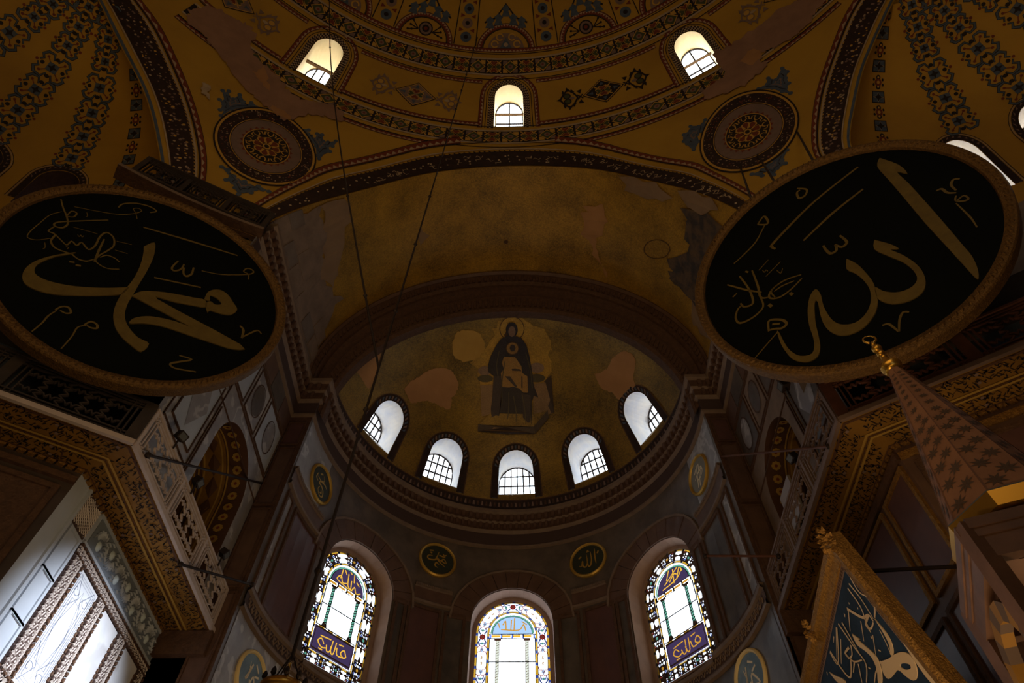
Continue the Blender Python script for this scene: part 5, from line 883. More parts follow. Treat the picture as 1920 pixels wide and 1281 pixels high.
def balustrade(name, label, loc, mp, posts, w0, w1, m, th=.035, group=None, post_w=.075, pm=None):
    t = thing(name, label, 'balustrade', loc, group); pm = pm or m
    up = lambda u, w_: np.subtract(mp(u, w_, 1), mp(u, w_, 0))
    b = MB(); b.bar(mp(posts[0], w1+.02, 0), mp(posts[-1], w1+.02, 0), .05, th*2.2, up(posts[0], w1), pm); b.build('top_rail', t)
    b = MB(); b.bar(mp(posts[0], w0-.03, 0), mp(posts[-1], w0-.03, 0), .07, th*2.0, up(posts[0], w1), pm); b.build('bottom_rail', t)
    for p in posts:
        b = MB(); b.bar(mp(p, w0-.05, 0), mp(p, w1+.06, 0), post_w, th*1.5, up(p, w0), pm); b.build('post', t)
    for i in range(len(posts)-1):
        b = MB(); lattice_bay(b, mp, posts[i]+post_w/2, posts[i+1]-post_w/2, w0, w1, m, th, False); b.build('pierced_slab', t)
    return t
def soffit(b, P0, P1, depth_dir, d0, d1, z, m): pass
ZG = {-1: 8.72, 1: 9.15}
DPAR = {-1: 6.13, 1: 5.92}; DUP = 6.5; DLOW = {-1: 7.2, 1: 7.0}
SIDE = {-1: 'left', 1: 'right'}
EXDIR = {-1: unit((-.87, -.5)), 1: unit((.86, -.51))}
for s in (-1, 1):
    zg = ZG[s]; xu = XC+s*DUP; xp = XC+s*DPAR[s]; xl = XC+s*DLOW[s]; side = SIDE[s]
    # upper wall with the gallery arch
    mpu = lambda y, z, o=0., xu=xu, s=s: (xu-s*o, y, z)
    arch = [(10.05, zg+.02), (12.35, zg+.02)]+[(11.2+1.15*math.cos(t), 11.85+1.15*math.sin(t)) for t in np.linspace(0, PI, 21)]
    V, T = cdt([(8.0, zg), (13.3, zg), (13.3, 17.2), (7.3, 17.2), (7.3, 12.4), (8.0, 12.4)], [arch], (1, 1))
    b = MB(); b.add([mpu(*p) for p in V], T, GREYM if s < 0 else STONE2)
    wall = b.build('wall_'+side, kind='structure')
    # gallery behind the arch: painted barrel soffit, back wall
    k = len(arch); DEP = 2.6; b = MB(); A = [mpu(*p) for p in arch]; B = [mpu(y, z, -DEP) for y, z in arch]
    b.add(A+B, [(i, (i+1) % k, k+(i+1) % k, k+i) for i in range(k)], SOFDARK); sf = b.build('arch_soffit', wall)
    b = MB(); x0, x1 = sorted((xu+s*DEP, xu+s*6)); b.quad((xu+s*DEP, 8.4, zg-.3), (xu+s*DEP, 13.2, zg-.3), (xu+s*DEP, 13.2, 13.4), (xu+s*DEP, 8.4, 13.4), STONE); b.build('gallery_wall', wall)
    ring = arch[2:]                                                # crown only, from the far springing to the near one
    L_ = np.r_[0, np.cumsum([math.dist(ring[i], ring[i+1]) for i in range(len(ring)-1)])]
    def msf(u, d, o=0.):
        i = min(max(int(np.searchsorted(L_, u))-1, 0), len(ring)-2); t = (u-L_[i])/(L_[i+1]-L_[i]); y = ring[i][0]*(1-t)+ring[i+1][0]*t; z = ring[i][1]*(1-t)+ring[i+1][1]*t
        if u > L_[-1]: y, z = ring[-1][0], ring[-1][1]-(u-L_[-1])
        if u < 0: y, z = ring[0][0], ring[0][1]+u
        n = unit((11.2-y, 11.6-z)); return (xu+s*d, y+n[0]*o, z+n[1]*o)
    P = Paint(msf, .02)
    u_a, u_b = -1.6, L_[-1]+1.6
    for d0, d1 in ((.55, 1.15), (1.4, 2.0)): P.strip(u_a, u_b, d0, d1, SOFFIT, 0, .18)
    for d in (.48, .62, 1.08, 1.22, 1.33, 2.07): P.strip(u_a, u_b, d, d+.04, ROSE, 1, .18)
    for i in range(int((u_b-u_a)/.34)):
        u = u_a+.17+i*.34
        for j in range(8): t = j*PI/4; P.disc((u+.075*math.cos(t), .27+.075*math.sin(t)), .048, ROSE, 2, n=6)
        P.disc((u, .27), .045, RED, 3, n=6)
    for i in range(int((u_b-u_a)/.6)):
        for d in (.85, 1.7): P.poly([(u_a+.6*i, d), (u_a+.6*i+.3, d-.16), (u_a+.6*i+.6, d), (u_a+.6*i+.3, d+.16)], SOFDARK, 2); P.disc((u_a+.6*i+.3, d), .09, ROSE, 3, n=8)
    P.build('painted_soffit', sf)
    # revetment: framed slabs above the gallery and in the frieze
    LN = RAIL if s < 0 else STONE; FRM = BROWN
    framed_panel(8.42, 9.45, 10.6, 12.75, WHITEM2 if s < 0 else VERDE, FRM, mpu, wall, fw=.035, sx=1., proud=.012, frame_proud=.035)
    P = Paint(mpu, .02); P.poly([(8.93, 10.8), (9.36, 11.7), (8.93, 12.55), (8.5, 11.7)], GREYM if s < 0 else GREYM, 0); P.build('inlaid_lozenge', wall)
    for a0, a1, b0, b1 in ((8.2, 8.225, 10.2, 13.2), (9.62, 9.645, 10.2, 13.2), (8.2, 9.64, 12.98, 13.0), (8.2, 9.64, 10.32, 10.345), (9.70, 9.73, 9.2, 12.4), (7.4, 13.0, 13.28, 13.33), (7.4, 13.0, 12.50, 12.52), (7.4, 13.0, 15.0, 15.05)):
        bb = MB(); bb.prism([(a0, b0), (a1, b0), (a1, b1), (a0, b1)], mpu, 0, .03, FRM); bb.build('joint_strip', wall)
    for i, (a, c) in enumerate(((7.45, 8.9), (8.95, 10.36), (10.42, 11.44), (11.5, 12.85))):
        framed_panel(a+.06, c-.06, 13.42, 14.92, (WHITEM2 if i % 2 else GREYM) if s < 0 else (VERDE if i % 2 else STONE2), FRM, mpu, wall, fw=.03, sx=1., proud=.01, frame_proud=.03)
        P = Paint(mpu, .022); m_ = ((a+c)/2, 14.17); P.disc(m_, .30, GREYM if i % 2 else VERDE, 0, .5, 20)
        P.stroke([(m_[0]+.33*math.cos(t), m_[1]+.54*math.sin(t)) for t in np.linspace(0, 2*PI, 25)], .03, FRM, 1); P.build('inlaid_oval', wall)
    for i in range(6): bb = MB(); bb.prism([(7.42+.93*i, 15.12), (7.42+.93*i+.9, 15.12), (7.42+.93*i+.9, 15.88), (7.42+.93*i, 15.88)], mpu, 0, .025, BROWN2 if i % 2 else VERDE); bb.build('panel', wall)
    # balustrade in front
    mpb = lambda y, z, o=0., xp=xp, s=s: (xp-s*(o-.05), y, z)
    balustrade('gallery_balustrade', 'pale pierced marble balustrade of the gallery beside the apse, on the %s' % side, (xp, 10, zg), mpb, [7.72, 9.42, 11.12, 12.82], zg+.10, zg+1.0, RAIL if s < 0 else RAILR)
    # gallery floor slab: its edge moulding, its painted soffit
    yn = {-1: 7.62, 1: 7.62}[s]
    c0 = np.array([xp, yn]); ed = EXDIR[s]; nin = np.array([-ed[1]*(-s), ed[0]*(-s)]);  nin = nin if nin[1] < 0 else -nin
    far_e = c0+ed*9.0; W_ = abs(xl-xp)
    # inner line (lower wall) of the soffit along the exedra and its meeting point with the bema's
    nout = -nin; q0 = c0+nout*W_; t_ = (xl-q0[0])/ed[0]; c1 = q0+ed*t_; far_i = far_e+nout*W_
    b = MB()
    b.add([(c0[0], c0[1], zg), (xp, 13.0, zg), (xl, 13.0, zg), (c1[0], c1[1], zg), (far_e[0], far_e[1], zg), (far_i[0], far_i[1], zg)], [(0, 1, 2, 3), (0, 3, 5, 4)], SOFFIT)
    sl = b.build('ceiling', kind='structure')
    b = MB(); RM = RAIL if s < 0 else RAILR
    for p_, q_ in (((xp, 13.0), (c0[0], c0[1])), ((c0[0], c0[1]), (far_e[0], far_e[1]))): b.bar((p_[0], p_[1], zg+.04), (q_[0], q_[1], zg+.04), .07, .10, (0, 0, 1), RM)
    b.build('trim_%d' % (3 if s < 0 else 4), kind='structure')
    b = MB(); b.add([(c0[0], c0[1], zg+.06), (xp, 13.0, zg+.06), (xu+s*3, 13.0, zg+.06), (xu+s*3, 8, zg+.06), (far_e[0]+nout[0]*3, far_e[1]+nout[1]*3, zg+.06), (far_e[0], far_e[1], zg+.06)], [(0, 1, 2, 3), (0, 3, 4, 5)], STONE); b.build('floor', kind='structure')
    # painted ornament under the slab: arm 0 along the bema, arm 1 along the exedra
    def arm(base, d, nn):
        return lambda u, w_, o=0.: (base[0]+d[0]*u+nn[0]*w_, base[1]+d[1]*u+nn[1]*w_, zg-o)
    A0 = arm(c0, (0, 1.), (s, 0)); A1 = arm(c0, ed, nout)
    mit0 = (c1[1]-c0[1])/W_; mit1 = float(np.dot(c1-c0, ed))/W_
    for ai, (mp_, L_a, mit) in enumerate(((A0, 13.0-yn, mit0), (A1, 9.0, mit1))):
        P = Paint(mp_, .01); rnd = random.Random(5+ai+s)
        for w_, wd, m_, l in ((.06, .05, SOFDARK, 1), (W_*.47, .045, ROSE, 2), (W_*.47+.07, .02, SOFDARK, 2), (W_*.47+.11, .045, ROSE, 2), (W_-.10, .05, SOFDARK, 1)):
            P.ribbon([(mit*w_, w_), (L_a, w_)], [(mit*(w_+wd), w_+wd), (L_a, w_+wd)], m_, l)
        n = int(L_a/.2)
        for i in range(n):
            for w_ in (W_*.16, W_*.34, W_*.66, W_*.84):
                u = .2+i*.2+rnd.uniform(-.03, .03)
                if u < mit*w_+.1: continue
                for q in range(6):
                    a = rnd.random()*6.28; r = rnd.uniform(.03, .12); x, y = u+r*math.cos(a), w_+r*math.sin(a)*1.1; t2 = rnd.random()*3.14; l_ = rnd.uniform(.03, .06)
                    P.poly([(x-l_*math.cos(t2), y-l_*math.sin(t2)), (x+.013*math.sin(t2), y-.013*math.cos(t2)), (x+l_*math.cos(t2), y+l_*math.sin(t2)), (x-.013*math.sin(t2), y+.013*math.cos(t2))], BLACK, 1)
                P.stroke([(u-.1, w_-.06), (u-.03, w_+.03), (u+.04, w_-.03), (u+.1, w_+.06)][::1 if rnd.random() < .5 else -1], .013, BLACK, 1)
                if i % 5 == 0: P.disc((u, w_), .035, MAUVE, 2, n=7)
            if i % 5 == 0 and i*.2 > mit*W_: P.ribbon([(i*.2, W_*.58), (i*.2, W_-.12)], [(i*.2+.025, W_*.58), (i*.2+.025, W_-.12)], SOFDARK, 1)
        P.build('painted_ornament', sl)
        for w_ in (W_-.03,):                                          # rope moulding where soffit meets wall
            for i in range(int((L_a-mit*w_)/.16)):
                u = mit*w_+i*.16; bb = MB()
                if u > 8.8: break
                bb.prism([(u, w_-.05), (u+.12, w_-.05), (u+.15, w_+.03), (u+.03, w_+.03)], mp_, -.02, .06, FRAMEG); bb.build('rope_moulding', sl)
    # exedra: balustrade, walls behind and below
    me_ = lambda u, z, o=0., c0=c0, ed=ed, nin=nin: (c0[0]+ed[0]*u+nin[0]*(o-.06), c0[1]+ed[1]*u+nin[1]*(o-.06), z)
    balustrade('exedra_balustrade', ('dark' if s < 0 else 'reddish brown')+' pierced balustrade of the exedra gallery below the %s roundel' % side, (c0[0]+ed[0]*3, c0[1]+ed[1]*3, zg), me_, [.12, 2.35, 4.55, 6.75, 8.9], zg+.12, zg+1.02, DARKWOOD if s < 0 else WOOD, th=.05, group=None, post_w=.2)
    back = lambda u, z, o=0., d=1.9: (c0[0]+ed[0]*u+nout[0]*(d-o), c0[1]+ed[1]*u+nout[1]*(d-o), z)
    BK = mat('gallery_back_wall', (.16, .20, .27), .8, c2=(.11, .14, .20), scale=1.2)  # bluish colour stands in for the blue-grey light behind the lattice
    b = MB(); b.quad(back(-.5, zg), back(10, zg), back(10, 12.6), back(-.5, 12.6), BK); b.build('wall_'+side, kind='structure')
    up_ = lambda u, z, o=0., d=.75: (c0[0]+ed[0]*u+nout[0]*(d-o), c0[1]+ed[1]*u+nout[1]*(d-o), z)
    b = MB(); b.quad(up_(2.3, 11.7), up_(10.4, 11.7), up_(10.4, 13.7), up_(2.3, 13.7), STONE); b.quad(up_(-.2, 11.7), up_(2.3, 11.7), up_(2.3, 16.4), up_(-.2, 16.4), STONE); b.quad(up_(-.2, 11.7), up_(10.4, 11.7), back(10.4, 11.7), back(-.2, 11.7), STONE)
    pier = b.build('wall_'+side, kind='structure')
    b = MB()                                                        # the pier's corner against the vault
    pc = up_(-.2, 0); b.quad((pc[0], pc[1], 11.7), (pc[0], pc[1], 16.5), (xu, 7.35, 16.5), (xu, 7.35, 11.7), STONE2); b.build('wall_'+side, kind='structure')
    for i in range(5):
        for j in range(3):
            u = -.15+j*.72+(.3 if i % 2 else 0); bb = MB(); bb.prism([(u, 12.7+i*.72), (u+.69, 12.7+i*.72), (u+.69, 13.39+i*.72), (u, 13.39+i*.72)], up_, 0, .03+.012*((i+j) % 3), STONE2 if (i+j) % 2 else STONE); bb.build('stone_block', pier)
    for i in range(9):                                              # gilt ledge and piers down the gallery's back wall
        if i % 2: continue
        bb = MB(); bb.prism([(i*1.1, zg+.23), (i*1.1+.3, zg+.23), (i*1.1+.3, 12.5), (i*1.1, 12.5)], back, 0, .18, mat('gallery_pier', (.10, .085, .08), .7)); bb.build('pier', wall)
    lo = lambda u, z, o=0.: (c0[0]+ed[0]*u+nout[0]*(W_-o), c0[1]+ed[1]*u+nout[1]*(W_-o), z)
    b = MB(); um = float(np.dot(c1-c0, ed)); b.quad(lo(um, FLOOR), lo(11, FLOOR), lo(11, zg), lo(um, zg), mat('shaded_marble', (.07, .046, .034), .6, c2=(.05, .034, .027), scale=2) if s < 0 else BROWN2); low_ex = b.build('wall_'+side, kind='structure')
    for i in range(4):
        framed_panel(um+.25+i*2.0, um+.25+i*2.0+1.6, zg-2.6, zg-.55, (PORPH if i % 2 == 0 else BROWN2) if s > 0 else BROWN, BROWN, lo, low_ex, fw=.10, sx=1., frame_proud=.06)
        framed_panel(um+.25+i*2.0, um+.25+i*2.0+1.6, zg-6.2, zg-3.0, (BROWN2 if i % 2 == 0 else PORPH) if s > 0 else BROWN, BROWN, lo, low_ex, fw=.10, sx=1., frame_proud=.06)
    for z in (zg-.32, zg-2.8):
        bb = MB(); bb.prism([(um, z), (10.5, z), (10.5, z+.12), (um, z+.12)], lo, 0, .08, FRAMEG if s > 0 else BROWN); bb.build('gilt_moulding' if s > 0 else 'moulding', low_ex)
    # lower wall of the bema
    mpl = lambda y, z, o=0., xl=xl, s=s: (xl-s*o, y, z)
    b = MB(); b.quad(mpl(c1[1], FLOOR), mpl(13.2, FLOOR), mpl(13.2, zg), mpl(c1[1], zg), WHITEM2 if s < 0 else BROWN2); lw = b.build('wall_'+side, kind='structure')
    y0 = c1[1]
    if s > 0:
        for a, c, m in ((y0+.15, y0+1.0, PORPH), (y0+1.3, y0+2.6, PORPH), (y0+2.9, 12.8, PORPH)):
            for z0, z1 in ((zg-2.2, zg-.45), (zg-5.4, zg-2.6)): framed_panel(a, c, z0, z1, m, FRAMEG if z0 > 6 else BROWN, mpl, lw, fw=.08, sx=1., frame_proud=.06)
        bb = MB(); bb.prism([(y0, zg-.3), (13, zg-.3), (13, zg-.12), (y0, zg-.12)], mpl, 0, .07, BROWN); bb.build('moulding', lw)
    else:
        # white marble revetment framed by carved lace borders
        def lace_v(ya, yb, z0, z1, name='carved_border'):
            bb = MB(); bb.prism([(ya, z0), (yb, z0), (yb, z1), (ya, z1)], mpl, 0, .03, LACEDARK)
            n = max(1, int((z1-z0)/.11)); st = (z1-z0)/n
            for i in range(n):
                for yy in (ya, yb-.03): bb.prism([(yy, z0+i*st), (yy+.03, z0+i*st), (yy+.03, z0+i*st+st*.6), (yy, z0+i*st+st*.6)], mpl, .03, .07, LACEDARK if (yy == ya) else BROWN)
            bb.build(name, lw)
            P = Paint(mpl, .032); w_ = yb-ya; m_ = (ya+yb)/2
            for i in range(n):
                z = z0+(i+.5)*st
                for d in (-1, 1):
                    P.stroke([(m_+d*w_*(.06+.26*abs(math.sin(t))), z+st*.55*math.cos(t)) for t in np.linspace(0, PI, 7)], .026, LACE, 0, ridge=.02)
                    P.disc((m_+d*w_*.17, z), .018, LACE, 1, n=6); P.stroke([(m_+d*w_*.36, z-st*.5), (m_+d*w_*.30, z), (m_+d*w_*.36, z+st*.5)], .018, LACE, 0, ridge=.015)
                P.stroke([(m_-w_*.05, z-st*.4), (m_+w_*.05, z+st*.4)], .022, LACE, 0, ridge=.015)
            P.build(name, lw)
        def lace_h(ya, yb, z0, z1, name='carved_border'):
            bb = MB(); bb.prism([(ya, z0), (yb, z0), (yb, z1), (ya, z1)], mpl, 0, .03, LACEDARK)
            n = max(1, int((yb-ya)/.11)); st = (yb-ya)/n
            for i in range(n):
                for zz in (z0, z1-.03): bb.prism([(ya+i*st, zz), (ya+i*st+st*.6, zz), (ya+i*st+st*.6, zz+.03), (ya+i*st, zz+.03)], mpl, .03, .07, BROWN)
            bb.build(name, lw)
            P = Paint(mpl, .032); w_ = z1-z0; m_ = (z0+z1)/2
            for i in range(n):
                y = ya+(i+.5)*st
                for d in (-1, 1):
                    P.stroke([(y+st*.55*math.cos(t), m_+d*w_*(.06+.26*abs(math.sin(t)))) for t in np.linspace(0, PI, 7)], .024, LACE, 0, ridge=.02); P.disc((y, m_+d*w_*.17), .016, LACE, 1, n=6)
                P.stroke([(y-st*.4, m_-w_*.05), (y+st*.4, m_+w_*.05)], .02, LACE, 0, ridge=.015)
            P.build(name, lw)
        zt = 7.97; zb = 5.72
        lace_h(9.2, 13.0, 7.76, zt)
        lace_v(9.21, 9.55, 1.0, 7.76)
        for a, c in ((10.37, 10.67), (11.44, 11.80), (12.6, 12.9)): lace_v(a, c, 1.0, 7.76)
        lace_h(8.65, 10.37, zb-.28, zb)
        for i, (a, c) in enumerate(((9.57, 10.35), (10.69, 11.42), (11.82, 12.58))):
            for z0, z1 in ((zb+.03, 7.74), (1.2, zb-.3)):
                bb = MB(); bb.prism([(a, z0), (c, z0), (c, z1), (a, z1)], mpl, 0, .02, WHITEM); bb.build('panel', lw)
                bb = MB(); n = int((z1-z0)/.1)
                for q in range(n):
                    for yy in (a, c-.025): bb.prism([(yy, z0+q*.1), (yy+.025, z0+q*.1), (yy+.025, z0+q*.1+.07), (yy, z0+q*.1+.07)], mpl, .02, .05, BROWN)
                bb.build('toothed_edge', lw)
        # incised field of the first panel
        P = Paint(mpl, .022); INC = mat('incised_line', (.18, .20, .27), .8); a, c, z0, z1 = 9.62, 10.30, zb+.1, 7.68
        for d in (0, .04, .09): q = [(a+d, z0+d), (c-d, z0+d), (c-d, z1-d), (a+d, z1-d)]; P.stroke(q, .017, INC, 0, closed=True)
        ym, zm = (a+c)/2, (z0+z1)/2
        P.stroke([(ym, z0+.15), (c-.12, zm), (ym, z1-.15), (a+.12, zm)], .018, INC, 0, closed=True); P.stroke([(ym-.19, zm-.55), (ym+.19, zm-.55), (ym+.19, zm+.55), (ym-.19, zm+.55)], .018, INC, 0, closed=True)
        for sy in (-1, 1):
            for sz in (-1, 1):
                P.stroke([(ym+sy*.28, zm+sz*.95), (ym+sy*.05, zm+sz*.62), (ym+sy*.28, zm+sz*.3)], .016, INC, 0)
                P.stroke([(ym+sy*(.20-.0085*k*math.cos(k*.45)), zm+sz*(.70+.0085*k*math.sin(k*.45))) for k in range(1, 15)], .014, INC, 0)
        P.build('incised_pattern', lw)
        # relief frieze of leaves and eggs under the soffit, pierced corner panel, plain strip at the corner
        bb = MB(); bb.prism([(9.32, 8.05), (13.0, 8.05), (13.0, 8.62), (9.32, 8.62)], mpl, 0, .02, mat('relief_ground', (.17, .20, .24), .7)); bb.build('panel', lw)
        P = Paint(mpl, .022); rnd = random.Random(4)
        for i in range(8):
            y = 9.62+i*.46
            zc_ = 8.34+(.09 if i % 2 else -.09)
            for k in range(9):
                a0 = PI*(.15+.7*k/8)*(1 if i % 2 else -1); a1 = a0*1.18
                P.stroke([(y+.12*math.cos(a0)-.0, zc_-.13*math.sin(a0)), (y+.2*math.cos(a0), zc_-.24*math.sin(a0)), (y+.24*math.cos(a1), zc_-.30*math.sin(a1))], .034, WHITEM2, 0, ridge=.03, taper=True)
            for k in range(7):
                yy, zz = y+.23+rnd.uniform(-.1, .1), 8.12+.07*k; P.stroke([(yy-.07, zz), (yy, zz+.035), (yy+.08, zz+.01)], .026, WHITEM2, 0, ridge=.03, taper=True)
        P.build('leaf_relief', lw)
        for i in range(8):
            y = 9.62+i*.46; zc_ = 8.34+(.09 if i % 2 else -.09); V = []; F = []
            for j in range(4):
                r = (1, .8, .5, .12)[j]
                V += [mpl(y+.075*r*math.cos(t), zc_+.10*r*math.sin(t), .022+.05*(1-r*r)) for t in np.linspace(0, 2*PI, 12, endpoint=False)]
            for j in range(3): F += [(j*12+k, j*12+(k+1) % 12, (j+1)*12+(k+1) % 12, (j+1)*12+k) for k in range(12)]
            F.append(tuple(36+k for k in range(12))); bb = MB(); bb.add(V, F, mat('egg_marble', (.50, .60, .66), .35)); bb.build('egg_boss', lw, smooth=True)
        for z0, z1 in ((8.0, 8.05), (8.62, 8.68)): bb = MB(); bb.prism([(9.22, z0), (13, z0), (13, z1), (9.22, z1)], mpl, 0, .05, WHITEM2); bb.build('fillet', lw)
        bb = MB(); bb.prism([(8.68, 8.02), (9.18, 8.02), (9.18, 8.66), (8.68, 8.66)], mpl, 0, .015, LACEDARK); bb.build('panel', lw)
        P = Paint(mpl, .02)
        for k in range(-8, 14):
            for d in (-1, 1):
                pts_ = [(8.68+.5*t, 8.02+.07*k+d*.42*(t-.5)+.0) for t in np.linspace(0, 1, 9)]; pts_ = [p for p in pts_ if 8.03 < p[1] < 8.65]
                if len(pts_) > 1: P.stroke(pts_, .018, LACE, 0, ridge=.015)
        P.build('pierced_lace', lw)
        for z0, z1, m in ((1.0, 6.3, WHITEM2), (6.36, 7.1, WHITEM2), (7.16, 7.92, WHITEM2)): framed_panel(8.78, 9.1, z0, z1, m, WHITEM2, mpl, lw, fw=.05, sx=1., proud=.008, frame_proud=.04)
        bb = MB(); bb.prism([(8.6, FLOOR), (8.66, FLOOR), (8.66, 8.7), (8.6, 8.7)], mpl, 0, .05, WHITEM2); bb.build('corner_fillet', lw)
    # bracket closing the far end of the soffit
    bb = MB(); bb.box(min(xp, xl)-.05, max(xp, xl)+.05, 12.75, 13.1, zg-.55, zg-.02, BROWN); bb.build('trim_%d' % (5 if s < 0 else 6), kind='structure')
    bb = MB(); bb.box(min(xp, xl)-.05, max(xp, xl)+.05, 12.9, 13.2, FLOOR, zg, BROWN); bb.build('wall_'+side, kind='structure')
    # walkway balustrade on the cornice at the springing of the half-dome
    ph0, ph1 = (-34.5, -22.9) if s < 0 else (23.3, 34.5)
    RW = DR_-.16
    mw = lambda u, z, o=0.: (DC[0]+(RW-o)*math.sin(u/RW), DC[1]+(RW-o)*math.cos(u/RW), z)
    us = np.linspace(rad(ph0)*RW, rad(ph1)*RW, 4)
    balustrade('walkway_balustrade', 'dark brown pierced balustrade on the ledge above the %s roundel' % side, mw((us[0]+us[-1])/2, 16.7), mw, list(us), 16.82, 17.75, DARKWOOD, th=.07, post_w=.12)
    b = MB(); uu = np.linspace(us[0]-.3, us[-1]+.1, 9); V = []
    for u in uu: V += [mw(u, 16.70, -.3), mw(u, 16.70, .12), mw(u, 16.58, .12), mw(u, 16.58, -.3)]
    b.add(V, [(4*i+j, 4*i+4+j, 4*i+4+(j+1) % 4, 4*i+(j+1) % 4) for i in range(len(uu)-1) for j in (0, 2, 3)], BROWN); b.add(V, [(4*i+1, 4*i+5, 4*i+6, 4*i+2) for i in range(len(uu)-1)], STEP); b.build('trim_%d' % (7 if s < 0 else 8), kind='structure')
# ------------------------------------------------------------------ the two great calligraphic roundels
def roundel_frame(c, n):
    c = np.array(c, float); n = unit(n); u = unit(np.cross((0, 0, 1), n)); w_ = np.cross(n, u)
    return c, n, u, w_, (lambda a, b_, o=0.: tuple(c+u*a+w_*b_+n*o))
def great_roundel(label, c, n, data, rx, ry, rot, rods, fw=.20):
    c, n, u, w_, mp = roundel_frame(c, n)
    t = thing('calligraphic_roundel', label, 'roundel', tuple(c-n*.15), 'great roundels hanging beside the apse')
    N_ = 72; ell = lambda f, k: (f*rx*math.cos(k)*math.cos(rot)-f*ry*math.sin(k)*math.sin(rot), f*rx*math.cos(k)*math.sin(rot)+f*ry*math.sin(k)*math.cos(rot))
    ks = np.linspace(0, 2*PI, N_, endpoint=False)
    b = MB(); b.prism([ell(.95, k) for k in ks], mp, -.10, .0, DISC); b.build('disc_panel', t)
    b = MB(); q0 = 1-fw/rx
    prof = [(1.0, -.16), (1.0, .05), (.992, .09), (1-(1-q0)*.5, .11), (q0+.012, .08), (q0, .06), (q0-.006, -.01)]
    for (f0, o0), (f1, o1) in zip(prof[:-1], prof[1:]):
        V = []
        for k in ks: V += [mp(*ell(f0, k), o0), mp(*ell(f1, k), o1)]
        b.add(V, [(2*i, (2*i+2) % (2*N_), (2*i+3) % (2*N_), 2*i+1) for i in range(N_)], DISCFRAME)
    b.add([mp(*ell(1, k), -.16) for k in ks], [tuple(range(N_))[::-1]], BROWN); fr_ = b.build('frame', t)
    P = Paint(mp, .10)                                              # beaded scroll carved round the frame
    for i in range(150):
        k0 = 2*PI*i/150; a = np.array(ell(1-(1-q0)*.30, k0)); d = np.array(ell(1-(1-q0)*.72, k0+.02)); P.stroke([a, (a+d)/2, d], .05, DISCFRAME, 1, ridge=.03, taper=True)
    P.build('frame_carving', fr_, kind='stuff')
    for q in data[0]:
        q = spline2(q+[q[0]], 3)[:-1]; b = MB(); b.prism([tuple(p) for p in q], mp, .0, .025, GILT); b.build('letter', t)
    for wd, q in data[1]:
        P = Paint(mp, .012); p = smooth_pts(q, 4) if len(q) > 2 else q
        if len(q) == 2 and math.dist(q[0], q[1]) < .15: P.stroke(q, wd*1.5, GILT)
        elif len(q) > 2: P.stroke(p, [wd*(1.15-.35*abs(2*i/(len(p)-1)-1)) for i in range(len(p))], GILT)
        else: P.stroke(p, wd, GILT)
        P.build('letter', t)
    for p0, p1 in rods: b = MB(); b.tube([p0, p1], .028, IRON, 6); b.build('suspension_rod', t)
    return t
CL_, NL_ = (-7.573, 6.321, 12.212), (.556, -.825, -.101)
CR_, NR_ = (5.805, 5.593, 11.612), (-.597, -.789, -.146)
_, nn, uu_, ww_, mpL = roundel_frame(CL_, NL_); _, nn2, uu2, ww2, mpR = roundel_frame(CR_, NR_)
rl = [(mpL(x, y, -.1), tuple(np.array(mpL(x, y, -.1))+np.array(d))) for x, y, d in ((-1.2, 2.4, (-.9, 1.6, 2.0)), (1.3, 2.35, (-.7, 1.5, 1.9)))]
great_roundel('huge dark green roundel with gilt Arabic script and long sweeping tail, hung on the left', CL_, NL_, DATA['discL'], 2.8, 2.8, 0, rl)
rr = [((6.27, 4.81, 14.47), (8.4, 6.07, 20.94)), ((5.58, 5.33, 14.46), (7.28, 6.71, 20.87)), ((5.11, 5.68, 14.52), (6.74, 6.99, 20.71))]
great_roundel('huge dark green roundel with gilt Arabic script and tall slanting stroke, hung on the right', CR_, NR_, DATA['discR'], 2.86, 2.76, rad(105), rr)
# ------------------------------------------------------------------ six small roundels on the apse wall
SGOLD = mat('small_roundel_gold', (.55, .33, .06), .4, metal=.5)
SGREEN = mat('small_roundel_green', (.030, .036, .022), .55)
SBLUE = mat('small_roundel_blue', (.20, .29, .36), .5, c2=(.12, .19, .25), scale=3)
LITGOLD = mat('small_roundel_lit_gold', (.78, .60, .28), .45)  # lower roundels' colours lightened to paint in the light falling there
SGREY = mat('small_roundel_grey', (.22, .21, .17), .5)
CREAM = mat('letter_cream', (.85, .74, .52), .5)
ALLAH = [[(.42, .55), (.40, .1), (.43, -.4)], [(.18, .45), (.20, -.1), (.10, -.42), (-.02, -.35), (-.05, .35)], [(-.05, .35), (-.03, -.15), (-.15, -.42), (-.30, -.30), (-.30, .0), (-.38, -.30), (-.5, -.25)], [(.05, .6), (.0, .5), (.1, .5), (-.05, .45)], [(-.5, .2), (-.35, .3)], [(.55, .2), (.62, .35)]]
MUHAMMAD = [[(.5, -.1), (.35, .12), (.22, .0), (.38, -.1), (.5, -.1)], [(.4, -.12), (.1, .0), (-.1, .12), (.15, -.15), (.45, -.35)], [(.1, -.3), (-.05, -.2), (-.12, -.4), (.05, -.5)], [(.02, .5), (-.05, .2), (-.15, -.05), (-.5, -.1), (-.55, .1), (-.3, .18)], [(.05, .3), (.4, .25)], [(.25, .45), (.35, .35), (.45, .45)], [(-.5, .45), (-.3, .5)], [(-.45, .35), (-.35, .3)]]
LOOP = [[(-.45, .15), (-.1, .1), (.3, .2), (.5, .1)], [(0, .55), (.15, .3), (-.1, .1), (-.2, -.1), (.05, -.1), (.3, -.25), (.35, -.55), (.1, -.65), (-.15, -.45), (-.05, -.2)], [(.1, -.3), (.2, -.45), (.05, -.5)], [(-.3, .4), (-.1, .55)], [(-.5, .3), (-.55, .0), (-.35, -.1)]]
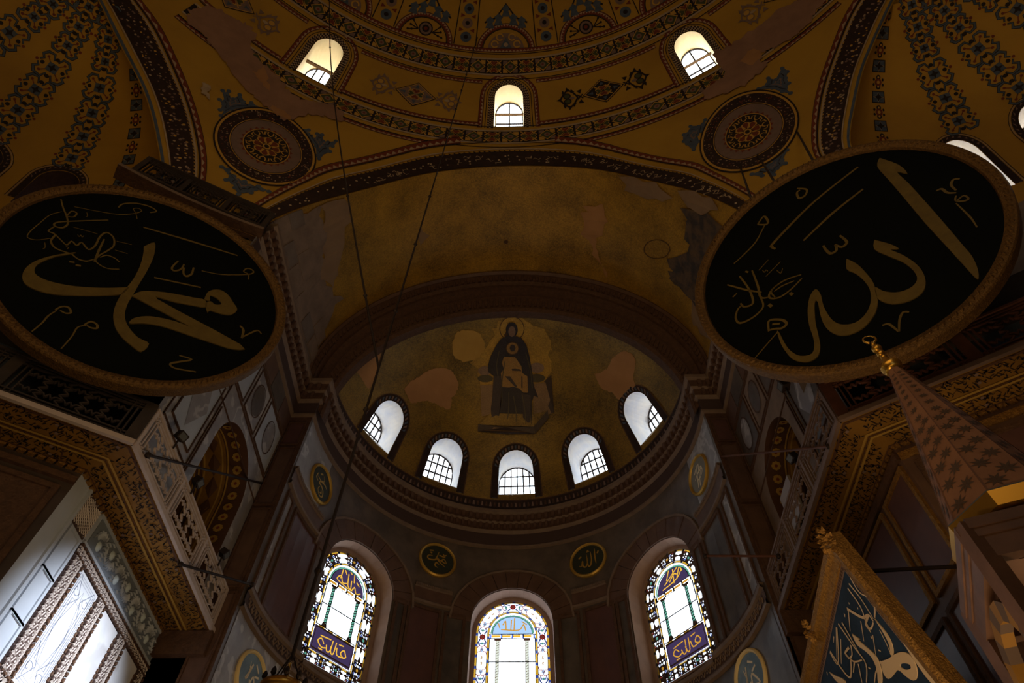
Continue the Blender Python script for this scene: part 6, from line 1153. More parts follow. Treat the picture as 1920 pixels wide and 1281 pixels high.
SLANT = [[(-.3, -.6), (.05, .6)], [(-.1, -.65), (.25, .5)], [(-.45, .0), (0, .1), (.4, .05)], [(.1, -.5), (.35, .2), (.45, -.1), (.2, -.3)], [(-.35, .3), (-.1, .45)], [(-.25, -.2), (.2, -.3)]]
LOW = [[(-.5, -.55), (-.2, -.6), (0, -.35), (.15, .1), (.5, -.4), (.1, -.3), (-.05, -.55)], [(-.3, .5), (-.2, .0), (-.35, -.2), (-.15, .3), (-.3, .3)], [(-.1, .5), (-.25, -.1)], [(.1, .6), (.4, .4)], [(.2, .15), (.5, .25)], [(-.05, -.1), (.15, -.5)]]
for ph, z, r, ground, ink, strokes, where in ((-74.6, 14.78, .60, SGREEN, SGOLD, LOOP, 'upper left edge of the apse wall'), (-24.6, 15.03, .63, SGREEN, SGOLD, MUHAMMAD, 'left of the middle window arch'), (26.0, 14.95, .63, SGREEN, SGOLD, ALLAH, 'right of the middle window arch'),
        (76.6, 14.85, .60, SGREY, CREAM, SLANT, 'upper right edge of the apse wall'), (-76.4, 8.62, .56, SBLUE, CREAM, LOW, 'lower left, under the stained window'), (72.3, 8.80, .62, SBLUE, CREAM, LOW, 'lower right, under the stained window')):
    a = rad(ph); c = np.array(apse(ph, z)); n = np.array([-math.sin(a), -math.cos(a), 0]); c, n, u, w_, mp = roundel_frame(c, n)
    t = thing('small_roundel', '%s round plaque, gilt rim, Arabic letters, %s' % ({SGREEN: 'dark green', SGREY: 'grey', SBLUE: 'blue'}[ground], where), 'roundel', tuple(c))
    ks = np.linspace(0, 2*PI, 36, endpoint=False)
    b = MB(); b.prism([(r*.93*math.cos(k), r*.93*math.sin(k)) for k in ks], mp, -.08, .06, ground); b.build('disc_panel', t)
    b = MB(); prof = [(1.04, -.1), (1.04, .08), (.98, .12), (.91, .10), (.88, .055)]
    for (f0, o0), (f1, o1) in zip(prof[:-1], prof[1:]):
        V = []
        for k in ks: V += [mp(r*f0*math.cos(k), r*f0*math.sin(k), o0), mp(r*f1*math.cos(k), r*f1*math.sin(k), o1)]
        b.add(V, [(2*i, (2*i+2) % 72, (2*i+3) % 72, 2*i+1) for i in range(36)], LITGOLD if ground is SBLUE else SGOLD)
    b.build('rim', t)
    for q in strokes:
        P = Paint(mp, .068); p = smooth_pts([(x*r, y*r) for x, y in q], 4); P.stroke(p, r*.085, ink, 0, taper=len(q) > 2); P.build('letter', t)
# ------------------------------------------------------------------ stained-glass windows of the apse
LETT = mat('glass_script', (.60, .36, .05), .5)
INSC = ([(.5, .28), (.4, .42), (.3, .3), (.42, .22), (.5, .28)], [(.4, .22), (.2, .2), (.15, .38)], [(.1, .5), (.08, .2), (0, .16), (-.05, .32)], [(-.02, .5), (-.05, .2), (-.15, .16), (-.2, .3)], [(-.2, .22), (-.35, .18), (-.5, .3), (-.4, .4), (-.3, .3)], [(-.45, .46), (-.1, .5)], [(.2, .5), (.35, .52)], [(-.3, .12), (-.42, .12)])
def inlay(mp, root, poly, strokes, wd, m_ground, m_letter, name):
    """letters cut into a sheet of coloured glass and filled with a lighter one"""
    quads = []; pts = densify(poly, (.3, .3)); eds = [(i, (i+1) % len(pts)) for i in range(len(pts))]
    for st in strokes:
        p = [np.array(q) for q in smooth_pts(st, 3)]
        for a, c in zip(p[:-1], p[1:]):
            d = c-a; L = np.linalg.norm(d)
            if L < 1e-5: continue
            d /= L; nn_ = np.array([-d[1], d[0]])*wd/2; e_ = d*wd*.3; q = [tuple(a-e_+nn_), tuple(c+e_+nn_), tuple(c+e_-nn_), tuple(a-e_-nn_)]
            k = len(pts); pts = pts+q; eds = eds+[(k+i, k+(i+1) % 4) for i in range(4)]; quads.append(q)
    v, e, f, *_ = delaunay_2d_cdt([Vector(p) for p in pts], eds, [], 0, 1e-6)
    V = np.array([(q.x, q.y) for q in v]); C_ = np.array([V[list(t)].mean(0) for t in f]); ins = inside(C_, poly); let = np.zeros(len(f), bool)
    for q in quads: let |= inside(C_, q)
    for nm, sel, m in ((name, ins & ~let, m_ground), ('letters', ins & let, m_letter)):
        b = MB(); b.add([mp(*p, .0) for p in V], [tuple(t) for t, k in zip(f, sel) if k], m); b.build(nm, root)
def stained(idx, phi, kind):
    a = rad(phi); rho = AR+.44; o = np.array([XC+rho*math.sin(a), YA+rho*math.cos(a), 0]); n = np.array([-math.sin(a), -math.cos(a), 0]); u = np.array([math.cos(a), -math.sin(a), 0])
    mp = lambda x, z, off=0.: tuple(o+u*x+n*off+np.array([0, 0, z]))
    name = next_window(); aw = 1.16; side = kind != 'middle'; z0, zs = ASILL+(.36 if side else .04), ASP-.02
    b = MB(); oa = arch_poly(aw+.30, ASILL-.1, zs, 20); ia = arch_poly(aw-.02, z0+.06, zs, 20); k = len(oa)
    for o0, o1 in ((.05, .05),):
        b.add([mp(*p, .06) for p in oa]+[mp(*p, .06) for p in ia], [(i, (i+1) % k, k+(i+1) % k, k+i) for i in range(k)], REVEAL2)
        b.add([mp(*p, .06) for p in ia]+[mp(*p, -.03) for p in ia], [(i, (i+1) % k, k+(i+1) % k, k+i) for i in range(k)], PLASTERGRILL)
    root = b.build(name, kind='structure')
    bw = .055; d1 = .43                                            # border width, distance of inner border
    inner = aw-d1; zi0 = z0+1.14 if side else z0+.06; zis = zs-.05
    def fill(poly, m, nm='pane', off=0.): P = Paint(mp, off); P.poly(poly, m); return P.build(nm, root)
    # clear glass, coloured darker to dim the bright sky: outer ornament field (one sheet behind the ornament), then the single lights
    V, T = cdt(arch_poly(aw, z0, zs, 20), [arch_poly(inner, zi0-(.69 if side else 0), zis, 16)], (9, 9)); P = Paint(mp, .0); P.b.add([mp(x, z) for x, z in V], T, G_APSE); P.build('pane', root)
    P = Paint(mp, .012)
    def dashed(path, m_d, nseg, wd, sq=G_BLUE):
        R = resample(path, nseg*8+1)
        for i in range(nseg):
            q = R[i*8:i*8+7]; P.stroke(q, wd, m_d, 0); P.stroke(R[i*8+6:i*8+9], wd, LEAD if side else sq, 1)
        for s_ in (-1, 1):
            off_ = []
            for j in range(len(R)):
                d = R[min(j+1, len(R)-1)]-R[max(j-1, 0)]; d = d/np.linalg.norm(d); off_.append(R[j]+np.array([-d[1], d[0]])*s_*wd*.62)
            P.stroke(off_, .014, LEAD, 2)
    arcp = lambda r, zb: [(r, zb)]+[(r*math.cos(t), zs+r*math.sin(t)) for t in np.linspace(0, PI, 25)]+[(-r, zb)]
    dashed(arcp(aw-.05, z0+.03), G_YEL, 26, bw); dashed(arcp(inner+.02, zi0-(.78 if side else 0)), G_YEL, 21, bw*.9)
    if side: dashed([(-inner, zi0-.75), (inner, zi0-.78)], G_YEL, 4, bw); dashed([(-aw+.03, z0+.05), (aw-.03, z0+.05)], G_YEL, 6, bw)
    P.build('glass_border', root)
    # ornament of the outer field
    P = Paint(mp, .02); rm = aw-d1/2-.01
    cen = arcp(rm, z0+.1); R = resample(cen, 400); nunit = 11 if not side else 9
    tot = np.sum(np.hypot(*np.diff(R, axis=0).T))
    def at(t, x):
        i = int(min(max(t, 0), 1)*(len(R)-1)); i = min(max(i, 1), len(R)-2); d = R[i+1]-R[i-1]; d /= np.linalg.norm(d); return R[i]+np.array([-d[1], d[0]])*x
    fs_ = [(lambda y, x, t0=(j+.5)/nunit, h=.5/nunit: tuple(at(t0+y*h, x*.155))) for j in range(nunit)]
    if side: fs_ += [(lambda y, x, xc=xc: (xc+y*.28, z0+.23+x*.14)) for xc in (-.78, -.26, .26, .78)]
    for j, f in enumerate(fs_):
        if not side:
            ros = j % 2 == (nunit//2) % 2
            if ros:
                c = f(0, 0); P.disc(c, .085, G_RED, 2, n=14); P.disc(c, .036, WHITE, 3, n=8)
                for k in range(8): P.disc((c[0]+.075*math.cos(k*PI/4), c[1]+.075*math.sin(k*PI/4)), .03, G_RED, 1, n=6)
                for sg in (-1, 1):
                    P.stroke([f(.95*sg, -1), f(.75*sg, -.4), f(.9*sg, 0), f(.75*sg, .4), f(.95*sg, 1)], .028, G_RED, 2); P.disc(f(.55*sg, 0), .042, G_GREEN, 2, n=8)
                    for q in (-1, 1): P.stroke([f(.2*sg, .4*q), f(.5*sg, .8*q), f(.75*sg, .55*q), f(.5*sg, .35*q)], .04, G_BLUE, 1); P.stroke([f(.2*sg, .4*q), f(.5*sg, .8*q), f(.75*sg, .55*q)], .012, LEAD, 3)
            else:
                for sg in (-1, 1):
                    P.stroke([f(-1.0*sg, 0), f(-.75*sg, .3), f(-.7*sg, .8), f(-.45*sg, 1)], .022, G_RED, 1); P.stroke([f(-1.0*sg, 0), f(-.75*sg, -.3), f(-.7*sg, -.8), f(-.45*sg, -1)], .022, G_RED, 1)
                    P.poly([f(-.9*sg, -.4), f(-.65*sg, 0), f(-.9*sg, .4), f(-1.1*sg, 0)], G_PALE, 1); P.stroke([f(-.35*sg, 0), f(-.2*sg, .12), f(-.1*sg, 0), f(-.2*sg, -.12)], .03, G_AMBER, 1)
        else:
            # pierced tracery with jewels of glass between short clear lights
            ov = lambda y, x, ry, rx, n=8: [(y+ry*math.cos(q), x+rx*math.sin(q)) for q in np.linspace(0, 2*PI, n, endpoint=False)]
            ext = .66 if kind == 'left' else .80
            hl = [ov(0, 0, .11, .26)]
            for sg in (-1, 1):
                for q in (-1, 1): hl += [ov(sg*.27, q*.55, .10, .24), ov(sg*.47, q*.30, .055, .16, 6), ov(sg*.47, q*.78, .05, .13, 6)]
                hl.append(ov(sg*.25, 0, .07, .2, 6))
            ol = [(-ext, -1), (-ext*.9, -.4), (-ext*1.12, 0), (-ext*.9, .4), (-ext, 1), (ext, 1), (ext*.9, .4), (ext*1.12, 0), (ext*.9, -.4), (ext, -1)]
            V, T = cdt(ol, hl, (.5, .8)); P.b.add([mp(*f(y, x), .028) for y, x in V], T, PLASTERGRILL)
            P.poly([f(y, x) for y, x in ov(0, 0, .14, .3)], G_GREEN if j % 2 else G_AMBER, 0)
            for sg in (-1, 1):
                for q in (-1, 1):
                    if kind == 'left' or q*sg > 0: P.poly([f(y, x) for y, x in ov(sg*.27, q*.55, .13, .14)], G_BLUE, 0)
                    P.poly([f(y, x) for y, x in ov(sg*.47, q*.78, .07, .17, 6)], G_BLUE if q > 0 else G_RED, 0)
                    P.stroke([f(sg*.27+.16*math.cos(t), q*.55+.33*math.sin(t)) for t in np.linspace(0, 2*PI, 12)], .022, G_BLUE if kind == 'left' else LEAD, 3)
                P.poly([f(ext*sg, -.28), f((ext+.17)*sg, -.1), f((ext+.3)*sg, 0), f((ext+.17)*sg, .1), f(ext*sg, .28)], PLASTERGRILL, 3)
    P.build('glass_ornament', root)
    # lunette with gilt letters
    rl_ = inner-.10; zl = zs-.02
    lun = [(rl_*math.cos(t), zl+rl_*.98*math.sin(t)) for t in np.linspace(0, PI, 20)]
    P = Paint(mp, .02); P.stroke([(rl_*1.03*math.cos(t), zl+rl_*1.0*math.sin(t)) for t in np.linspace(0, PI, 22)], .05, G_GREEN1, 0); P.stroke([(rl_*1.08*math.cos(t), zl+rl_*1.05*math.sin(t)) for t in np.linspace(0, PI, 22)], .016, LEAD, 1); P.stroke([(rl_*.985*math.cos(t), zl+rl_*.95*math.sin(t)) for t in np.linspace(0, PI, 22)], .016, LEAD, 1); P.build('glass_border', root)
    scr = {'middle': [[(.42, .12), (.35, .3), (.25, .15), (.05, .12), (-.35, .15)], [(.05, .12), (.07, .5)], [(-.05, .12), (-.03, .45)], [(-.2, .15), (-.22, .42), (-.3, .3)], [(.3, .4), (.45, .3)], [(-.4, .2), (-.45, .35)]],
           'left': [[(.5, .1), (.35, .02), (.25, .18), (.15, .02), (.1, .3)], [(.12, .05), (0, .12), (-.05, .45)], [(-.05, .15), (-.2, .1), (-.3, .28), (-.42, .12), (-.2, .06), (.2, -.0)], [(-.3, .2), (-.28, .55)], [(.2, .3), (.15, .55)], [(.3, .35), (.4, .28)], [(-.12, .4), (-.2, .5)], [(0, .55), (.06, .5)]],
           'right': [[(-.4, .1), (-.1, .12), (.2, .18), (.42, .35)], [(-.3, .2), (0, .35), (.3, .5)], [(.05, .1), (.1, .5)], [(-.2, .3), (-.05, .55)], [(.2, .2), (.35, .45), (.42, .3)], [(-.1, .2), (.1, .35), (.2, .3)]]}[kind]
    inlay(mp, root, lun, [[(x*1.0, zl+y*1.1) for x, y in q] for q in scr], .036, G_PALE1 if not side else G_PURP, G_AMBER1 if not side else G_YEL1, 'lunette_pane')
    # beam of yellow glass under the lunette
    P = Paint(mp, .02)
    for i in range(4): x = -inner+.08+i*(2*inner-.16)/4; P.poly([(x, zl-.13), (x+.27, zl-.13), (x+.27, zl-.04), (x, zl-.04)], G_YEL1 if not side else G_AMBER1, 0)
    for z in (zl-.16, zl-.02): P.stroke([(-inner, z), (inner, z)], .032, LEAD, 1)
    for i in range(5): x = -inner+.05+i*(2*inner-.10)/4; P.poly([(x-.03, zl-.15), (x+.03, zl-.15), (x+.03, zl-.03), (x-.03, zl-.03)], G_BLUE if not side else LEAD, 2)
    P.build('glass_beam', root)
    ztop = zl-.17; zbot = zi0+.02; xc_ = inner*.62; hw = .048
    for sx_ in (-1, 1):                                            # twin colonnettes of green-jewelled glass
        P = Paint(mp, .02); x = sx_*xc_
        P.poly([(x-hw, zbot), (x+hw, zbot), (x+hw, ztop), (x-hw, ztop)], glass('colonnette_glass', (.105, .105, .085)) if not side else G_GREEN1, 0)
        for d_ in (-1, 1): P.stroke([(x+d_*hw, zbot), (x+d_*hw, ztop)], .02 if side else .01, LEAD if side else LETT, 3)
        for i in range(int((ztop-zbot)/.085)):
            z_ = zbot+.03+i*.085; P.stroke([(x-hw, z_), (x+hw, z_+.05)], .030 if side else .014, LEAD if side else LETT, 1)
        P.poly([(x-hw*2, ztop-.07), (x+hw*2, ztop-.07), (x+hw*2.4, ztop), (x-hw*2.4, ztop)], mat('capital_glass', (.40, .2, .2), .6) if not side else PLASTERGRILL, 2)
        P.poly([(x-hw*2, zbot), (x+hw*2, zbot), (x+hw*1.4, zbot+.12), (x-hw*1.4, zbot+.12)], PLASTERGRILL, 2); P.build('colonnette', root)
    zm = [zbot, (zbot+ztop)/2, ztop] if side else [zbot, zbot+.98, zbot+1.96, ztop]
    for x0, x1 in ((-inner+.03, -xc_-hw), (-xc_+hw, xc_-hw), (xc_+hw, inner-.03)):
        for a_, c_ in zip(zm[:-1], zm[1:]): fill([(x0+.004, a_+.006), (x1-.004, a_+.006), (x1-.004, c_-.006), (x0+.004, c_-.006)], G_APSE)
    P = Paint(mp, .02)
    for z in zm[1:-1]: P.stroke([(-inner, z), (inner, z)], .034, LEAD, 3)
    for x in (-inner+.02, inner-.02): P.stroke([(x, zbot), (x, ztop)], .03, LEAD, 3)
    P.stroke([(-inner, zbot), (inner, zbot)], .03, LEAD, 3); P.build('lead_cames', root)
    if side:                                                       # inscription panel along the foot
        za, zb_ = zi0-.70, zi0+.015
        inlay(mp, root, [(-inner+.02, za), (inner-.02, za), (inner-.02, zb_), (-inner+.02, zb_)], [[(x, za+y*1.05) for x, y in q] for q in INSC], .034, G_PURP, G_YEL1 if kind == 'left' else G_AMBER1, 'inscription_pane')
        P = Paint(mp, .018); P.stroke([(-inner+.06, za+.05), (inner-.06, za+.05), (inner-.06, zb_-.05), (-inner+.06, zb_-.05)], .05, PLASTERGRILL, 0, closed=True)
        for i in range(4): x = -inner+.12+i*.31; P.poly([(x, zb_-.03), (x+.2, zb_-.03), (x+.2, zb_+.03), (x, zb_+.03)], G_YEL1 if kind == 'left' else G_AMBER1, 1)
        P.build('glass_border', root)
    portal(mp(0, (z0+zs+aw)/2, -.08), tuple(n), 2*aw+.1, zs+aw-z0+.1)
stained(0, AWIN[0], 'left'); stained(1, AWIN[1], 'middle'); stained(2, AWIN[2], 'right')
# ------------------------------------------------------------------ gilt-framed calligraphy panel, lower right
c = np.array([4.5, 7.914, 6.953]); h = np.array([.104, .9946, 0]); h = unit(h); vup = unit((-.2276, .0238, .9735)); n = -unit(np.cross(h, vup))
FW_, FH_, FB = 4.6, 5.4, .30
mpf = lambda a, b_, o=0.: tuple(c+h*a+vup*b_+n*o)
t = thing('framed_calligraphy', 'blue calligraphy panel in a heavy gilt frame leaning from the right wall', 'picture', tuple(c+h*FW_/2-vup*FH_))
NAVY = mat('panel_navy', (.018, .040, .080), .6, c2=(.010, .021, .042), scale=1.6, spec=.15)
b = MB(); b.prism([(.2, -.2), (FW_-.2, -.2), (FW_-.2, -FH_+.2), (.2, -FH_+.2)], mpf, -.12, -.02, NAVY); b.build('panel', t)
b = MB(); prof = [(0, -.14), (0, .06), (.06, .11), (.14, .10), (.20, .05), (FB, .02), (FB, -.03)]
pts4 = lambda d: [(d, -d), (FW_-d, -d), (FW_-d, -FH_+d), (d, -FH_+d)]
for (d0, o0), (d1, o1) in zip(prof[:-1], prof[1:]):
    A, B = pts4(d0), pts4(d1); b.add([mpf(*p, o0) for p in A]+[mpf(*p, o1) for p in B], [(i, (i+1) % 4, 4+(i+1) % 4, 4+i) for i in range(4)], FRAMEG)
b.build('frame', t)
P = Paint(mpf, -.015); 
for d0, d1, m in ((FB, FB+.09, MAUVE),):
    A, B = pts4(d0), pts4(d1); A.append(A[0]); B.append(B[0]); P.ribbon(A, B, m)
for i in range(60):
    for (x, y) in ((FB+.045, -FB-.1-i*.08), (FB+.1+i*.07, -FB-.045)): P.poly([(x-.025, y-.025), (x+.025, y-.025), (x+.025, y+.025), (x-.025, y+.025)], BROWN, 1)
P.build('inner_border', t)
rnd = random.Random(9)
for (x, y, rr_) in ((.1, -.1, .24), (2.3, -.06, .16), (.06, -2.7, .16), (FW_-.1, -.1, .2)):          # gilt leaf clusters at corner and middles
    b = MB()
    for i in range(26):
        a, r = rnd.random()*6.28, rr_*math.sqrt(rnd.random()); p0 = np.array(mpf(x+r*math.cos(a), y+r*math.sin(a), .06)); d = h*math.cos(a)*.07+vup*math.sin(a)*.07
        b.add([p0-d*.6+n*.0, p0+np.cross(n, d)*.6+n*.03, p0+d+n*.05, p0-np.cross(n, d)*.6+n*.03, p0+n*.09], [(0, 1, 4), (1, 2, 4), (2, 3, 4), (3, 0, 4)], FRAMEG)
    b.build('gilt_ornament', t)
PCREAM = mat('panel_letters', (.62, .46, .28), .5)
for q in DATA['frame'][0]: b = MB(); b.prism([tuple(p) for p in spline2(q+[q[0]], 3)[:-1]], mpf, -.02, -.006, PCREAM); b.build('letter', t)
for wd, q in DATA['frame'][1]:
    P = Paint(mpf, -.010); p = smooth_pts(q, 4) if len(q) > 2 else q; P.stroke(p, [wd*(1.2-.5*i/(len(p)-1)) for i in range(len(p))], PCREAM); P.build('letter', t)
for a, y in ((.5, -.35), (4.1, -.35), (.5, -4.6), (4.1, -4.6)): b = MB(); p0 = np.array(mpf(a, y, -.1)); b.tube([p0, (XC+DLOW[1]+.02, p0[1], p0[2]+.1)], .03, IRON, 6); b.build('wall_bracket', t)
# ------------------------------------------------------------------ minbar: canopy on posts under an octagonal painted spire
MX, MY = 4.52, 4.90
t = thing('minbar_canopy', 'octagonal painted spire with gold finial over a canopy at far right', 'minbar', (MX, MY, FLOOR))
def octo(r, z, rot=0.): return [(MX+r*math.cos(k*PI/4+rot), MY+r*math.sin(k*PI/4+rot), z) for k in range(8)]
ZB, ZT, RB, RT = 4.42, 6.85, .555, .075
b = MB()
for k in range(8):
    A, B = octo(RB, ZB), octo(RT, ZT); bb = MB(); bb.quad(A[k], A[(k+1) % 8], B[(k+1) % 8], B[k], PINK); fc = bb.build('spire_face', t)
    a0, a1, b0, b1 = map(np.array, (A[k], A[(k+1) % 8], B[k], B[(k+1) % 8])); nrm = unit(np.cross(a1-a0, b0-a0)); nrm = nrm if nrm[:2]@(np.array([a0[0]+a1[0], a0[1]+a1[1]])/2-np.array([MX, MY])) > 0 else -nrm
    mps = lambda x, y, o=0., a0=a0, a1=a1, b0=b0, b1=b1, nrm=nrm: tuple((a0*(1-x)+a1*x)*(1-y)+(b0*(1-x)+b1*x)*y+nrm*o)
    P = Paint(mps, .006)
    y = .05; i = 0
    while y < .93:
        wd = (RB*(1-y)+RT*y)*.765; hh = .15*(1-y*.8)
        for x in ((.3, .7) if y < .55 else (.5,)):
            yy = y+(.05*(1-y) if x > .5 else 0)
            for q in range(8):
                an = q*PI/4+.2; l_ = .115*(1-y*.75); P.poly([(x, yy), (x+l_/wd*.45*math.cos(an-.35), yy+l_/2.97*.45*math.sin(an-.35)), (x+l_/wd*math.cos(an), yy+l_/2.97*math.sin(an)), (x+l_/wd*.45*math.cos(an+.35), yy+l_/2.97*.45*math.sin(an+.35))], PINKD, 0)
        y += hh*.75
    P.stroke([(.02, 0), (.02, 1)], .04, mat('spire_edge', (.20, .10, .07), .6), 0); P.build('painted_star', fc)
SB = mat('spire_blue', (.12, .13, .14), .7)
b = MB(); prev = None
for r, z, m in ((.54, ZB-.20, GOLD), (.61, ZB-.195, GOLD), (.64, ZB-.05, GOLD), (.63, ZB-.03, SB), (RB, ZB, SB)):
    cur = octo(r, z)
    if prev: 
        for k in range(8): b.quad(prev[k], prev[(k+1) % 8], cur[(k+1) % 8], cur[k], m)
    prev = cur
b.build('gilt_cornice', t)
b = MB(); A, B = octo(.54, ZB-.16), octo(.54, ZB-.37)
for k in range(8): b.quad(A[k], A[(k+1) % 8], B[(k+1) % 8], B[k], SB)
dr = b.build('drum', t)
for k in range(8):                                                # interlaced rings painted on the drum
    a0, a1 = np.array(A[k]), np.array(A[(k+1) % 8]); nrm = unit(((a0+a1)/2-np.array([MX, MY, a0[2]]))*(1, 1, 0)); mpd = lambda x, z, o=0., a0=a0, a1=a1, nrm=nrm: tuple(a0*(1-x)+a1*x+np.array([0, 0, z])+nrm*o); P = Paint(mpd, .006)
    for i in range(4): P.stroke([(.14+.24*i+.17*math.cos(q), -.10+.06*math.sin(q)) for q in np.linspace(0, 2*PI, 14)], .022, YEL, 0, sx=.5)
    P.build('painted_ring', dr)
b = MB(); b.lathe((MX, MY, 0), [(RT+.005, ZT-.03), (.09, ZT-.02), (.11, ZT+.0), (.085, ZT+.02), (.125, ZT+.05), (.125, ZT+.09), (.07, ZT+.12), (.05, ZT+.2), (.03, ZT+.27)], GOLD, 16); b.build('collar', t, smooth=True)
def ball(z, r): return [(r*math.sin(q), z-r*math.cos(q)) for q in np.linspace(.25, PI-.25, 9)]
b = MB()
for z, r in ((ZT+.28, .04), (ZT+.36, .052), (ZT+.47, .062), (ZT+.575, .03)): b.lathe((MX, MY, 0), ball(z, r), GOLD, 14)
b.tube([(MX, MY, ZT+.25), (MX, MY, ZT+.62)], .018, GOLD, 8); b.build('finial', t, smooth=True)
b = MB(); b.tube([(MX+.072*math.sin(q), MY-.02*math.sin(q), ZT+.69-.075*math.cos(q)) for q in np.linspace(.35, 2*PI-.35, 22)], [.005+.012*abs(math.cos(q/2)) for q in np.linspace(.35, 2*PI-.35, 22)], GOLD, 7); b.build('crescent', t, smooth=True)
WALN = mat('minbar_wood', (.15, .078, .05), .5, c2=(.105, .055, .036), scale=4)
MSTN = mat('minbar_panel', (.30, .17, .12), .6, c2=(.24, .14, .10), scale=2)
zb_ = ZB-.36
E1, E2 = np.array((.358, .934)), np.array((.934, -.358))
sq = [(MX+a*.6*E2[0]+c_*.6*E1[0], MY+a*.6*E2[1]+c_*.6*E1[1]) for a, c_ in ((-1, -1), (1, -1), (1, 1), (-1, 1))]
for i in range(4):
    (x0, y0), (x1, y1) = sq[i], sq[(i+1) % 4]; b = MB()
    for d, z0, z1 in ((0, zb_-.08, zb_+.02), (.03, zb_-.16, zb_-.08), (.06, zb_-.36, zb_-.16)): b.bar((x0, y0, (z0+z1)/2), (x1, y1, (z0+z1)/2), .16-d, z1-z0, (0, 0, 1), WALN)
    b.build('lintel', t); b = MB(); b.bar((x0, y0, FLOOR), (x0, y0, zb_), .14, .14, (0, 1, 0), WALN); b.build('post', t)
    # arched brace of banded stone between the posts
    b = MB(); d = unit((x1-x0, y1-y0, 0))
    for j in range(9):
        q0, q1 = PI*j/9, PI*(j+1)/9; r0, r1 = .40, .56; V = []
        for o in (-.05, .05):
            nn_ = np.array([-d[1], d[0], 0])*o
            for r, q in ((r0, q0), (r1, q0), (r1, q1), (r0, q1)): V.append(np.array([(x0+x1)/2, (y0+y1)/2, zb_-.98])+d*r*math.cos(q)+np.array([0, 0, r*math.sin(q)])+nn_)
        bb = MB(); bb.add(V, [(0, 1, 2, 3), (7, 6, 5, 4), (0, 4, 5, 1), (1, 5, 6, 2), (2, 6, 7, 3), (3, 7, 4, 0)], SOFFIT if j % 2 else PINKD); bb.build('arch_block', t)
b = MB(); b.frame_box((MX, MY, zb_), np.array((*E1, 0))*.57, np.array((*E2, 0))*.57, (0, 0, .025), MSTN); ck = b.build('canopy_ceiling', t)
P = Paint(lambda x, y, o=0.: (MX+x, MY+y, zb_-.02-o), .005); P.disc((-.2, -.1), .14, PINKD, 0, n=14); P.disc((-.2, -.1), .10, MSTN, 1, n=14)
for q in range(6): P.disc((.15+.14*math.cos(q*PI/3), .05+.14*math.sin(q*PI/3)), .07, PINKD, 0, n=8)
P.disc((.15, .05), .06, SOFFIT, 1, n=8); P.build('painted_flower', ck)
b = MB(); b.frame_box((MX+.1, MY+.2, (FLOOR+.9)/2), np.array((*E1, 0))*.9, np.array((*E2, 0))*.6, (0, 0, (.9-FLOOR)/2), WALN); b.build('platform', t)
# ------------------------------------------------------------------ hanging lamp, its chains, tie rods, floodlights, board
CX, CY = -1.86, 5.0
t = thing('hanging_chandelier', 'brass ring chandelier hanging on a long chain at the bottom edge', 'chandelier', (CX, CY, 2.7))
b = MB(); b.lathe((CX, CY, 2.82), [(.10, .0), (.17, .015), (.19, .05), (.175, .10), (.12, .12), (.115, .09), (.10, .0)], GOLD, 24); b.build('ring', t, smooth=True)
b = MB(); b.lathe((CX, CY, 2.92), [(.02, 0), (.06, .02), (.05, .06), (.02, .10), (.012, .2)], GOLD, 12); b.build('hub', t, smooth=True)
b = MB()
for q in range(10):
    a = q*PI/5; p = np.array([CX+.16*math.cos(a), CY+.16*math.sin(a), 2.93]); b = MB(); b.lathe(p, [(.008, 0), (.022, .02), (.018, .05), (.006, .07)], IRON, 7); b.build('lamp_cup', t)
b = MB()
for q in range(3): a = q*2*PI/3+.4; b.tube([(CX+.15*math.cos(a), CY+.15*math.sin(a), 2.93), (CX, CY, 3.2)], .006, IRON, 5)
b.build('hanger', t)
def dome_top(x, y): return DZ+math.sqrt(DR_**2-(x-DC[0])**2-(y-DC[1])**2)
zt_ = dome_top(CX, CY)
b = MB(); b.tube([(CX, CY, 3.15), (CX, CY, zt_+.2)], .017, IRON, 5)
for z in np.arange(4.0, zt_, 2.3): b.lathe((CX, CY, z), [(.012, -.05), (.035, 0), (.012, .05)], IRON, 6)
b.build('chain', t)
t = tag(MB().build('stay_cable'), 'thin slanting stay cable tied to the chandelier chain, running up to the dome', 'cable') if False else None
b = MB(); pts_ = [np.array([CX, CY, 7.16])*(1-q)+np.array([-8.0, 3.35, 31.9])*q+np.array([0, 0, -.9*math.sin(PI*q)]) for q in np.linspace(0, 1, 14)]; b.tube(pts_, .017, IRON, 5)
for q in (.12, .3, .5, .7): p = pts_[int(q*13)]; b.lathe(p, [(.012, -.05), (.034, 0), (.012, .05)], IRON, 6)
tag(b.build('stay_cable'), 'thin slanting stay cable joining the chandelier chain to the dome', 'cable')
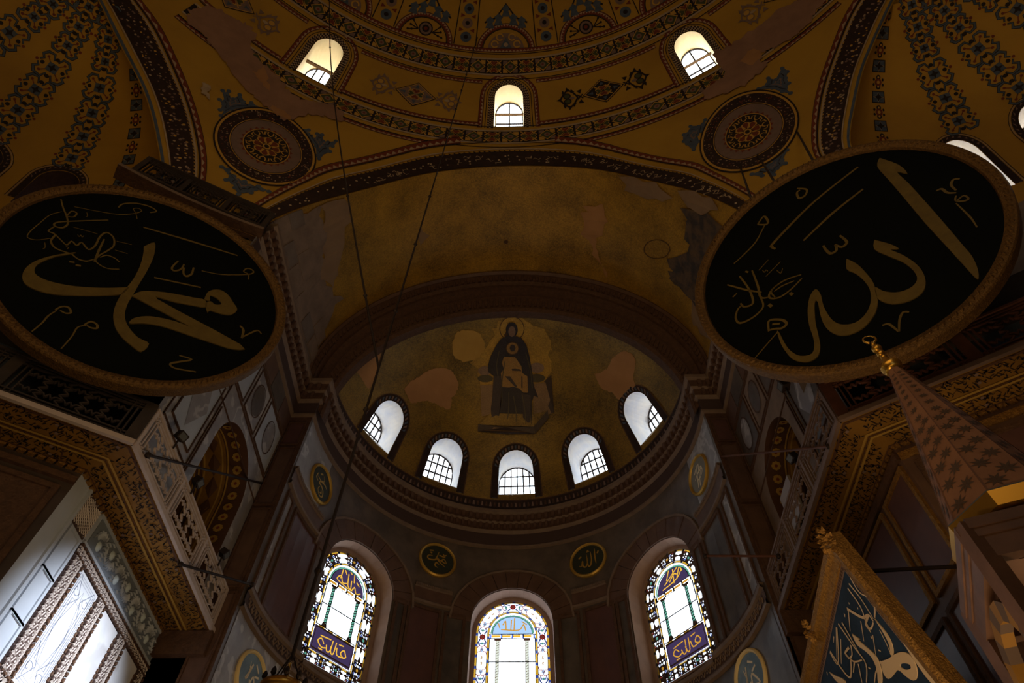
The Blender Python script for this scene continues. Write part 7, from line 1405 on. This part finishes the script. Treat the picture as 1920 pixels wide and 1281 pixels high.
for p0, p1, lab in (((-6.55, 7.98, 8.85), (-7.0, 12.95, 13.2), 'dark iron tie rod across the left gallery arch'), ((-6.60, 10.54, 8.6), (-6.2, 12.9, 9.95), 'dark iron tie rod at the foot of the left balustrade'), ((5.40, 8.23, 9.2), (5.4, 12.95, 14.1), 'reddish iron tie rod across the right gallery arch'), ((5.42, 11.92, 9.85), (4.2, 12.95, 10.72), 'reddish iron tie rod at the foot of the right balustrade')):
    b = MB(); b.tube([p0, p1], .028, IRON if p0[0] < 0 else WOOD, 6); o = b.build('tie_rod'); tag(o, lab, 'rod', 'iron tie rods of the galleries')
    for p in (p0, p1): bb = MB(); bb.lathe(p, [(.02, -.06), (.05, -.03), (.05, .03), (.02, .06)], IRON, 8); bb.build('end_plate', o)
LENS = mat('lamp_lens', (.10, .11, .12), .15)
for (x, y, z), d, lab in (((-6.62, 8.55, 9.95), (.8, -.3, -.5), 'small black floodlight on the left gallery rail, nearest the roundel'), ((-6.62, 9.75, 9.95), (.8, .1, -.5), 'small black floodlight on the left gallery rail, below the painted arch'), ((-6.62, 11.9, 9.95), (.8, .2, -.5), 'small black floodlight at the far end of the left gallery rail'), ((5.45, 9.6, 10.35), (-.8, -.1, -.4), 'small black floodlight on the right gallery rail, by the arch'), ((4.9, 7.75, 10.32), (-.95, .1, -.3), 'small black floodlight at the near corner of the right gallery')):
    t = thing('floodlight', lab, 'lamp', (x, y, z-.12), 'gallery floodlights'); d = unit(d); sd = unit(np.cross(d, (0, 0, 1))); uq = np.cross(sd, d)
    b = MB(); b.frame_box((x, y, z+.06), d*.07, sd*.09, uq*.075, IRON); b.frame_box(np.array((x, y, z+.06))+d*.08, d*.015, sd*.10, uq*.085, IRON); b.build('housing', t)
    b = MB(); b.frame_box(np.array((x, y, z+.06))+d*.097, d*.003, sd*.075, uq*.06, LENS); b.build('lens', t)
    b = MB(); b.tube([(x, y, z-.28), (x, y, z)], .018, IRON, 6); b.build('bracket', t)
b = MB(); BX = XC+DUP+.14; b.frame_box((BX, 11.78, 11.25), (.03, 0, 0), (0, .40, 0), (0, 0, .5), mat('wall_piece_pale', (.42, .38, .37), .6)); o = b.build('pale_wall_piece'); tag(o, 'pale square board standing behind the right gallery balustrade', 'wallpiece')  # made-up slab standing in for a pale piece of wall
bb = MB(); bb.bar((BX+.05, 11.55, ZG[1]+.06), (BX+.05, 11.6, 11.0), .04, .04, (1, 0, 0), IRON); bb.build('leg', o); bb = MB(); bb.bar((BX+.05, 12.15, ZG[1]+.06), (BX+.05, 12.0, 11.0), .04, .04, (1, 0, 0), IRON); bb.build('leg', o)
